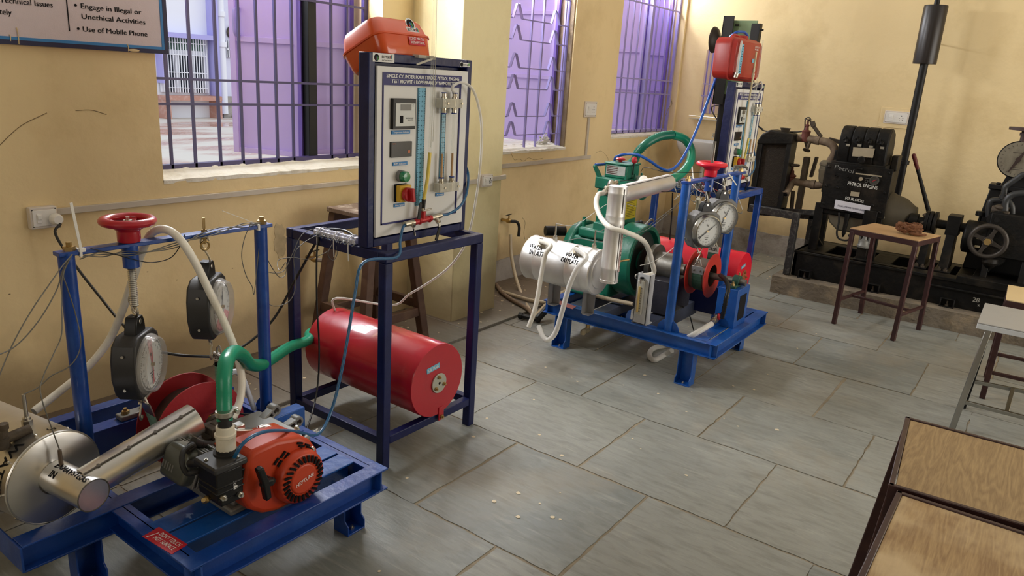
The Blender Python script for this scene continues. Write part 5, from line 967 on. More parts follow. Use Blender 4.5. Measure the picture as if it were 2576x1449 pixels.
# ---------------------------------------------------------------- orange petrol tank behind panel one
def loft(mb, rings, cap0=True, cap1=True):
    n = len(rings[0]); o = len(mb.v); vs = [p for r in rings for p in r]; fs = [(i * n + k, i * n + (k + 1) % n, (i + 1) * n + (k + 1) % n, (i + 1) * n + k) for i in range(len(rings) - 1) for k in range(n)]
    if cap0: fs.append(tuple(range(n - 1, -1, -1)))
    if cap1: fs.append(tuple(range((len(rings) - 1) * n, len(rings) * n)))
    mb.add(vs, fs); return mb
def rrect(c, u, v, a, b, r, k=6):
    c, u, v = Vector(c), Vector(u), Vector(v); P = []
    for sx, sy, a0 in ((1, 1, 0), (-1, 1, 90), (-1, -1, 180), (1, -1, 270)):
        for i in range(k): an = math.radians(a0 + 90 * i / (k - 1)); P.append(c + u * (sx * (a - r) + r * math.cos(an)) + v * (sy * (b - r) + r * math.sin(an)))
    return P
tl = math.radians(26); TU, TV, TW = V(1, 0.04, 0).normalized(), V(0, math.cos(tl), -math.sin(tl)), V(0, math.sin(tl), math.cos(tl)); TC = V(2.025, 2.082, 1.566)
tk = thing('petrol_tank', 'orange petrol tank with lipped seam perched above the panel on the navy stand', 'fuel tank', tuple(TC))
prof = [(-.075, .86, .80), (-.066, .90, .86), (-.02, .95, .94), (-.004, .965, .965), (-.003, 1.0, 1.0), (.003, 1.0, 1.0), (.004, .965, .965), (.05, .90, .88), (.066, .84, .80), (.074, .72, .66), (.077, .5, .45)]
A0, B0 = .150, .112
mb = MB(); loft(mb, [rrect(TC + TW * h, TU, TV, A0 * sx, B0 * sy, .045 * min(sx, sy)) for h, sx, sy in prof]); sh = link('tank_shell', mb, ORANGE, tk, angle=30)
mb = MB(); fo = TC - TV * (B0 * .955) ; nf = (-TV * .985 + TW * .12).normalized(); up2 = nf.cross(TU) * -1
if up2.z < 0: up2 = -up2
p = TC - TV * (B0 * .945) + TW * .040 + TU * .055; tv = (TW + TV * .15).normalized()
def dec(mb, px, py, w, h, off): mb.obox(px - TV * off, (w, .001, h), TU, TV)
q = TC + TU * .050 - TV * (B0 * .945 + .0015)
mb.obox(q + TW * .022 + TV * .003, (.064, .001, .024), TU, (TV + TW * -.14).normalized()); mb.cyl(q + TW * .047 + TV * .0075, q + TW * .047 + TV * .0065 , .023, n=24); mb.m = 1; mb.cyl(q + TW * .047 + TV * .0065, q + TW * .047 + TV * .0055, .018, n=24); mb.text('SKYY SK', q + TW * .0175 - TU * .028 + TV * .0018, TU, (TW + TV * .14).normalized(), .011, .042, .012)
for k, m_ in ((0, 2), (1, 3), (2, 4)): mb.m = m_; mb.obox(q + TU * (.018 + k * .005) + TW * (.023 + k * .0015) + TV * .0022, (.003, .001, .011 + k * .003), TU, (TV - TW * .14).normalized()); mb.obox(q + TU * (-.007 + k * .007) + TW * (.039 + k * .003) + TV * .0045, (.004, .001, .018 + k * .006), TU, (TV - TW * .14).normalized())
LOGO = [PAPER, INK, MATS['logo_red'], MATS['logo_blue'], MATS['logo_green']]; l = link('logo_sticker', mb, LOGO, sh); l.location = (0, 0, 0)
mb = MB(); mb.obox(q - TW * .022 + TV * -.0005, (.088, .001, .030), TU, (TV + TW * .14).normalized()); mb.m = 1; tv = (TW - TV * -.0).normalized(); tv2 = (TW + TV * .10).normalized()
mb.text("DON'T MIX OIL", q - TW * .0185 - TU * .040 - TV * .0022, TU, (TW - TV * .14).normalized(), .0095, .080, .012); mb.text('WITH PETROL', q - TW * .0325 - TU * .036 - TV * .0004, TU, (TW - TV * .14).normalized(), .0095, .074, .012); l = link('warning_sticker', mb, [STICKRED, WHITEINK], sh); l.location = (0, 0, 0)
mb = MB(); rn = random.Random(8); q0 = TC - TU * (A0 * .945)
for k in range(9): mb.obox(q0 + TV * rn.uniform(-.06, .02) + TW * rn.uniform(.015, .05) + TU * .006, (.001, rn.uniform(.006, .016), rn.uniform(.012, .03)), (TU + TW * -.12).normalized(), TV)
l = link('scuff_mark', mb, PAPER, sh); l.location = (0, 0, 0); bpy.data.objects.remove(l)
mb = MB(); b = TC - TW * .070 + TU * -.128 - TV * .03; mb.cyl(b, b - TW * .03, .010, n=12); mb.box((b.x - .02, b.y - .012, b.z - .06), (b.x + .012, b.y + .012, b.z - .03)); mb.cyl((b.x - .012, b.y, b.z - .05), (b.x - .012, b.y, b.z - .11), .007, n=10); link('fuel_cock', mb, RUBBER, tk, bevel=.002)
mb = MB(); mb.box((1.90, 1.985, 1.46), (1.93, 1.99, 1.54)); mb.box((2.15, 1.985, 1.46), (2.18, 1.99, 1.54)); mb.bar((1.915, 1.99, 1.50), TC + TV * .06 - TW * .078 - TU * .1, .03, .005); mb.bar((2.165, 1.99, 1.50), TC + TV * .06 - TW * .078 + TU * .1, .03, .005); link('tank_bracket', mb, NAVY, tk)
mb = MB(); b = b - TW * .10; mb.tube([b - V(.012, 0, -.02), b - V(.016, 0, .03), b - V(.014, 0, .09), b - V(.0, .01, .16), b - V(-.02, .01, .25), b - V(-.03, .01, .4)], .0055, 8); solo('fuel_tube', mb, TUBEB, 'dark blue fuel tube hanging from the orange tank beside the panel on the navy stand', 'tube')

# ---------------------------------------------------------------- hoses, tubes and wires of rig one
def hose(name, pts, r, m, label, cat, group=None, **k):
    mb = MB(); mb.tube(pts, r, k.pop('n', 10), **k); return solo(name, mb, m, label, cat, group, angle=60)
gp = [V(1.025, 1.646, .56)] + [at_y(x, y, yy) for x, y, yy in ((564, 1010, 1.666), (564, 950, 1.68), (571, 905, 1.72), (590, 886, 1.80), (612, 897, 1.90), (628, 915, 2.0), (655, 918, 2.1), (690, 898, 2.2), (730, 872, 2.3), (775, 856, 2.42))] + [V(1.99, 2.50, .345), V(2.062, 2.515, .342)]
hose('suction_hose', gp, .0205, HOSEG, 'green ribbed suction hose from the orange engine to red air tank', 'hose', rib=.045, ribstep=.0042, n=14)
mb = MB(); mb.lathe((1.025, 1.646, .578), (0, 0, 1), [(.0225, 0), (.0235, .001), (.0235, .013), (.0225, .014)], 28); mb.box((1.046, 1.636, .579), (1.061, 1.656, .592)); mb.cyl((1.053, 1.626, .585), (1.053, 1.666, .585), .006, n=10); solo('hose_clamp', mb, STEEL, 'steel worm drive clamp on the green hose above the black air cleaner', 'clamp')
wp = [at_y(x, y, yy) for x, y, yy in ((85, 1035, 2.34), (150, 985, 2.36), (215, 930, 2.36), (275, 855, 2.34), (312, 770, 2.28), (338, 690, 2.22), (360, 625, 2.18))] + [at_y(x, y, yy) for x, y, yy in ((385, 584, 2.15), (420, 578, 2.11), (455, 605, 2.08), (492, 662, 2.06), (530, 740, 2.05), (568, 820, 2.03), (595, 890, 2.02), (608, 950, 2.0), (605, 1000, 1.98), (592, 1040, 1.95), (572, 1075, 1.92))]
hose('water_hose', wp, .0125, HOSEW, 'milky white water hose draped over the blue cross beam', 'hose')
bp_ = [V(1.955, 1.903, .938), V(1.93, 1.89, .925), V(1.88, 1.85, .895), V(1.835, 1.82, .85)] + [at_y(x, y, yy) for x, y, yy in ((915, 660, 1.80), (893, 740, 1.79), (878, 830, 1.78), (860, 930, 1.77), (838, 1020, 1.76), (815, 1075, 1.735), (790, 1095, 1.71), (740, 1085, 1.66), (680, 1084, 1.61), (640, 1095, 1.59), (612, 1115, 1.585), (597, 1137, 1.59), (590, 1150, 1.60))]
hose('fuel_tube', bp_, .0052, TUBEB, 'teal blue fuel tube from panel valve down to the orange engine', 'tube')
hose('drain_tube', [V(2.218, 1.909, 1.415)] + [at_y(x, y, yy) for x, y, yy in ((1137, 222, 1.90), (1150, 210, 1.90), (1170, 209, 1.90), (1192, 230, 1.90), (1207, 280, 1.90), (1212, 340, 1.90), (1207, 430, 1.90), (1196, 510, 1.92), (1183, 575, 1.95), (1165, 625, 2.0), (1130, 672, 2.1), (1080, 710, 2.2), (1030, 740, 2.28), (985, 768, 2.36))] + [V(2.093, 2.44, .50), V(2.08, 2.44, .44)], .0052, HOSEC, 'clear plastic tube arching from manometer down behind the navy stand', 'tube')
cp = [V(1.258, 3.08, .83)] + [at_y(x, y, yy) for x, y, yy in ((140, 590, 3.06), (190, 668, 3.0), (250, 745, 2.9), (310, 818, 2.75), (370, 872, 2.55), (430, 890, 2.45), (500, 896, 2.40), (560, 893, 2.40), (625, 862, 2.40), (690, 800, 2.38), (745, 700, 2.34), (790, 618, 2.28), (808, 590, 2.24))] + [V(1.84, 2.20, .885), V(1.845, 2.1, .895), V(1.83, 2.02, .88)]
hose('power_cable', cp, .0052, CABLE, 'thick black mains cable sagging from wall plug to the navy stand', 'cable')
hose('signal_cable', [V(1.80, 2.20, .86)] + [at_y(x, y, yy) for x, y, yy in ((797, 640, 2.18), (797, 760, 2.17), (803, 870, 2.16), (800, 960, 2.15), (790, 1020, 2.10), (772, 1080, 2.0), (765, 1088, 1.98))], .0036, CABLE, 'thin black cable dropping from the terminal block to the blue bed', 'cable')
hose('signal_cable', [at_y(x, y, yy) for x, y, yy in ((528, 1045, 2.0), (560, 1030, 2.05), (600, 1040, 2.02), (660, 1046, 1.99), (700, 1060, 1.97), (740, 1075, 1.95), (765, 1088, 1.97))], .003, CABLE, 'thin black cable lying across the bed to the speed sensor', 'cable')
mb = MB(); rn = random.Random(12); c = at_y(783, 1092, 1.93)
for k in range(4): mb.tube([c + V(rn.uniform(-.03, .03), rn.uniform(-.02, .02), rn.uniform(-.006, .012)) for _ in range(7)], .0022, 6)
solo('cable_coil', mb, WIREW, 'small bundle of pale wire ends beside the orange engine', 'wire')
hose('breather_tube', [at_y(x, y, 2.16) for x, y in ((575, 940), (595, 935), (612, 955), (625, 990), (640, 1030))], .0095, mat('white_corrugated_tube', (.72, .74, .80), .4, 0, .05, 30), 'short white corrugated tube behind the green hose', 'tube', rib=.06, ribstep=.004)
GW = 'thin braided thermocouple wires of the petrol rig'
def wire(pts, label, r=.0016, m=None, group=GW): return hose('thermocouple_wire', pts, r, m or WIRE, label, 'wire', group, n=6)
b1 = PB1 + V(0, 0, .095); b2 = PB2 + V(0, 0, .055)
W = lambda L, ya, yb: [at_y(x, y, ya + (yb - ya) * i / max(1, len(L) - 1)) for i, (x, y) in enumerate(L)]
wire([b1] + W([(95, 975), (130, 945), (170, 925), (195, 895), (203, 855), (190, 790), (168, 720), (160, 690), (178, 645)], 2.09, 2.10), 'braided wire looping from the big calorimeter probe round the blue post near it')
wire([b2] + W([(104, 1000), (108, 950), (135, 890), (155, 840), (155, 760), (158, 690), (180, 642)], 1.95, 2.10), 'braided wire from the stub probe straight up to the blue post')
wire(W([(-20, 990), (30, 870), (80, 780), (135, 700), (160, 665), (182, 640)], 2.02, 2.10), 'outermost braided wire sweeping up to the blue post top')
wire(W([(-20, 900), (40, 870), (95, 810), (140, 735), (158, 680), (180, 640)], 2.02, 2.10), 'second braided wire sweeping up to the blue post')
for k, dz in enumerate((0, .007, -.007)):
    wire([V(.90, 2.108, .944 + dz), V(.96, 2.105, .942 - dz), V(1.02, 2.103, .935 + dz), V(1.09, 2.103, .93), V(1.18, 2.104, .938 - dz), V(1.26, 2.104, .955 + dz), V(1.34, 2.105, .966 + dz), V(1.42, 2.112, .967 - dz), V(1.49, 2.118, .966)], 'braided wire bundled along the blue cross beam')
wire(W([(228, 625), (290, 640), (345, 655), (385, 660), (430, 648), (455, 615), (465, 590)], 2.10, 2.10), 'black wire loop drooping under the blue cross beam', .0014, CABLE)
wire(W([(632, 560), (615, 600), (608, 645), (618, 690), (634, 720), (640, 735), (655, 600), (668, 590)], 2.11, 2.12), 'wire loop hanging down beside the blue post near the navy stand', .0014)
wire(W([(655, 565), (668, 640), (700, 695), (718, 690), (720, 660), (703, 680)], 2.12, 2.2) + W([(700, 655), (735, 648), (775, 652), (820, 635), (835, 620)], 2.25, 2.2), 'wire loop between the blue post and navy stand', .0014)
wire(W([(660, 680), (690, 687), (715, 680), (735, 640), (760, 590), (795, 575), (805, 580)], 2.14, 2.2), 'wire rising from the blue post to the terminal block, upper run', .0014)
wire(W([(662, 755), (690, 770), (725, 760), (742, 730), (742, 690), (740, 640), (765, 610), (805, 588)], 2.14, 2.2), 'wire rising from the blue post to the terminal block, lower loop', .0014)
wire(W([(835, 615), (825, 640), (838, 655), (848, 640), (846, 620)], 2.1, 2.1), 'small loop of wire hanging from the terminal block', .0014)
mb = MB(); mb.bar((.905, 2.105, .962), (.885, 2.09, 1.098), .0075, .0022, (0, 1, 0)); mb.box((.90, 2.10, .958), (.915, 2.112, .968)); mb.box((.902, 2.106, .944), (.908, 2.154, .964)); solo('cable_tie', mb, WHITE, 'white cable tie sticking up from the handwheel end of the blue cross beam', 'cable tie')
mb = MB(); mb.bar((1.475, 2.12, .964), (1.355, 2.13, 1.02), .005, .0018, (0, 0, 1)); mb.box((1.47, 2.106, .944), (1.477, 2.154, .964)); solo('cable_tie', mb, WHITE, 'white cable tie slanting off the cross beam by the navy stand', 'cable tie')
# terminal block on the side rail of stand one
tb = thing('terminal_block', 'translucent white terminal strip tied on the side rail of the navy stand', 'terminal block', (1.82, 2.12, .863))
mb = MB()
for k in range(12): y = 2.23 - k * .0195; mb.box((1.805, y - .0085, .864), (1.838, y + .0085, .882)); mb.box((1.813, y - .007, .882), (1.830, y + .007, .890))
link('connector_strip', mb, mat('cloudy_nylon', (.62, .62, .70), .35, 0, .1, 30), tb, bevel=.002)
mb = MB()
for y in (2.205, 2.11, 2.03): mb.tube([(1.796, y, .80), (1.795, y, .868), (1.81, y, .892), (1.838, y, .89), (1.845, y, .862)], .0022, 6)
link('tie', mb, WHITE, tb)
mb = MB(); rn = random.Random(21)
for k in range(12): y = 2.225 - k * .0195; mb.tube([(1.806, y, .873), (1.792, y - .01 + rn.uniform(-.01, .01), .872), (1.786, y + rn.uniform(-.03, .03), .862)], .0016, 6)
link('wire_tail', mb, WIRE, tb)
# wooden stool behind stand one
ws = thing('wooden_stool', 'tall dark wooden stool with speckled top behind the navy stand', 'stool', (2.75, 2.85, 0.0))
xs_, ys_ = (2.50, 2.98), (2.74, 3.06)
tops = {}
for x, sx in ((2.47, 1), (2.93, -1)):
    for y, sy in ((2.68, 1), (3.06, -1)):
        mb = MB(); mb.bar((x, y, .017 if y > 2.6 else 0), (x + sx * .10, y + sy * .055, .75), .05, .045, (0, 1, 0)); link('leg', mb, DARKWOOD, ws, bevel=.004)
mb = MB(); mb.box((2.53, 2.71, .75), (2.87, 3.03, .775)); link('seat', mb, mat('paint_flecked_wood', (.15, .10, .07), .6, 0, .2, 10, dirt=(.6, .52, .42), dirt_amt=.9, dirt_scale=16), ws, bevel=.004)
mb = MB()
for y in (2.695, 3.045): mb.bar((2.50, y, .20), (2.90, y, .20), .03, .05); mb.bar((2.56, y + (.03 if y < 2.8 else -.03), .70), (2.84, y + (.03 if y < 2.8 else -.03), .70), .025, .06)
for x in (2.495, 2.905): mb.bar((x, 2.69, .24), (x, 3.05, .24), .03, .05)
link('stretcher', mb, DARKWOOD, ws, bevel=.003)

# ================================================================ RIG TWO (diesel)
O2 = V(2.73, -.26, 0)
bd = thing('test_bed', 'bright blue channel test bed carrying the green diesel engine', 'test bed', (3.86, 1.18, 0))
z0, z1 = .18, .255; X0, X1, Y0, Y1 = 3.455, 4.262, 1.185, 2.235
mb = MB(); channel(mb, (X0, Y0), (X1, Y0), z0, z1, (0, -1), .06); channel(mb, (X0, Y0), (X0, Y1), z0, z1, (-1, 0), .06); channel(mb, (X1, Y0), (X1, Y1), z0, z1, (1, 0), .06); channel(mb, (X0, Y1), (X1, Y1), z0, z1, (0, 1), .06); mb.box((X0 + .05, 1.255, .249), (X1 - .05, 1.335, .2552)); mb.box((X0 + .08, 1.335, .185), (X1 - .05, 1.341, .252)); link('perimeter_frame', mb, BRIGHTBLUE, bd, bevel=.0015)
mb = MB(); mb.box((X0 + .05, 1.60, .16), (X1 - .05, 1.68, .245)); mb.box((3.50, 1.40, .20), (X1 - .03, 1.46, .33)) if False else None; mb.box((X0 + .06, 2.02, .20), (X1 - .05, 2.09, .2552)); mb.box((X0 + .06, 1.86, .20), (X1 - .05, 1.93, .2552)); link('cross_member', mb, mat('dusty_grey_blue_steel', (.05, .06, .10), .6, 0, .3, 10), bd, bevel=.002)
mb = MB(); mb.box((4.16, 1.36, .19), (4.255, 1.66, .36)); link('far_upstand', mb, NAVY, bd, bevel=.002)
for c, a in (((3.475, 1.335), (0, -1)), ((3.465, 2.10), (0, -1)), ((4.22, 1.335), (0, -1)), ((4.22, 2.10), (0, -1))): foot(bd, c, .18, BRIGHTBLUE, a, .078)
mb = MB(); mb.box((3.79, 1.225, .2555), (3.975, 1.335, .47)); sb = link('bearing_box', mb, BRIGHTBLUE, bd, bevel=.002)
mb = MB(); mb.box((3.835, 1.2235, .29), (3.935, 1.2255, .43)); k = link('box_cutout', mb, INK, sb); k.location = (0, 0, 0)
mb = MB(); mb.box((3.72, 1.58, .2555), (4.02, 1.70, .45)); link('bearing_box', mb, mat('black_film_wrap', (.03, .03, .04), .3, 0, .3, 12, .6, 12), bd, bevel=.004)
post(bd, 3.50, 1.47, .255, 1.03, .0235, BRIGHTBLUE); post(bd, 4.215, 1.47, .255, 1.03, .0235, BRIGHTBLUE)
mb = MB(); mb.box((3.475, 1.45, 1.030), (4.30, 1.49, 1.044)); link('cross_beam', mb, BLUE, bd, bevel=.002)
mb = MB(); mb.bolt((3.51, 1.47, 1.044), (0, 0, 1), .015, .012); mb.bolt((4.26, 1.47, 1.044), (0, 0, 1), .015, .012); link('bolt', mb, BRASS, bd)
handwheel(bd, 3.80, 1.47, 1.044, BRIGHTRED, .11, .06, BLUE, .92)
mb = MB(); mb.torus((4.02, 1.47, 1.0), (0, 1, 0), .016, .005, 20, 8); mb.cyl((4.02, 1.47, 1.01), (4.02, 1.47, 1.06), .005); link('eye_bolt', mb, IRON, bd)
st = MB(); a, b, c, d = [at_z(x, y, .2558) for x, y in ((1395, 762), (1408, 756), (1450, 771), (1440, 778))]; st.quad(a, b, c, d); st.add([p + V(0, 0, .0006) for p in (a, b, c, d)], [(0, 1, 2, 3)]); link('warning_sticker', st, mat('faded_red_sticker', (.45, .12, .10), .6, 0, .3, 40), bd)
SX, SZ = 3.88, .497
d2 = brake_drum('bright red brake drum with large hole, near bearing of the diesel rig', SX, 1.41, 1.52, SZ, .124, .088, mat('orange_red_enamel', (.48, .03, .02), .4, 0, .12, 8), .062, mat('oily_iron_rim', (.17, .13, .10), .45, .7, .35, 12))
mb = MB(); mb.cyl((SX, 1.22, SZ), (SX, 1.80, SZ), .018, n=20); mb.cyl((SX, 1.62, SZ), (SX, 1.745, SZ), .078, n=40); mb.cyl((SX, 1.745, SZ), (SX, 1.775, SZ), .115, n=40); mb.cyl((SX, 1.57, SZ), (SX, 1.60, SZ), .032, n=20); [mb.obox((SX, 1.465, SZ), (.17, .012, .02), V(math.cos(a), 0, math.sin(a)), (0, 1, 0)) for a in (0, 1.57)]; link('shaft', mb, IRON, d2)
t = thing('pillow_block_bearing', 'dark pillow block bearing on the blue box at the shaft end', 'bearing', (SX, 1.27, .47)); mb = MB(); mb.box((SX - .075, 1.25, .47), (SX + .075, 1.29, .484)); mb.cyl((SX, 1.252, SZ), (SX, 1.288, SZ), .034, n=28); mb.box((SX - .034, 1.252, .475), (SX + .034, 1.288, SZ)); link('housing', mb, DGREEN, t, bevel=.003)
mb = MB(); mb.bolt((SX - .058, 1.27, .484), (0, 0, 1), .011, .01); mb.bolt((SX + .058, 1.27, .484), (0, 0, 1), .011, .01); mb.cyl((SX, 1.262, .53), (SX, 1.262, .546), .005); link('bolt', mb, BRASS, t)
# belt and scales
bl = thing('brake_belt', 'dark green webbing brake belt with DIESEL tag on the bright red drum', 'belt', (SX + .09, 1.465, .5)); rr = .091; mb = MB()
arc = [V(SX + rr * math.cos(a), 1.465, SZ + rr * math.sin(a)) for a in [.25 - k * (PI + .5) / 16 for k in range(17)]]; path = [V(SX + .105, 1.465, .60)] + arc
for a, b in zip(path, path[1:]): mb.obox((a + b) / 2, (.055, (b - a).length * 1.05, .004), (0, 1, 0), (b - a))
link('webbing', mb, BELTD, bl)
mb = MB(); mb.obox((SX + .107, 1.465, .615), (.004, .062, .055), (1, 0, 0), (0, 1, 0)); mb.m = 1; mb.text('DIESEL', (SX + .1045, 1.492, .615), (0, -1, 0), (0, 0, 1), .016, .052, .012); mb.m = 0; mb.tube([(SX + .107, 1.445, .64), (SX + .107, 1.465, .672), (SX + .107, 1.485, .64)], .0035, 8); link('name_tag', mb, [mat('grubby_tag', (.42, .40, .34), .5, .3, .2, 20), INK], bl, bevel=.001)
mb = MB(); mb.obox((SX - .093, 1.465, .535), (.005, .066, .045), V(1, 0, .2), (0, 1, 0)); mb.m = 1; [mb.bolt((SX - .096, 1.465 + s * .018, .532), (-1, 0, 0), .006, .005) for s in (-1, 1)]; mb.m = 0; mb.tube([(SX - .09, 1.445, .56), (SX - .085, 1.465, .595), (SX - .09, 1.485, .56)], .004, 8); link('anchor_plate', mb, [mat('bare_alloy_plate', (.5, .5, .5), .35, .8, .1, 20), IRON], bl, bevel=.001)
V3 = dict(sector=None, needle=.95, ink=INK, bezel=SATIN, up=.11); V4 = dict(sector=None, needle=.45, ink=INK, bezel=SATIN, up=.10)
scale('grey dial scale hanging in front, its dial overlapping the other diesel rig scale', G, (3.79, 1.47, .90), (0, 0, math.radians(-30)), GAUGEGREY2, V3)
scale('grey dial scale hanging behind, partly hidden by the other diesel rig scale', G, (4.02, 1.47, .945), (0, 0, math.radians(-30)), GAUGEGREY2, V4)
# ---------------------------------------------------------------- green diesel engine
e = thing('diesel_engine', 'upright dark green diesel engine with big flywheel on bright blue bed', 'engine', (3.93, 2.08, .255))
mb = MB(); mb.lathe((SX, 1.955, SZ), (0, -1, 0), [(.10, 0), (.175, .0), (.205, .004), (.213, .010), (.213, .122), (.206, .13), (.185, .13), (.178, .10), (.06, .095), (.06, .135)], 72); link('flywheel', mb, GREEN, e, bevel=.002)
mb = MB(); mb.lathe((SX, 1.856, SZ), (0, -1, 0), [(.17, 0), (.176, .002)], 56); mb.lathe((SX, 1.83, SZ), (0, -1, 0), [(.09, 0), (.09, .01), (.05, .012)], 40); link('flywheel_face', mb, mat('oily_black_face', (.02, .03, .025), .5, .2, .3, 10), e)
mb = MB(); mb.box((3.74, 1.965, .262), (4.06, 2.25, .60)); mb.lathe((3.90, 2.24, .47), (0, 1, 0), [(.20, 0), (.20, .03), (.18, .07), (.12, .10), (.04, .11)], 48); mb.box((3.70, 1.99, .2565), (4.10, 2.23, .29)); mb.box((3.73, 1.985, .60), (4.03, 2.21, .66)); link('crankcase', mb, GREEN, e, bevel=.016, seg=3)
mb = MB(); mb.box((3.84, 1.98, .64), (4.01, 2.16, .90)); mb.box((3.835, 1.975, .655), (4.015, 2.165, .67)); mb.box((3.835, 1.975, .86), (4.015, 2.165, .88)); link('cylinder_block', mb, GREEN, e, bevel=.008)
mb = MB(); mb.text('WATER', (3.8385, 2.135, .845), (0, -1, 0), (0, 0, 1), .017, .075, .02); link('lettering', mb, INK, e)
mb = MB(); mb.box((3.825, 1.965, .885), (4.04, 2.18, .955)); mb.cyl((3.85, 2.15, .93), (3.82, 2.19, 1.02), .016, .012, 14); mb.cyl((4.03, 1.975, .92), (4.08, 1.97, .92), .03, n=20); mb.box((3.83, 1.95, .895), (3.88, 1.97, .94)); link('cylinder_head', mb, GREEN, e, bevel=.008)
mb = MB()
for x, y in ((3.84, 2.165), (4.025, 2.165), (4.025, 1.98), (3.84, 1.985), (3.93, 1.975)): mb.bolt((x, y, .955), (0, 0, 1), .011, .012); mb.cyl((x, y, .955), (x, y, .985), .006)
for x, y in ((3.75, 2.0), (3.78, 2.2)): mb.cyl((x, y, .65), (x, y, .70), .012, n=12); mb.hex((x, y, .70), (0, 0, 1), .014, .012)
link('stud', mb, GREEN, e)
mb = MB(); mb.box((3.862, 1.995, .955), (4.02, 2.14, 1.032)); mb.box((3.856, 1.989, 1.032), (4.026, 2.146, 1.042)); rb = link('rocker_box', mb, GREEN, e, bevel=.005)
mb = MB(); mb.box((3.860, 2.005, .972), (3.8625, 2.13, 1.025)); mb.m = 1; [mb.box((3.8592, 2.055, .978 + k * .010), (3.8605, 2.125, .983 + k * .010)) for k in range(5)]; k = link('instruction_plate', mb, [mat('plate_grey', (.45, .47, .45), .5, .2, .2, 40), mat('plate_print', (.10, .045, .035), .6, 0, 0)], rb); k.location = (0, 0, 0)
mb = MB(); mb.lathe((3.95, 2.09, 1.042), (0, 0, 1), [(.010, 0), (.012, .008), (.028, .012), (.030, .018), (.022, .024), (.008, .026)], 20); link('filler_cap', mb, mat('red_cap', (.45, .02, .03), .35, 0, .05, 10), e)
mb = MB(); mb.cyl((3.92, 1.985, .98), (3.915, 1.982, 1.055), .004, n=8); mb.m = 1; mb.sphere((3.914, 1.981, 1.066), .017, 1, 1, 1.25, 16); link('decompression_lever', mb, [BLACK, mat('red_cap', (.45, .02, .03), .35, 0, .05, 10)], e)
mb = MB(); mb.box((4.013, 1.985, .70), (4.0145, 2.15, .85)); yb = MB(); yb.box((3.86, 1.9775, .72), (3.995, 1.979, .845)); yb.m = 1; [yb.box((3.875, 1.976, .735 + k * .010), (3.98 - (k % 3) * .015, 1.9776, .7385 + k * .010)) for k in range(10)]; link('yellow_plate', yb, [YELLOWLBL, mat('plate_ink', (.22, .17, .02), .6, 0, 0)], e)
mb = MB(); mb.cyl((3.80, 2.34, .60), (3.70, 2.42, .60), .03, n=20); link('exhaust_stub', mb, MACHINE, e)
mb = MB(); mb.tube([(4.03, 1.97, .62), (4.07, 1.94, .67), (4.12, 1.93, .70), (4.15, 1.93, .69)], .008, 8); link('governor_arm', mb, IRON, e)
mb = MB(); mb.lathe((4.04, 1.99, .66), V(.6, -.6, .3), [(.03, 0), (.03, .012), (.022, .014), (.03, .028), (.022, .03), (.026, .044)], 20); link('fuel_pump_boot', mb, RUBBER, e)
mb = MB(); mb.box((3.745, 2.0, .60), (3.83, 2.12, .70)); mb.box((3.75, 2.02, .69), (3.80, 2.08, .72)); mb.cyl((3.78, 2.05, .72), (3.78, 2.05, .74), .015, n=12); link('fuel_pump', mb, GREEN, e, bevel=.006)
mb = MB(); p = at_y(1535, 470, 1.97); mb.cyl(p, p + V(.03, .01, .02), .020, n=16); mb.cyl(p + V(0, 0, 0), p + V(-.03, .02, -.035), .017, n=14); mb.hex(p + V(-.01, .005, -.01), (-.6, .3, -.6), .023, .014); mb.cyl(p + V(.02, 0, .01), p + V(.07, 0, .02), .013, n=12); link('water_outlet_elbow', mb, NICKEL, e)
# exhaust of the diesel rig: silver uprights
t = thing('exhaust_pipe', 'silver sheet metal exhaust elbow standing before the green engine', 'exhaust pipe', (3.275, 1.74, .45))
mb = MB(); mb.lathe((3.285, 1.735, .505), (0, 0, 1), [(.047, 0), (.047, .012), (.049, .014), (.047, .016), (.047, .07), (.0485, .075), (.047, .08), (.047, .29), (.0485, .30), (.050, .31), (.0485, .32), (.047, .34), (.0485, .345), (.047, .35), (.047, .455), (.0485, .46), (.047, .465), (.047, .495)], 40); ve = link('vertical_pipe', mb, GALV2, t)
mb = MB(); A, B = V(3.30, 1.74, .955), V(3.905, 1.752, .968); mb.cyl(A, B, .046, n=40); mb.cyl((3.96, 1.93, .935), (3.98, 1.99, .925), .046, n=32); link('horizontal_pipe', mb, GALV2, t)
mb = MB(); q = V(3.285, 1.735, 0); dd = V(-.35, -.94, 0).normalized(); mb.obox(q + dd * .0475 + V(0, 0, .66), (.004, .003, .30), V(0, 0, 1).cross(dd), dd); mb.obox(q + dd * .049 + V(0, 0, .93), (.004, .003, .12), V(0, 0, 1).cross(dd), dd); mb.bar(A + V(.03, -.02, .042), B + V(0, -.02, .042), .004, .004)
k = link('seam', mb, mat('dark_seam', (.12, .11, .10), .5, .5, .2, 20), ve); k.location = (0, 0, 0)
dd2 = V(.1, -1, 0).normalized(); u2 = V(0, 0, 1).cross(dd2); mb = MB(); mb.obox(q + dd2 * .0478 + V(0, 0, .68), (.019, .002, .23), u2, dd2); mb.m = 1
for i, ch in enumerate('EXIT GAS 3'): mb.text(ch, q + dd2 * .0492 + V(0, 0, .778 - i * .0215), V(1, .1, 0), (0, 0, 1), .012, None, .02, 'C')
mb.m = 2; mb.cyl(q + V(.02, -.045, .62), q + V(.09, -.055, .618), .005, n=10); k = link('label_strip', mb, [PINKLBL, INK, BRASS], ve); k.location = (0, 0, 0)
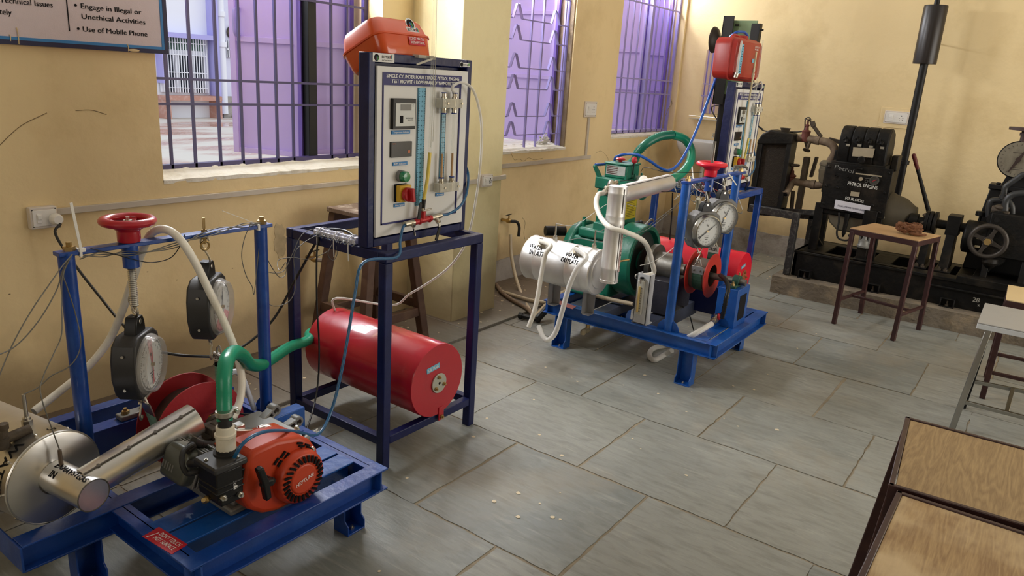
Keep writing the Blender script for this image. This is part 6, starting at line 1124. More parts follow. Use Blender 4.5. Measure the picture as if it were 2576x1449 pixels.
# second calorimeter
cal2 = thing('calorimeter', 'silver calorimeter drum marked WATER INLATE and WATER OUTLATE on diesel bed', 'calorimeter', (3.355, 2.05, .255))
C2 = V(3.365, 1.835, .518); AX2 = V(0.02, 1, 0).normalized(); R2 = .122; L2 = .45
mb = MB(); mb.lathe(C2, AX2, [(.03, -.003), (.085, -.003), (.088, .001), (R2 - .004, 0), (R2 + .002, .004), (R2 + .002, .008), (R2, .012), (R2, .045), (R2 + .0025, .05), (R2, .055), (R2, .145), (R2 + .002, .15), (R2, .155), (R2, .355), (R2 + .002, .36), (R2, .365), (R2, L2 - .02), (R2 + .003, L2 - .01), (R2 - .008, L2), (R2 - .02, L2 + .004)], 72); link('drum', mb, GALV2, cal2, angle=28)
mb = MB(); u, v, a = frame_of(-AX2)
f1 = along_cyl(C2 + AX2 * .405, -AX2, ang_on(-AX2, V(-.80, 0, .60)), R2); mb.text('WATER', None, None, None, .026, .088, .03, fn=f1, jitter=.0016); f1 = along_cyl(C2 + AX2 * .388, -AX2, ang_on(-AX2, V(-.93, 0, .36)), R2); mb.text('INLATE', None, None, None, .026, .096, .03, fn=f1, jitter=.0016)
f1 = along_cyl(C2 + AX2 * .165, -AX2, ang_on(-AX2, V(-.80, 0, .60)), R2 + .001); mb.text('WATER', None, None, None, .024, .080, .03, fn=f1, jitter=.0016); f1 = along_cyl(C2 + AX2 * .180, -AX2, ang_on(-AX2, V(-.93, 0, .36)), R2 + .001); mb.text('OUTLATE', None, None, None, .024, .108, .03, fn=f1, jitter=.0016); link('lettering', mb, INK, cal2)
PT1 = C2 + AX2 * .30 + V(-.0, 0, R2 - .003); PT2 = C2 + AX2 * .055 + V(.01, 0, R2 - .003); probe(cal2, PT1, .095, .0055); probe(cal2, PT2, .10, .005, True, NICKEL)
for yy, s in ((.33, 1), (.10, 1)):
    mb = MB(); c = C2 + AX2 * yy; dr_ = V(-.62, 0, .78); q = c + dr_ * (R2 - .004); mb.cyl(q, q + dr_ * .022, .020, n=16); mb.cyl(q + dr_ * .022, q + dr_ * .045, .012, n=14); mb.hex(q + dr_ * .02, dr_, .022, .010); mb.cyl(q + dr_ * .035 + V(0, 0, -.015), q + dr_ * .035 + V(0, 0, .02), .008, n=10); link('water_nipple', mb, NICKEL, cal2)
mb = MB()
for yy in (.10, .33): c = C2 + AX2 * yy; mb.box((c.x - .10, c.y - .015, .30), (c.x + .07, c.y + .015, .305)) if False else None; mb.box((c.x + .02, c.y - .003, .2556), (c.x + .075, c.y + .003, c.z - R2 * .93)); mb.box((c.x + .02, c.y - .045, .2556), (c.x + .075, c.y + .003, .2605)); mb.box((c.x + .072, c.y - .045, .2556), (c.x + .077, c.y + .003, c.z - R2 * .85))
link('support_leg', mb, mat('grey_painted_angle', (.30, .30, .31), .55, .3, .3, 16), cal2)
# rotameter
rt = thing('rotameter', 'white bracket with glass rotameter tube on the bed before the flywheel', 'flow meter', (3.50, 1.63, .255))
mb = MB(); mb.box((3.475, 1.592, .256), (3.480, 1.668, .532)); mb.box((3.475, 1.592, .256), (3.53, 1.597, .532)); mb.box((3.475, 1.663, .256), (3.53, 1.668, .532)); mb.box((3.475, 1.585, .2555), (3.545, 1.675, .262)); link('bracket', mb, mat('chipped_white_paint', (.50, .51, .52), .5, 0, .15, 20, dirt=(.3, .27, .22), dirt_amt=.5, dirt_scale=16), rt, bevel=.001)
mb = MB(); mb.box((3.450, 1.616, .315), (3.474, 1.650, .50)); link('tube_block', mb, FROST, rt, bevel=.002)
mb = MB(); mb.cyl((3.446, 1.634, .33), (3.446, 1.634, .47), .006, n=12); link('float_tube', mb, mat('stained_bore', (.55, .40, .15), .4, 0, .2, 30), rt)
mb = MB(); mb.cyl((3.462, 1.634, .485), (3.462, 1.634, .51), .013, n=16); mb.m = 1; mb.cyl((3.462, 1.634, .51), (3.462, 1.634, .518), .010, n=12); [mb.box((3.4485, 1.620, .335 + k * .014), (3.4498, 1.628, .3365 + k * .014)) for k in range(10)]; link('cap', mb, [STEEL, INK], rt)
mb = MB(); mb.cyl((3.476, 1.60, .50), (3.53, 1.60, .50), .012, n=12) if False else mb.cyl((3.50, 1.668, .505), (3.50, 1.685, .505), .012, n=12); link('outlet', mb, PLBLACK, rt)
# stand, panel, tanks of rig two
s2 = stand('blue square tube stand beside the diesel rig, holding the panel below the red fuel can', None, 1.80 + O2.x, 1.84 + O2.y, 2.355 + O2.x, 2.40 + O2.y, .863, BLUE)
p2 = copy_tree(pan1); p2.location = pan1.location + O2; p2['label'] = 'white instrument panel under the red fuel can'
air_tank('bright red air tank under the bright blue stand', 2.092 + O2.x + .03, 1.832 + O2.y - .02, 2.47 + O2.y + .1, .30, .15, BRIGHTRED)
fc = thing('fuel_can', 'red metal fuel can with sight tube on top of an instrument panel', 'fuel tank', (4.74, 1.76, 1.545))
cx, cy, cz = 4.735, 1.755, 1.675; U, Wv, Z_ = V(1, 0, 0), V(0, 0, 1), V(0, -1, 0)
mb = MB(); pr = [(-.075, .90, .90), (-.066, .97, .97), (-.03, 1.0, 1.0), (.022, 1.0, 1.0), (.025, 1.035, 1.04), (.031, 1.035, 1.04), (.034, .99, .99), (.062, .95, .94), (.074, .86, .84)]; loft(mb, [rrect(V(cx, cy, cz) + Z_ * h, U, Wv, .235 * a, .122 * b, .045 * a) for h, a, b in pr]); cs = link('can_shell', mb, TANKRED, fc, angle=30)
mb = MB(); mb.lathe((cx + .02, cy, cz + .118), (0, 0, 1), [(.038, 0), (.036, .006), (.036, .020), (.032, .026), (.01, .027)], 28); mb.tube([(cx - .15, cy, cz + .118), (cx - .13, cy, cz + .135), (cx - .06, cy, cz + .136), (cx - .03, cy, cz + .125)], .010, 8); link('cap_and_handle', mb, TANKRED, fc)
mb = MB(); x = cx - .165; mb.box((x - .022, cy - .0765, cz - .085), (x + .032, cy - .074, cz + .085)); mb.m = 1; [mb.box((x + .008, cy - .0775, cz - .075 + k * .0145), (x + .02, cy - .0763, cz - .071 + k * .0145)) for k in range(11)]; k = link('sight_scale', mb, [SKYBLUE, INK], cs); k.location = (0, 0, 0)
mb = MB(); mb.tube([(x - .045, cy - .082, cz - .085), (x - .05, cy - .083, cz), (x - .036, cy - .082, cz + .10)], .007, 10); k = link('sight_tube', mb, HOSEC, cs); k.location = (0, 0, 0); mb = MB(); mb.cyl((x - .045, cy - .076, cz - .11), (x - .045, cy - .082, cz - .083), .014, n=14); k = link('sight_fitting', mb, STEEL, cs); k.location = (0, 0, 0)
mb = MB(); yq = cy - .0755; mb.text("DON'T MIX OIL", (cx + .06, yq, cz + .078), (1, 0, 0), (0, 0, 1), .010, .075, .012); mb.text('WITH DIESEL', (cx + .06, yq, cz + .063), (1, 0, 0), (0, 0, 1), .010, .068, .012); k = link('lettering', mb, WHITEINK, cs); k.location = (0, 0, 0)
mb = MB(); mb.box((cx + .04, yq - .001, cz - .012), (cx + .11, yq + .001, cz + .012)); mb.m = 1; mb.box((cx + .075, yq - .001, cz - .10), (cx + .125, yq + .001, cz - .075)); mb.cyl((cx + .10, yq + .001, cz - .055), (cx + .10, yq - .001, cz - .055), .02, n=20); mb.m = 2; mb.cyl((cx + .10, yq - .001, cz - .055), (cx + .10, yq - .0016, cz - .055), .015, n=20); mb.text('SKYY SKILL', (cx + .078, yq - .0015, cz - .092), (1, 0, 0), (0, 0, 1), .008, .044, .012); k = link('logo_sticker', mb, [SKYBLUE, PAPER, INK], cs); k.location = (0, 0, 0)
hose('burette_tube', [at_y(1862, 440, 1.63), at_y(1868, 380, 1.63), at_y(1877, 310, 1.63), at_y(1885, 250, 1.63), at_y(1893, 200, 1.62), at_y(1903, 130, 1.62)], .006, mat('yellowed_tube', (.62, .54, .34), .35, 0, .05, 12), 'yellowed plastic tube running up the red fuel can', 'tube')
hose('manometer_tube', [at_y(1902, 258, 1.635), at_y(1910, 235, 1.63), at_y(1917, 218, 1.62), at_y(1914, 206, 1.63), at_y(1907, 212, 1.66), at_y(1895, 216, 1.69)], .005, HOSEC, 'short clear tube looped over the top right of the panel under the fuel can', 'tube')
# ---------------------------------------------------------------- hoses of rig two
gl = [V(4.0, 2.17, .96)] + [at_y(x, y, yy) for x, y, yy in ((1592, 408, 2.14), (1603, 385, 2.12), (1625, 362, 2.08), (1658, 344, 2.04), (1692, 339, 2.0), (1722, 350, 1.96), (1738, 375, 1.92), (1738, 402, 1.88), (1724, 426, 1.86), (1705, 443, 1.85), (1684, 452, 1.86))] + [V(4.22, 1.98, .90), V(4.30, 2.1, .80)]
n0 = len(gl)
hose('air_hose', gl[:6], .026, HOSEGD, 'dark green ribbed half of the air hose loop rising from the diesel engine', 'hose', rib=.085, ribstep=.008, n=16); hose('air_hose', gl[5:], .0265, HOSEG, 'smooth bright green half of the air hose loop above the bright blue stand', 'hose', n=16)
hose('fuel_tube', [V(3.825, 2.185, 1.02)] + [at_y(x, y, yy) for x, y, yy in ((1541, 410, 2.18), (1550, 395, 2.15), (1575, 388, 2.1), (1605, 390, 2.02), (1635, 405, 1.95), (1660, 422, 1.9), (1682, 429, 1.86), (1705, 415, 1.84), (1730, 375, 1.83), (1755, 320, 1.83), (1780, 255, 1.83), (1803, 192, 1.85), (1812, 160, 1.88), (1825, 110, 1.86), (1848, 84, 1.80), (1866, 80, 1.77), (1876, 84, 1.76), (1881, 92, 1.755))], .0085, TUBEB2, 'bright blue fuel tube swooping from red fuel can to the diesel engine', 'tube')
hp = at_y(1535, 470, 1.97) + V(-.03, .02, -.035)
hose('cooling_hose', [hp] + [at_y(x, y, yy) for x, y, yy in ((1505, 490, 1.93), (1500, 515, 1.88), (1512, 548, 1.80), (1535, 572, 1.70), (1570, 583, 1.64), (1600, 595, 1.62), (1622, 610, 1.62), (1634, 635, 1.63), (1640, 660, 1.65), (1643, 688, 1.66))] + [V(3.50, 1.684, .505)], .0135, HOSEW, 'milky hose from engine head curling round the exhaust to rotameter', 'hose')
hose('inlet_hose', [C2 + AX2 * .33 + V(-.62, 0, .78) * .16] + [at_x(x, y, xx) for x, y, xx in ((1385, 618, 3.20), (1372, 640, 3.18), (1362, 690, 3.17), (1352, 750, 3.16), (1342, 790, 3.15), (1330, 822, 3.14))], .0125, HOSEW, 'milky hose hanging from WATER INLATE nipple to the floor', 'hose')
hose('outlet_hose', [C2 + AX2 * .10 + V(-.62, 0, .78) * .16] + [at_x(x, y, xx) for x, y, xx in ((1475, 648, 3.20), (1452, 675, 3.18), (1432, 720, 3.17), (1415, 780, 3.16), (1398, 835, 3.14), (1380, 855, 3.12), (1367, 848, 3.12), (1355, 820, 3.14))], .0135, HOSEC, 'white braided hose hanging from WATER OUTLATE nipple and curling up', 'hose')
hose('supply_hose', [at_y(x, y, yy) for x, y, yy in ((1284, 590, 3.07), (1286, 640, 3.05), (1298, 700, 2.97), (1314, 745, 2.85))] + [at_z(x, y, .016) for x, y in ((1330, 776), (1342, 792), (1352, 790), (1375, 765), (1410, 738), (1440, 728))] + [at_z(x, y, .28) for x, y in ((1480, 738), (1530, 752), (1592, 765))], .0125, HOSEY, 'yellowed water hose from the black tap spout to the rotameter', 'hose')
hose('floor_hose', [at_z(x, y, .032) for x, y in ((1248, 715), (1262, 735), (1290, 755), (1320, 772), (1335, 785), (1342, 800))], .013, mat('dusty_brown_hose', (.24, .17, .12), .7, 0, .2, 12), 'dusty brown hose lying on the floor beside the pier', 'hose')
hose('floor_hose', [at_z(x, y, .032) for x, y in ((1262, 733), (1300, 745), (1340, 756), (1380, 760), (1420, 752))], .012, HOSEY, 'pale hose on the floor running under the diesel bed', 'hose')
hose('drain_hose', [at_z(1690, 882, .06), at_z(1672, 892, .016), at_z(1650, 905, .015), at_z(1638, 902, .015), at_z(1634, 890, .015), at_z(1645, 876, .015), at_z(1680, 868, .02), at_z(1705, 862, .12), at_z(1730, 850, .24), at_z(1765, 830, .285), at_z(1790, 815, .30)], .015, HOSEC, 'cloudy drain hose curling under a leg of the diesel bed', 'hose')
t = thing('ball_valve', 'small steel ball valve with red handle at the diesel bed corner', 'valve', (3.79, 1.34, .27)); p = at_z(1798, 806, .29); mb = MB(); mb.cyl(p + V(-.05, .0, -.005), p + V(.04, 0, .005), .014, n=14); mb.hex(p + V(-.02, 0, 0), (1, 0, 0), .02, .03); mb.cyl(p, p + V(0, 0, .035), .009); link('body', mb, NICKEL, t); mb = MB(); mb.cyl(p + V(.0, 0, .03), p + V(.09, -.02, .03), .006, n=10); mb.m = 1; mb.sphere(p + V(.02, -.01, .018), .017, 1, 1, 1.1); link('handle', mb, [BLACK, mat('red_cap', (.45, .02, .03), .35, 0, .05, 10)], t)
hose('spiral_cable', [at_y(x, y, yy) for x, y, yy in ((1812, 692, 1.34), (1826, 705, 1.25), (1832, 725, 1.20), (1826, 755, 1.19), (1820, 785, 1.20), (1816, 800, 1.21))], .011, PLBLACK, 'black spiral wrapped cable hanging beside the blue bearing box', 'cable', rib=.12, ribstep=.009)
t = thing('nozzle', 'black plastic hose nozzle lying on the floor by the diesel bed', 'nozzle', tuple(at_z(1330, 797, .0))); a, b = at_z(1306, 793, .022), at_z(1352, 803, .022); mb = MB(); mb.cyl(a, b, .016, n=14); mb.cyl(a, a + (b - a) * .2, .02, n=14); mb.cyl(b, b + (b - a) * .12, .024, n=14); link('barrel', mb, PLBLACK, t); mb = MB(); mb.bar(b, at_z(1385, 768, .09), .03, .035); mb.bar(at_z(1350, 800, .05), at_z(1392, 752, .13), .02, .02); link('grip', mb, PLBLACK, t, bevel=.004)
t = thing('oil_drain', 'rag wrapped drain tap hanging beneath the diesel engine', 'tap', tuple(at_y(1478, 830, 2.0))); mb = MB(); p = at_y(1478, 826, 2.0); mb.cyl(p, p + V(.01, 0, .09), .012, n=12); link('tap_body', mb, BRASS, t); mb = MB(); mb.sphere(p + V(-.01, 0, -.01), .022, 1.2, .9, .8, 10); mb.sphere(p + V(-.045, 0, -.012), .02, 1, .9, 1, 10); link('rag', mb, mat('dirty_rag', (.45, .38, .26), .95, 0, .4, 30), t)
G2 = 'thin wires of the diesel rig'
P1, P2 = PT1 + V(0, 0, .095), PT2 + V(0, 0, .10)
wire([P1] + W([(1418, 566), (1435, 568), (1465, 556), (1495, 535), (1525, 515), (1550, 508), (1600, 520)], 2.1, 1.9), 'pale wire rising from the inlet probe toward the engine', .0018, WIREW, G2)
wire([P2] + W([(1510, 582), (1525, 576), (1560, 584), (1600, 588), (1640, 570), (1690, 530), (1740, 490)], 1.85, 1.6), 'pale wire from outlet probe across the flywheel to the posts', .0018, WIRE, G2)
wire(W([(1420, 606), (1460, 600), (1500, 608), (1560, 600), (1620, 575), (1690, 525), (1745, 480)], 2.1, 1.6), 'grey wire slung low from calorimeter across to the posts', .0018, WIRE, G2)
wire(W([(1610, 668), (1640, 660), (1680, 635), (1720, 600), (1760, 570)], 1.66, 1.5), 'pale wire from the exhaust label strip to the scales', .0018, WIREW, G2)
wire(W([(1612, 432), (1620, 422), (1640, 424), (1670, 432), (1720, 434), (1765, 434)], 1.97, 1.6), 'dark wire from the rocker box along to the handwheel', .002, CABLE, G2)
wire(W([(1560, 455), (1600, 455), (1630, 470), (1660, 482), (1700, 480), (1730, 470)], 1.9, 1.6), 'dark wire crossing the horizontal exhaust to the stand', .002, CABLE, G2)
hose('mains_cable', W([(1692, 485), (1690, 540), (1686, 590), (1684, 640)], 2.1, 2.1) + [at_y(1684, 680, 2.15)], .005, CABLE, 'black cable dropping behind a leg of the bright blue stand', 'cable')
hose('tacho_cable', [V(3.90, 1.56, .28)] + [at_z(x, y, zz) for x, y, zz in ((1722, 778, .20), (1735, 795, .12), (1745, 830, .02), (1752, 838, .01))], .004, CABLE, 'thin black cable falling through the diesel bed to the floor', 'cable')
hose('spiral_conduit', W([(1757, 500), (1756, 520), (1748, 545), (1738, 565), (1728, 585)], 1.75, 1.8), .014, mat('ivory_spiral', (.55, .52, .40), .5, 0, .1, 20), 'ivory spiral wrap hanging from the bright blue stand', 'conduit', rib=.1, ribstep=.011)
tb2 = thing('terminal_block', 'tangled white terminal strip with loose wires on the bright blue stand', 'terminal block', (4.55, 1.85, .863)); mb = MB()
for k in range(14): y = 2.05 - k * .022; mb.box((4.535, y - .0095, .864), (4.57, y + .0095, .892))
link('connector_strip', mb, MATS['cloudy_nylon'], tb2, bevel=.002)
for nm, mm, seed, nn in (('white_wire', WIREW, 31, 9), ('grey_wire', WIRE, 32, 9), ('red_wire', mat('red_wire', (.4, .05, .05), .5, 0, 0), 33, 3), ('black_wire', CABLE, 34, 5)):
    mb = MB(); rn = random.Random(seed)
    for k in range(nn): y = 2.03 - rn.random() * .38; mb.tube([(4.54, y, .88), (4.51 + rn.uniform(-.03, .02), y - .02, .91 + rn.uniform(-.04, .05)), (4.49 + rn.uniform(-.05, .03), y - .05 + rn.uniform(-.05, .05), .86 + rn.uniform(-.06, .08)), (4.47 + rn.uniform(-.06, .04), y - .12 + rn.uniform(-.05, .05), .85 + rn.uniform(-.08, .08)), (4.5, y - .16, .87 + rn.uniform(-.1, .06))], .0022, 6)
    link(nm, mb, mm, tb2)
mb = MB(); rn = random.Random(40)
for k in range(9): mb.tube([V(4.13 + .02 * rn.random(), 1.47, 1.05 + k * .004), V(4.18, 1.45 + rn.uniform(-.01, .02), 1.068 + rn.random() * .016), V(4.25, 1.46 + rn.uniform(-.02, .02), 1.068 + rn.random() * .014), V(4.31, 1.45, 1.05 + rn.random() * .016)], .004, 6)
solo('wire_bundle', mb, WIRE, 'bundle of grey wires tied on the end of the diesel cross beam', 'wire')
mb = MB(); mb.bar(at_y(1834, 438, 1.44), at_y(1853, 466, 1.43), .007, .002, (0, 1, 0)); solo('cable_tie', mb, WHITE, 'white cable tie hanging from the bundle on the diesel cross beam', 'cable tie')
mb = MB(); mb.tube(W([(1741, 420), (1743, 440), (1746, 455)], 1.75, 1.7), .004, 6); mb.tube(W([(1690, 430), (1698, 440), (1694, 460), (1700, 480)], 1.9, 1.9), .004, 6); solo('cable_tie', mb, WHITE, 'white cable ties round the green hose by the bright blue stand', 'cable tie')
# ================================================================ OLD ENGINE BENCH ALONG THE FAR WALL
mb = MB(); rn = random.Random(6); n = 30; y0, y1 = 1.60, -1.2; P = []
top = [(5.69 + rn.uniform(-.004, .006), y0 + (y1 - y0) * k / n) for k in range(n + 1)]
prism = [(x, y) for x, y in top] + [(6.65, y1), (6.65, y0)]
mb.prism(prism, (0, 0, -.005), (1, 0, 0), (0, 1, 0), (0, 0, 1), .14)
for k in range(90): yy = rn.uniform(-.2, 1.58); zz = rn.uniform(.0, .12); mb.sphere((5.695, yy, zz), rn.uniform(.004, .012), .5, 1.8, .9, 8)
solo('machine_plinth', mb, mat('crumbling_plinth', (.17, .14, .105), .95, 0, .55, 5, 1.0, 35, (.36, .28, .18), .9, 6), 'crumbling concrete plinth under the black engine bench', 'plinth', bevel=.006)
ZB, ZT = .135, .335
bb = thing('bench_frame', 'long dusty black iron bench frame numbered 28 on the plinth', 'machine base', (6.1, .5, ZB))
mb = MB(); mb.box((5.83, -1.1, ZB), (5.86, 1.50, ZT)); mb.box((5.80, -1.1, ZT - .02), (5.93, .70, ZT + .005)); mb.box((5.82, 0.70, ZT - .02), (5.93, 1.50, ZT)); mb.box((6.30, -1.1, ZT - .02), (6.42, 1.50, ZT)); mb.box((6.39, -1.1, ZB), (6.42, 1.5, ZT)); mb.box((5.83, 1.47, ZB), (6.42, 1.50, ZT)); mb.box((5.93, 1.30, ZT - .02), (6.3, 1.5, ZT)); mb.box((5.93, .84, ZT - .02), (6.3, .98, ZT)); mb.box((5.93, -1.1, ZT - .015), (6.3, .42, ZT)); mb.box((5.795, -1.1, .26), (5.83, .55, .275)); mb.box((5.80, -1.1, ZT), (5.90, .40, ZT + .03)); link('rail', mb, MACHINE, bb, bevel=.004)
for y in (1.39, .90, .42, -.1):
    mb = MB(); mb.box((5.775, y - .045, ZB), (5.835, y + .045, ZB + .008)); mb.box((5.775, y - .045, ZB), (5.835, y - .037, ZB + .06)); mb.box((5.775, y + .037, ZB), (5.835, y + .045, ZB + .06)); mb.box((5.775, y - .045, ZB + .056), (5.835, y + .045, ZB + .064)); l = link('foot_clip', mb, MACHINE, bb, bevel=.003); mb = MB(); mb.bolt((5.80, y, ZB + .008), (0, 0, 1), .013, .012); mb.cyl((5.80, y, ZB), (5.80, y, ZB + .045), .006); k = link('anchor_bolt', mb, MACHINE2, l); k.location = (0, 0, 0)
mb = MB(); mb.text('28', at_x(2446, 758, 5.8285), (0, -1, 0), (0, 0, 1), .030, .04, .02); mb.text('x', at_x(2458, 770, 5.8285), (0, -1, 0), (0, 0, 1), .02, None, .02); mb.cyl(at_x(2473, 709, 5.83), at_x(2473, 709, 5.83) - V(.006, 0, 0), .018, n=20) if False else None; link('lettering', mb, mat('faded_white_paint', (.42, .42, .38), .8, 0, .2, 40), bb)
en = thing('petrol_engine', 'old black four stroke petrol engine with front panel on the far bench', 'engine', (6.1, 1.18, ZT))
X = 5.95
pa, pb_, pc, pd = at_x(2080, 408, X), at_x(2247.6, 427, X), at_x(2222, 552, X), at_x(2062.5, 519, X)
mb = MB(); mb.prism([(-pa.y, pa.z), (-pb_.y, pb_.z), (-pc.y + .0, pc.z), (-pd.y, pd.z - .01)], (X, 0, 0), (0, -1, 0), (0, 0, 1), (1, 0, 0), .012); pn = link('front_panel', mb, MACHINE, en, bevel=.003)
def onp(px, py): return at_x(px, py, X - .0008)
def ptext(mb, s, a, b, h, bold=.02): p, q = onp(*a), onp(*b); u = (q - p).normalized(); mb.text(s, p, u, u.cross(V(1, 0, 0)) * 1.0 if u.cross(V(1, 0, 0)).z > 0 else u.cross(V(-1, 0, 0)), h, (q - p).length, bold, jitter=.002)
mb = MB(); ptext(mb, 'PETROL', (2132, 465), (2167, 471), .026); ptext(mb, 'ENGINE', (2171, 470), (2206, 478), .024); ptext(mb, 'FOUR', (2126, 502), (2147, 505), .022); ptext(mb, 'STROKE', (2150, 506), (2172, 510), .019); mb.m = 1; ptext(mb, 'Petrol', (2099, 424), (2146, 436), .03, .004); l = link('lettering', mb, [CHALK, mat('faint_chalk', (.20, .20, .19), .8, 0, 0)], pn); l.location = (0, 0, 0)
mb = MB(); a, b, c, d = [at_x(x, y, X - .006) for x, y in ((2102, 502), (2190, 519), (2186, 540), (2098, 524))]; mb.prism([(-p.y, p.z) for p in (a, b, c, d)], (X - .007, 0, 0), (0, -1, 0), (0, 0, 1), (1, 0, 0), .001); mb.m = 1; q, r_ = at_x(2107, 519, X - .0075), at_x(2181, 533, X - .0075); u = (r_ - q).normalized(); mb.text('FOUR STROKE PETROL ENGINE', q, u, u.cross(V(1, 0, 0)), .012, (r_ - q).length, .012); l = link('paper_notice', mb, [mat('white_paper', (.66, .66, .74), .5, 0, .04, 20), mat('print_ink', (.06, .06, .12), .6, 0, 0)], pn); l.location = (0, 0, 0)
mb = MB()
for x, y in ((2086, 419), (2236, 435), (2078, 467), (2226, 485), (2071, 511), (2213, 534), (2196, 517), (2107, 472)): p = onp(x, y); mb.lathe(p, (-1, 0, 0), [(.011, 0), (.010, .006), (.005, .010)], 14)
for x, y in ((2103, 442), (2134, 446)): p = onp(x, y); mb.ring(p, (-1, 0, 0), .006, .012, .008, 16)
l = link('bolt', mb, MACHINE, pn); l.location = (0, 0, 0)
mb = MB(); p = onp(2200, 454); mb.ring(p, (-1, 0, 0), .026, .033, .014, 28); mb.cyl(p, p - V(.004, 0, 0), .027, n=28); mb.m = 1; mb.obox(p - V(.006, 0, 0), (.002, .004, .03), (1, 0, 0), V(0, .5, .8)); mb.m = 2; p = onp(2166, 450); mb.cyl(p, p - V(.01, 0, 0), .014, n=18); p = onp(2180, 456); mb.m = 0; mb.ring(p, (-1, 0, 0), .007, .013, .006, 16); mb.bar(p + V(-.004, .01, .02), p + V(-.004, -.02, .022), .006, .006); l = link('ammeter', mb, [mat('worn_chrome_ring', (.12, .12, .11), .4, .6, .3, 20), REDINK, CREAMPLATE], pn); l.location = (0, 0, 0)
mb = MB(); a, b = onp(2152, 436), onp(2218, 444); u = (b - a).normalized(); mb.obox((a + b) / 2 - V(.002, 0, 0), ((b - a).length, .002, .010), u, (1, 0, 0)); p = onp(2151, 488); mb.obox(p - V(.003, 0, -.0), (.062, .004, .036), u, (1, 0, 0)); l = link('name_plate', mb, CREAMPLATE, pn, bevel=.001); l.location = (0, 0, 0)
mb = MB(); p = onp(2151, 477); mb.obox(p - V(.004, 0, 0), (.075, .006, .03), u, (1, 0, 0)); l = link('plate_hood', mb, MACHINE, pn, bevel=.002); l.location = (0, 0, 0)
mb = MB(); mb.box((X + .03, .99, .62), (6.33, 1.40, .98)); mb.box((X + .02, .96, .78), (6.28, 1.42, .99)); link('engine_block', mb, MACHINE, en, bevel=.01)
mb = MB(); mb.prism([(-1.37, .66), (-1.33, .56), (-1.26, .505), (-1.02, .51), (-.97, .58), (-.96, .66)], (X + .05, 0, 0), (0, -1, 0), (0, 0, 1), (1, 0, 0), .22); mb.box((X + .03, .95, .64), (6.25, 1.40, .665)); link('oil_sump', mb, ALLOY, en, bevel=.012)
# slotted dome cover with distributor row
mb = MB(); ym = [1.345, 1.26, 1.175, 1.09, 1.005]; pr = [(0, 1.0), (-.015, 1.08), (-.025, 1.17), (.0, 1.25), (.045, 1.285), (.12, 1.29), (.20, 1.26), (.24, 1.17), (.24, 1.0)]
for k in range(4):
    ya, yb_ = 1.352 - k * .0845, 1.352 - (k + 1) * .0845 + .006; mb.prism(pr, (X + .03, ya, 0), (1, 0, 0), (0, 0, 1), (0, -1, 0), ya - yb_)
mb.prism([(x * .94 + .008, z - .006) for x, z in pr], (X + .03, 1.345, 0), (1, 0, 0), (0, 0, 1), (0, -1, 0), .33); mb.box((X + .005, 1.0, .985), (X + .30, 1.38, 1.03)); cv = link('slotted_cover', mb, MACHINE, en, bevel=.006)
mb = MB()
for k in range(4): p = at_x((2133, 2163, 2192, 2220)[k], (354, 353, 357, 360)[k], X + .015); mb.cyl(p, p - V(.045, 0, 0), .013, n=14); mb.cyl(p - V(.045, 0, .0), p - V(.055, 0, .012), .010, n=12); mb.prism([(-.014, 0), (.010, 0), (.008, .026)], p + V(.0, .022, .006), (0, -1, 0), (0, 0, 1), (-1, 0, 0), .02)
l = link('spark_terminal', mb, MACHINE, cv, bevel=.002); l.location = (0, 0, 0)
mb = MB()
for x, y in ((2133, 365), (2162, 366), (2191, 369), (2219, 372)): p = at_x(x, y, X + .004); mb.obox(p, (.026, .002, .016), (0, -1, 0), (1, 0, 0))
l = link('number_plate', mb, mat('worn_tin_plate', (.34, .32, .26), .5, .2, .4, 60), cv); l.location = (0, 0, 0)
a, b, c, d = [at_x(x, y, X + .002) for x, y in ((2147, 370), (2201, 374), (2196, 397), (2144, 393))]; mb = MB(); mb.prism([(-p.y, p.z) for p in (a, b, c, d)], (X - .004, 0, 0), (0, -1, 0), (0, 0, 1), (1, 0, 0), .006); p = (a + c) / 2; l = link('rating_plate', mb, CREAMPLATE, cv); l.location = (0, 0, 0)
mb = MB(); p = at_x(2168, 402, X); mb.cyl(p, p - V(.03, 0, 0), .026, n=20); mb.box((X - .025, p.y - .02, .985), (X, p.y + .02, 1.0)); mb.box((X + .16, .955, .99), (X + .30, 1.0, 1.10)); mb.box((X + .14, 1.36, .99), (X + .30, 1.40, 1.10)); l = link('latch', mb, MACHINE, cv, bevel=.006); l.location = (0, 0, 0)
# side casting with water inlet, bell housing, lower bits
mb = MB(); mb.lathe((6.12, 1.435, .92), (0, 0, 1), [(.062, 0), (.064, .02), (.060, .024), (.060, .05), (.065, .054), (.065, .07), (.048, .09)], 24); mb.lathe((6.12, 1.435, .84), (0, 0, 1), [(.045, 0), (.055, .03), (.060, .08)], 24); link('thermostat_housing', mb, ALLOY, en)
mb = MB(); mb.lathe((6.17, .97, .67), (0, -1, 0), [(.155, 0), (.155, .03), (.145, .05), (.125, .12), (.085, .175), (.075, .19), (.075, .20)], 40); mb.box((6.06, .80, .53), (6.28, .96, .63)); link('bell_housing', mb, mat('dusty_olive_casting', (.07, .058, .038), .6, .2, .25, 8, .2, 30), en, bevel=.004)
for y in (1.41, .99):
    mb = MB(); mb.box((X + .013, y - .03, ZT), (X + .055, y + .03, .70)); link('support_leg', mb, MACHINE, en, bevel=.003)
mb = MB(); mb.box((6.18, 1.39, ZT), (6.24, 1.45, .95)); mb.bar((6.05, 1.47, .50), (6.05, 1.36, .36), .03, .02); link('rear_support', mb, MACHINE, en, bevel=.003)
mb = MB(); mb.tube([at_x(x, y, X + .0) for x, y in ((2111, 535), (2110, 560), (2105, 585), (2110, 600), (2128, 605), (2138, 600), (2135, 590))], .007, 8); link('overflow_hose', mb, RUBBER, en)
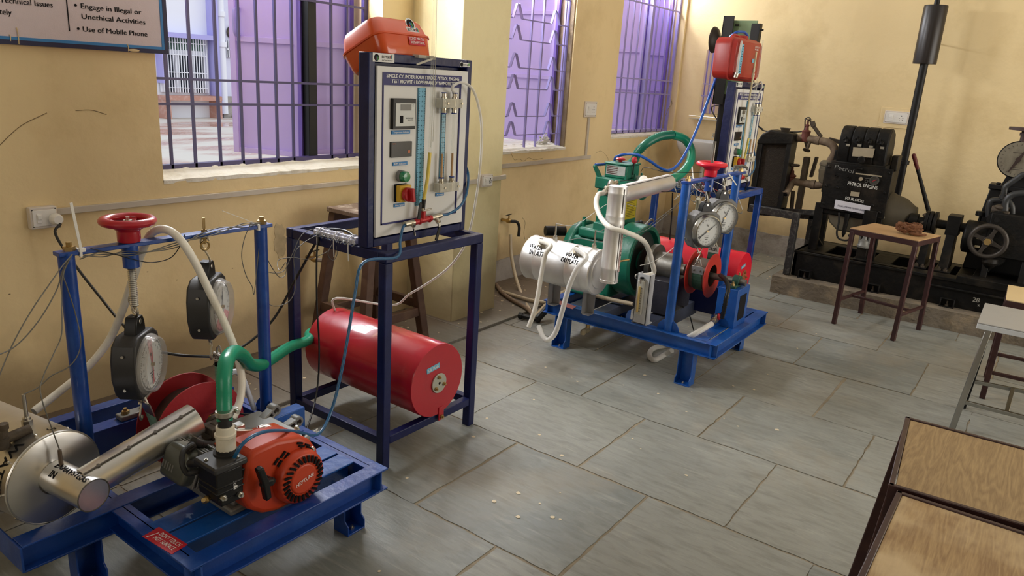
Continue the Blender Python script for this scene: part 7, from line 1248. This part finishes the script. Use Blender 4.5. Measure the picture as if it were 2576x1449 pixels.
mb = MB(); mb.cyl(at_x(2133, 537, X), at_x(2122, 588, X), .018, .014, 14); mb.cyl(at_x(2122, 588, X), at_x(2120, 596, X), .014, .004, 12); link('breather_pipe', mb, MACHINE, en)
# glass bowl fuel filter on its bracket
fl = thing('fuel_filter', 'grey fuel filter bowl on black bracket of the far bench', 'fuel filter', (5.9, 1.03, ZT)); p = at_x(2173, 612, 5.90); mb = MB(); mb.lathe(p - V(0, 0, .035), (0, 0, 1), [(.03, 0), (.045, .006), (.046, .02), (.038, .03), (.033, .055), (.018, .065), (.014, .085), (.006, .09), (.006, .12)], 28); mb.cyl(p + V(0, .032, .0), p + V(0, .032, .045), .008); mb.cyl(p + V(0, -.032, .0), p + V(0, -.032, .05), .008); link('bowl', mb, CASTGREY, fl)
mb = MB(); mb.box((p.x + .0, p.y - .03, ZT), (p.x + .04, p.y + .04, p.z - .035)); mb.box((p.x - .04, p.y - .05, ZT), (p.x + .05, p.y + .05, ZT + .01)); mb.box((p.x + .03, p.y - .045, ZT), (p.x + .06, p.y + .045, .70)); link('bracket', mb, MACHINE, fl, bevel=.003)
# radiator on its angle frame
rd = thing('radiator', 'black radiator standing on an angle frame beside the old engine', 'radiator', (6.1, 1.86, .56))
mb = MB(); mb.box((6.02, 1.735, .60), (6.10, 1.93, 1.12)); link('core', mb, mat('radiator_core', (.022, .016, .011), .8, 0, .5, 30, .6, 120), rd)
mb = MB(); mb.box((5.985, 1.925, .56), (6.14, 1.965, 1.10)); mb.box((5.985, 1.70, .56), (6.14, 1.735, 1.16)); mb.box((5.985, 1.70, .545), (6.14, 1.965, .61)); link('side_frame', mb, BLACK, rd, bevel=.004)
mb = MB(); mb.prism([(-1.97, 1.085), (-1.965, 1.12), (-1.94, 1.17), (-1.88, 1.21), (-1.70, 1.19), (-1.695, 1.11)], (5.98, 0, 0), (0, -1, 0), (0, 0, 1), (1, 0, 0), .165); link('header_tank', mb, MACHINE, rd, bevel=.012)
mb = MB(); p = at_x(1975, 330, 6.08); mb.lathe(p - V(0, 0, .05), (0, 0, 1), [(.024, 0), (.024, .035), (.038, .07), (.040, .075), (.034, .075), (.02, .045)], 20); link('filler_neck', mb, MACHINE2, rd)
fr = thing('radiator_support', 'dusty black steel frame holding up the radiator and pipes', 'frame', (6.0, 1.6, .14)); mb = MB()
a0, a1 = at_x(1886, 522, 5.80), at_x(2010, 545, 5.80); mb.bar(a0, a1, .05, .055); mb.bar((5.80, a1.y + .02, a1.z + .02), (5.80, a1.y + .02, .14), .045, .055); mb.bar((6.2, 1.97, .52), (6.2, 1.45, .56), .05, .05); mb.bar((6.2, 1.50, .14), (6.2, 1.50, .56), .05, .05); mb.bar((5.80, a0.y - .03, a0.z), (6.2, 1.94, .535), .045, .045); mb.bar((6.1, 1.95, .56), (6.1, 1.45, .60), .03, .04); link('angle_member', mb, mat('paint_spattered_black', (.020, .02, .021), .5, 0, .3, 20, dirt=(.16, .15, .13), dirt_amt=.7, dirt_scale=40), fr, bevel=.003)
# cooling pipework
cpw = thing('cooling_pipe', 'dusty brown water pipe with valves from radiator to old engine', 'pipe', (6.12, 1.6, 1.1)); XX = 6.12
mb = MB(); mb.tube([at_x(x, y, XX) for x, y in ((1972, 340), (1990, 346), (2020, 348), (2050, 352), (2080, 358), (2096, 368), (2100, 385), (2092, 400), (2088, 408))], .030, 14); mb.cyl(at_x(1975, 342, XX), at_x(1993, 346, XX), .036, n=16); mb.cyl(at_x(2050, 352, XX), at_x(2062, 354, XX), .034, n=16); link('upper_pipe', mb, PIPEB, cpw)
mb = MB(); p = at_x(2026, 346, XX); mb.lathe(p, (0, 0, 1), [(.034, -.03), (.036, .01), (.03, .03), (.034, .042), (.034, .05), (.016, .06), (.012, .085), (.016, .088), (.016, .1), (.008, .102), (.006, .135)], 18); mb.m = 1; mb.cyl(p + V(0, 0, .135), p + V(0, 0, .141), .03, n=18); q = p + V(0, -.03, -.07); mb.cyl(p, q, .018, n=12); link('gate_valve', mb, [REDPIPE, MACHINE2], cpw)
mb = MB(); p = at_x(2037, 358, XX - .02); q = at_x(2030, 375, XX - .05); mb.cyl(p, q, .013, n=12); mb.lathe(q, q - p, [(.012, 0), (.028, .006), (.030, .012), (.01, .016)], 16); p = at_x(2047, 318, XX); mb.cyl(at_x(2066, 345, XX), p, .014, n=12); mb.cyl(p, at_x(2043, 306, XX), .02, n=12); mb.cyl(p, at_x(2035, 300, XX), .006); link('drain_cock', mb, MACHINE2, cpw)
mb = MB(); mb.tube([at_x(x, y, XX) for x, y in ((1905, 315), (1920, 328), (1945, 331), (1985, 332), (2015, 331), (2024, 325), (2026, 300), (2036, 296), (2040, 303))], .005, 8); link('thermometer_cable', mb, CABLE, cpw)
mb = MB(); mb.tube([at_x(x, y, XX) for x, y in ((1925, 495), (1935, 478), (1948, 465), (1965, 458), (1985, 456), (2005, 458), (2030, 462), (2055, 466), (2080, 462), (2105, 462))], .030, 14); p = at_x(1993, 460, XX); q = at_x(1976, 488, XX - .12); mb.cyl(p, q, .026, n=16); mb.cyl(q, q + (q - p) * .04, .03, n=16); mb.cyl(at_x(2040, 464, XX), at_x(2050, 465, XX), .036, n=16); l = link('lower_pipe', mb, PIPEB, cpw)
mb = MB(); mb.cyl(q - (p - q) * .05, q - (p - q) * .042, .018, n=16); l2 = link('open_end', mb, INK, l); l2.location = (0, 0, 0)
mb = MB(); p = at_x(1990, 455, XX); mb.lathe(p, V(0, .05, 1), [(.030, -.03), (.030, .03), (.036, .035), (.036, .045), (.018, .055), (.016, .08), (.010, .085), (.008, .12)], 18); mb.m = 1; w = p + V(0, .006, .125); mb.torus(w, (0, .05, 1), .045, .009, 24, 8); [mb.bar(w, w + V(.045 * math.cos(a), .045 * math.sin(a), 0), .008, .006) for a in (0, PI / 2, PI, 3 * PI / 2)]; link('wheel_valve', mb, [REDPIPE, MACHINE2], cpw)
mb = MB(); mb.box((6.1, 1.585, .60), (6.16, 1.625, 1.02)); mb.tube([(6.12, 1.60, .95), (6.12, 1.60, .60)], .012, 8); mb.bar(at_x(2055, 395, 6.2), at_x(2040, 445, 6.2), .05, .02); mb.bar(at_x(2085, 350, 6.3), at_x(2115, 358, 6.3), .035, .03); mb.cyl(at_x(1995, 480, XX), at_x(1990, 540, XX), .016, n=12); link('pipe_bracket', mb, MACHINE2, cpw, bevel=.003)
# exhaust stack with silencer
ex = thing('exhaust_stack', 'tall black exhaust pipe with fat silencer against the far wall', 'exhaust', (6.75, 1.0, .5)); xe = 6.75
a, b = at_x(2245, 560, xe), at_x(2357, 8, xe); x_, y_ = xe, 1.012
mb = MB(); mb.cyl((x_, y_, .45), (x_, y_, 1.80), .030, n=20); mb.cyl((x_, y_, 2.2), (x_, y_, 2.7), .020, n=16); mb.cyl((x_, y_, 1.0), (x_, y_, 1.03), .042, n=20); mb.bar((x_, y_, .6), (6.3, 1.05, .6), .06, .06); link('pipe', mb, BLACK, ex)
mb = MB(); mb.lathe((x_, y_, 1.775), (0, 0, 1), [(.03, 0), (.082, .002), (.084, .01), (.084, .42), (.082, .43), (.03, .432)], 36); mb.bar((x_ + .06, y_, 1.95), (XB + .02, y_, 1.95), .03, .004); link('silencer', mb, mat('brown_black_enamel', (.016, .012, .012), .35, 0, .2, 8), ex)
# clutch lever
lv = thing('clutch_lever', 'black lever with dark red grip rising between engine and dynamometer', 'lever', (6.15, .66, .66)); mb = MB(); p, q = at_x(2338, 538, 6.15), at_x(2299, 391, 6.15); m_ = p.lerp(q, .76); mb.cyl(p, m_, .016, .012, 14); mb.box((6.12, p.y - .03, .60), (6.18, p.y + .03, .70)); link('lever_arm', mb, BLACK, lv); mb = MB(); mb.cyl(m_, q, .013, .015, 14); mb.sphere(q, .015, n=12); link('grip', mb, mat('dark_red_grip', (.10, .01, .012), .4, 0, .1, 10), lv)
# shaft line and dynamometer
XS = 6.10; ZS = .655
cs_ = thing('drive_coupling', 'black shaft and bolted coupling leading to the dynamometer', 'coupling', (XS, .62, ZS)); mb = MB(); mb.cyl((XS, .83, ZS), (XS, .26, ZS), .032, n=20); mb.cyl((XS, .80, ZS), (XS, .74, ZS), .05, n=20); [mb.cyl((XS, y, ZS), (XS, y - .022, ZS), .085, n=32) for y in (.695, .67, .64)]; mb.cyl((XS, .55, ZS), (XS, .47, ZS), .062, n=24); link('coupling_disc', mb, MACHINE, cs_, bevel=.003)
mb = MB(); [mb.bolt((XS + .06 * math.cos(a), .697, ZS + .06 * math.sin(a)), (0, 1, 0), .012, .01) for a in [k * PI / 3 for k in range(6)]]; link('bolt', mb, MACHINE2, cs_)
for y, w_, lab in ((.655, .05, 'tapered black pedestal under the bolted shaft coupling'), (.51, .06, 'tapered black pedestal bearing with square cap beside dynamometer')):
    t = thing('pedestal', lab, 'pedestal', (XS, y, ZT)); mb = MB(); mb.prism([(-.13, ZT), (.13, ZT), (.075, .60), (-.075, .60)], (XS, y - w_ / 2, 0), (1, 0, 0), (0, 0, 1), (0, 1, 0), w_); mb.box((XS - .15, y - w_ * .9, ZT), (XS + .15, y + w_ * .9, ZT + .014)); mb.box((XS - .075, y - w_ * .7, .595), (XS + .075, y + w_ * .7, .735)) if y < .6 else None; link('pedestal_body', mb, MACHINE, t, bevel=.004)
    mb = MB(); [mb.bolt((XS - .135, y + s * .02, ZT + .014), (0, 0, 1), .014, .012) for s in (-1, 1)]; link('bolt', mb, MACHINE2, t)
dy = thing('dynamometer', 'black water brake dynamometer with handwheel, gear and big dial', 'dynamometer', (XS, .12, ZT))
mb = MB(); mb.lathe((XS, .44, .60), (0, -1, 0), [(.09, 0), (.115, .01), (.115, .22), (.105, .24)], 36); mb.box((XS - .11, .0, .50), (XS + .13, .30, .80)); mb.lathe((XS, .02, .60), (0, -1, 0), [(.11, 0), (.12, .02), (.12, .22), (.09, .3)], 36); link('casing', mb, MACHINE, dy, bevel=.008)
mb = MB()
for y, z in ((.335, .615), (.335, .555), (-.06, .615), (-.06, .555)): mb.box((XS - .1165, y - .016, z - .008), (XS - .112, y + .016, z + .008))
link('vent_slot', mb, mat('pale_slot', (.5, .42, .27), .8, 0, 0), dy)
mb = MB(); mb.cyl((XS, .365, .71), (XS, .365, .755), .008); mb.lathe((XS, .365, .75), (0, 0, 1), [(.02, 0), (.034, .004), (.034, .03), (.03, .034)], 20); link('grease_cup', mb, MACHINE, dy)
mb = MB(); mb.prism([(-.32, .34), (.30, .34), (.30, .62), (.22, .86), (-.38, .86)], (6.26, .05, 0), (0, -1, 0), (0, 0, 1), (1, 0, 0), .1) if False else None
mb.prism([(-.415, ZT), (.5, ZT), (.5, .93), (-.36, .93), (-.39, .68)], (6.30, 0, 0), (0, -1, 0), (0, 0, 1), (1, 0, 0), .12); mb.box((6.26, -.5, .93), (6.44, .37, .965)); mb.box((6.28, .30, .965), (6.31, .33, .98)); link('back_frame', mb, BLACK, dy, bevel=.006)
mb = MB(); mb.prism([(-.30, .96), (.02, .96), (-.06, 1.30), (-.20, 1.30)], (6.27, 0, 0), (0, -1, 0), (0, 0, 1), (1, 0, 0), .03); link('dial_column', mb, BLACK, dy, bevel=.004)
dc = at_x(2562, 402, 6.20); dc = V(6.20, dc.y, dc.z); mb = MB(); mb.lathe(dc + V(.03, 0, 0), (-1, 0, 0), [(.12, 0), (.126, .004), (.126, .026), (.122, .03)], 56); link('dial_case', mb, MACHINE, dy)
DG = mat('tarnished_dial', (.20, .18, .135), .5, .2, .2, 9, dirt=(.10, .08, .06), dirt_amt=.6, dirt_scale=14)
mb = MB(); mb.cyl(dc, dc - V(.004, 0, 0), .119, n=56); dl = link('dial', mb, DG, dy); mb = MB()
for k in range(24): a = 2 * PI * k / 24; mb.obox(dc + V(-.0045, math.sin(a) * .10, math.cos(a) * .10), (.0025, .001, .012), V(0, math.cos(a), -math.sin(a)), (1, 0, 0))
mb.obox(dc + V(-.0045, .0, .045), (.08, .001, .005), (0, 1, 0), (1, 0, 0))
[mb.obox(dc + V(-.0045, .0, -.055 - k * .012), (.07 - k * .02, .001, .004), (0, 1, 0), (1, 0, 0)) for k in range(2)]
k = link('dial_marks', mb, mat('faint_dial_ink', (.05, .04, .03), .7, 0, 0), dl); k.location = (0, 0, 0)
pu = V(0, -.42, .9).normalized(); pv = V(0, .9, .42).normalized(); mb = MB(); mb.prism([(-.003, -.10), (.003, -.10), (.012, 0), (.0, .10), (-.012, 0)], dc - V(.008, 0, 0), pv, pu, (-1, 0, 0), .003); mb.cyl(dc, dc - V(.014, 0, 0), .017, n=18); link('pointer', mb, mat('dark_needle', (.03, .015, .012), .5, 0, .2, 20), dy)
mb = MB(); t0 = at_x(2536, 322, 6.25); mb.cyl((6.22, dc.y - .0, dc.z + .10), (6.22, dc.y - .0, 1.345), .022, n=16); mb.cyl((6.22, dc.y, 1.315), (6.22, dc.y, 1.335), .03, n=16); mb.lathe((6.22, dc.y - .0, 1.345), (0, 0, 1), [(.02, 0), (.10, .004), (.10, .024), (.02, .028)], 32); link('top_handwheel', mb, mat('rusty_wheel', (.06, .035, .03), .6, .1, .3, 16), dy)
wc = at_x(2485, 607, 5.96); mb = MB(); mb.torus(wc, (-1, 0, 0), .106, .0165, 48, 12)
for a in (.35, .35 + 2 * PI / 4, .35 + PI, .35 + 3 * PI / 2): d = V(0, math.cos(a), math.sin(a)); mb.prism([(-.020, .02), (.020, .02), (.011, .065), (.016, .10), (-.016, .10), (-.011, .065)], wc - V(.004, 0, 0), V(1, 0, 0).cross(d), d, (1, 0, 0), .012)
mb.cyl(wc - V(.02, 0, 0), wc + V(.02, 0, 0), .03, n=24); hw = link('handwheel', mb, mat('worn_brown_iron', (.050, .042, .036), .42, .4, .25, 10), dy, bevel=.002)
mb = MB(); mb.hex(wc - V(.02, 0, 0), (-1, 0, 0), .024, .014); mb.cyl(wc - V(.034, 0, 0), wc - V(.046, 0, 0), .012); mb.cyl(wc, wc + V(.16, 0, 0), .014); k = link('spindle_nut', mb, BRASS, hw); k.location = (0, 0, 0)
gc = at_x(2508, 553, 6.0); mb = MB(); n = 44; P = []
for k in range(n * 2): a = 2 * PI * k / (n * 2); r = .062 if (k // 1) % 2 else .055; P.append((r * math.cos(a), r * math.sin(a)))
mb.prism(P, gc, (0, 1, 0), (0, 0, 1), (1, 0, 0), .02); mb.hex(gc, (-1, 0, 0), .018, .012); link('spur_gear', mb, BLACK, dy)
mb = MB(); g2 = at_x(2500, 645, 6.0); mb.prism([(r_ * math.cos(a), r_ * math.sin(a)) for k in range(60) for r_, a in (((.075 if k % 2 else .068), 2 * PI * k / 60),)], g2 + V(.01, 0, .0), (0, 1, 0), (0, 0, 1), (1, 0, 0), .02); link('worm_gear', mb, BLACK, dy)
mb = MB(); mb.tube([at_x(x, y, 6.08) for x, y in ((2487, 545), (2488, 520), (2494, 506), (2508, 503), (2522, 503), (2536, 508), (2545, 520), (2546, 540))], .020, 14); mb.tube([at_x(x, y, 6.06) for x, y in ((2524, 505), (2526, 485), (2530, 470), (2545, 458), (2560, 448), (2572, 440), (2585, 438))], .018, 12); mb.cyl(at_x(2524, 500, 6.06), at_x(2525, 490, 6.06), .026, n=16); mb.tube([at_x(x, y, 6.02) for x, y in ((2528, 530), (2530, 508), (2542, 493), (2560, 487), (2590, 485))], .021, 12); link('water_pipe', mb, mat('painted_black_pipe', (.03, .032, .034), .4, .1, .25, 12), dy)
mb = MB(); mb.box((XS - .09, .20, .72), (XS + .02, .27, .815)); mb.box((XS - .09, .03, .72), (XS + .02, .07, .815)); mb.lathe(at_x(2515, 530, 6.05), (0, 1, 0), [(.03, -.05), (.035, -.02), (.035, .03), (.028, .05)], 18); mb.sphere(at_x(2520, 522, 6.03), .03, 1, 1.5, .7, 14); link('gland_casting', mb, MACHINE2, dy, bevel=.006)
mb = MB(); mb.box((XS - .16, .02, ZT), (XS + .16, .32, ZT + .02)); mb.prism([(-.14, ZT), (.14, ZT), (.10, .50), (-.10, .50)], (XS, .24, 0), (1, 0, 0), (0, 0, 1), (0, 1, 0), .04); mb.prism([(-.14, ZT), (.14, ZT), (.10, .50), (-.10, .50)], (XS, .02, 0), (1, 0, 0), (0, 0, 1), (0, 1, 0), .04); mb.lathe(at_x(2490, 660, 6.0) , (0, 0, -1), [(.045, -.03), (.05, 0), (.04, .02), (.012, .05), (.01, .07)], 20); link('base_bracket', mb, MACHINE, dy, bevel=.004)
# green board in black angles on a pole behind the farther panel
gp_ = thing('framed_board', 'pale green board in black angle frame on a tall pole, behind the red can', 'board', (6.5, 2.4, 0)); xg = 6.5
mb = MB(); mb.box((xg, 2.29, 1.375), (xg + .02, 2.56, 2.06)); link('board', mb, GREENB, gp_)
mb = MB(); mb.box((xg - .06, 2.555, 1.36), (xg + .03, 2.565, 2.09)); mb.box((xg - .06, 2.47, 1.36), (xg - .05, 2.565, 2.09)); mb.box((xg - .03, 2.255, 1.37), (xg - .02, 2.325, 2.035)); mb.box((xg - .03, 2.25, 1.37), (xg + .03, 2.26, 2.035)); [mb.cyl((xg - .02, y, z), (xg - .02, y - .035, z), .008, n=10) for y, z in ((2.255, 1.985), (2.47, 2.02), (2.47, 1.42))]; link('angle_frame', mb, BLACK, gp_, bevel=.002)
mb = MB(); mb.cyl((xg + .02, 2.49, 0), (xg + .02, 2.49, 1.45), .040, n=20); mb.box((xg - .12, 2.37, 0), (xg + .14, 2.61, .02)); link('pole', mb, BLACK, gp_)
mb = MB(); mb.lathe((xg - .03, 2.57, 1.895), (0, 1, 0), [(.03, 0), (.035, .02), (.09, .04), (.105, .055), (.11, .07), (.10, .075), (.02, .06)], 40); link('horn_pulley', mb, mat('dark_brown_iron', (.03, .022, .018), .5, .1, .3, 12), gp_)
hose('wall_cable', [V(xg, 2.50, 1.36)] + [at_x(x, y, 6.8) for x, y in ((1790, 270), (1797, 290), (1812, 308), (1835, 318))] + [at_x(x, y, 6.5) for x, y in ((1860, 318), (1890, 314), (1905, 316), (1920, 326))], .006, CABLE, 'black cable sagging from the green board toward the radiator', 'cable')

# ================================================================ STOOLS
def stool(label, corners, z, top, frame, legs=None, th=.022, low=.17, edge=None, splay=.0, group=None, cat='stool', rim=0.0, inset=.02, dark=None, ap=.034):
    """four leg stool, corners ordered round the top"""
    c = sum((Vector((x, y, 0)) for x, y in corners), V(0, 0, 0)) / 4; t = thing('lab_stool', label, cat, (c.x, c.y, 0), group); P = [V(x, y, 0) for x, y in corners]; fs = legs or [(p + (p - c).normalized() * splay) for p in P]; fs = [V(q[0], q[1], 0) for q in fs]
    mb = MB(); mb.prism([(p.x, p.y) for p in (P if not rim else [q + V((1 if q.x < c.x else -1) * rim, (1 if q.y < c.y else -1) * rim, 0) for q in P])], (0, 0, z - .006), (1, 0, 0), (0, 1, 0), (0, 0, 1), .006); tp = link('top', mb, top, t, bevel=.0015)
    mb = MB()
    for i in range(4): a, b = P[i], P[(i + 1) % 4]; d = (b - a).normalized(); inn = (c - (a + b) / 2).normalized(); zz = z - .006 - ap / 2 + (.0085 if rim else 0); mb.bar(a + inn * .006 + V(0, 0, zz), b + inn * .006 + V(0, 0, zz), .012, ap)
    link('apron', mb, edge or frame, t, bevel=.002)
    ins = [p + (c - p).normalized() * inset for p in P]
    for i, (p, q) in enumerate(zip(ins, fs)): mb = MB(); dq = q + (c - q).normalized() * .012; mb.bar(dq, p + V(0, 0, z - .02), .027, .027, (P[1] - P[0])); link('leg', mb, dark if (dark and i in (2, 3)) else frame, t, bevel=.003)
    def atl(i, h): p, q = ins[i], fs[i] + (c - fs[i]).normalized() * .012; return q.lerp(p, h / z) + V(0, 0, h)
    mb = MB(); mb.bar(atl(0, low), atl(1, low), .018, .018); mb.bar(atl(2, low), atl(3, low), .018, .018); mb.bar((atl(0, low) + atl(1, low)) / 2, (atl(2, low) + atl(3, low)) / 2, .018, .018); link('stretcher', mb, frame, t, bevel=.002); return t
stool('brown steel stool with tan top carrying the coil, before the far bench', [(5.155, .60), (5.505, .518), (5.61, .945), (5.235, 1.02)][:1] + [(5.505, .518), (5.61, .945), (5.235, 1.02)], .665, LAMTAN, BROWNSTEEL, [(5.135, .615), (5.55, .52), (5.652, .93), (5.214, 1.015)], low=.17)
mb = MB(); c = at_z(2288, 575, .70); rn = random.Random(14); pts = []
for k in range(150): a = k * .42; r = .055 + rn.uniform(-.016, .012); pts.append(V(c.x + r * math.cos(a) * .95, c.y + r * math.sin(a) * 1.15, .674 + .045 * (k / 150) + rn.uniform(0, .016)))
mb.tube(pts, .009, 6, sub=3, rib=.12); mb.tube([pts[0], c + V(-.06, -.03, -.02), c + V(-.05, -.08, -.022), c + V(-.02, -.1, -.022)], .009, 6); solo('rope_coil', mb, COIR, 'coil of brown coir rope resting on the tan stool', 'rope')
xa, xb_ = 1.672, 2.10
stool('teak laminate stool with even wood grain, behind the worn one', [(1.672, .150), (1.672 + .03, -.27), (2.125, -.25), (2.10, .185)], .69, LAMWOOD, BROWNSTEEL, [(1.66, .19), (1.69, -.31), (2.15, -.30), (2.112, .250)], low=.2, rim=.013)
stool('worn teak laminate stool with torn stained edge', [(1.235, .130), (1.255, -.27), (1.665, -.27), (1.655, .130)], .692, LAMWORN, BROWNSTEEL, [(1.22, .17), (1.24, -.31), (1.68, -.31), (1.668, .150)], low=.2, rim=.012)
stool('cream topped stool behind the grey laminate stool', [(4.455, .072), (4.47, -.30), (4.87, -.28), (4.85, .085)], .552, CREAMTOP, BROWNSTEEL, low=.15)
gs = stool('grey laminate stool with polished steel legs', [(3.87, .145), (3.88, -.24), (4.31, -.24), (4.30, .150)], .548, GREYTOP, SATIN, [(3.875, .150), (3.88, -.25), (4.33, -.25), (4.245, .140)], low=.15, inset=.075, dark=BLACK, ap=.024, edge=mat('chipped_white_edge', (.55, .57, .58), .5, 0, .1, 20))  # far legs are the same steel, their shade painted in as black
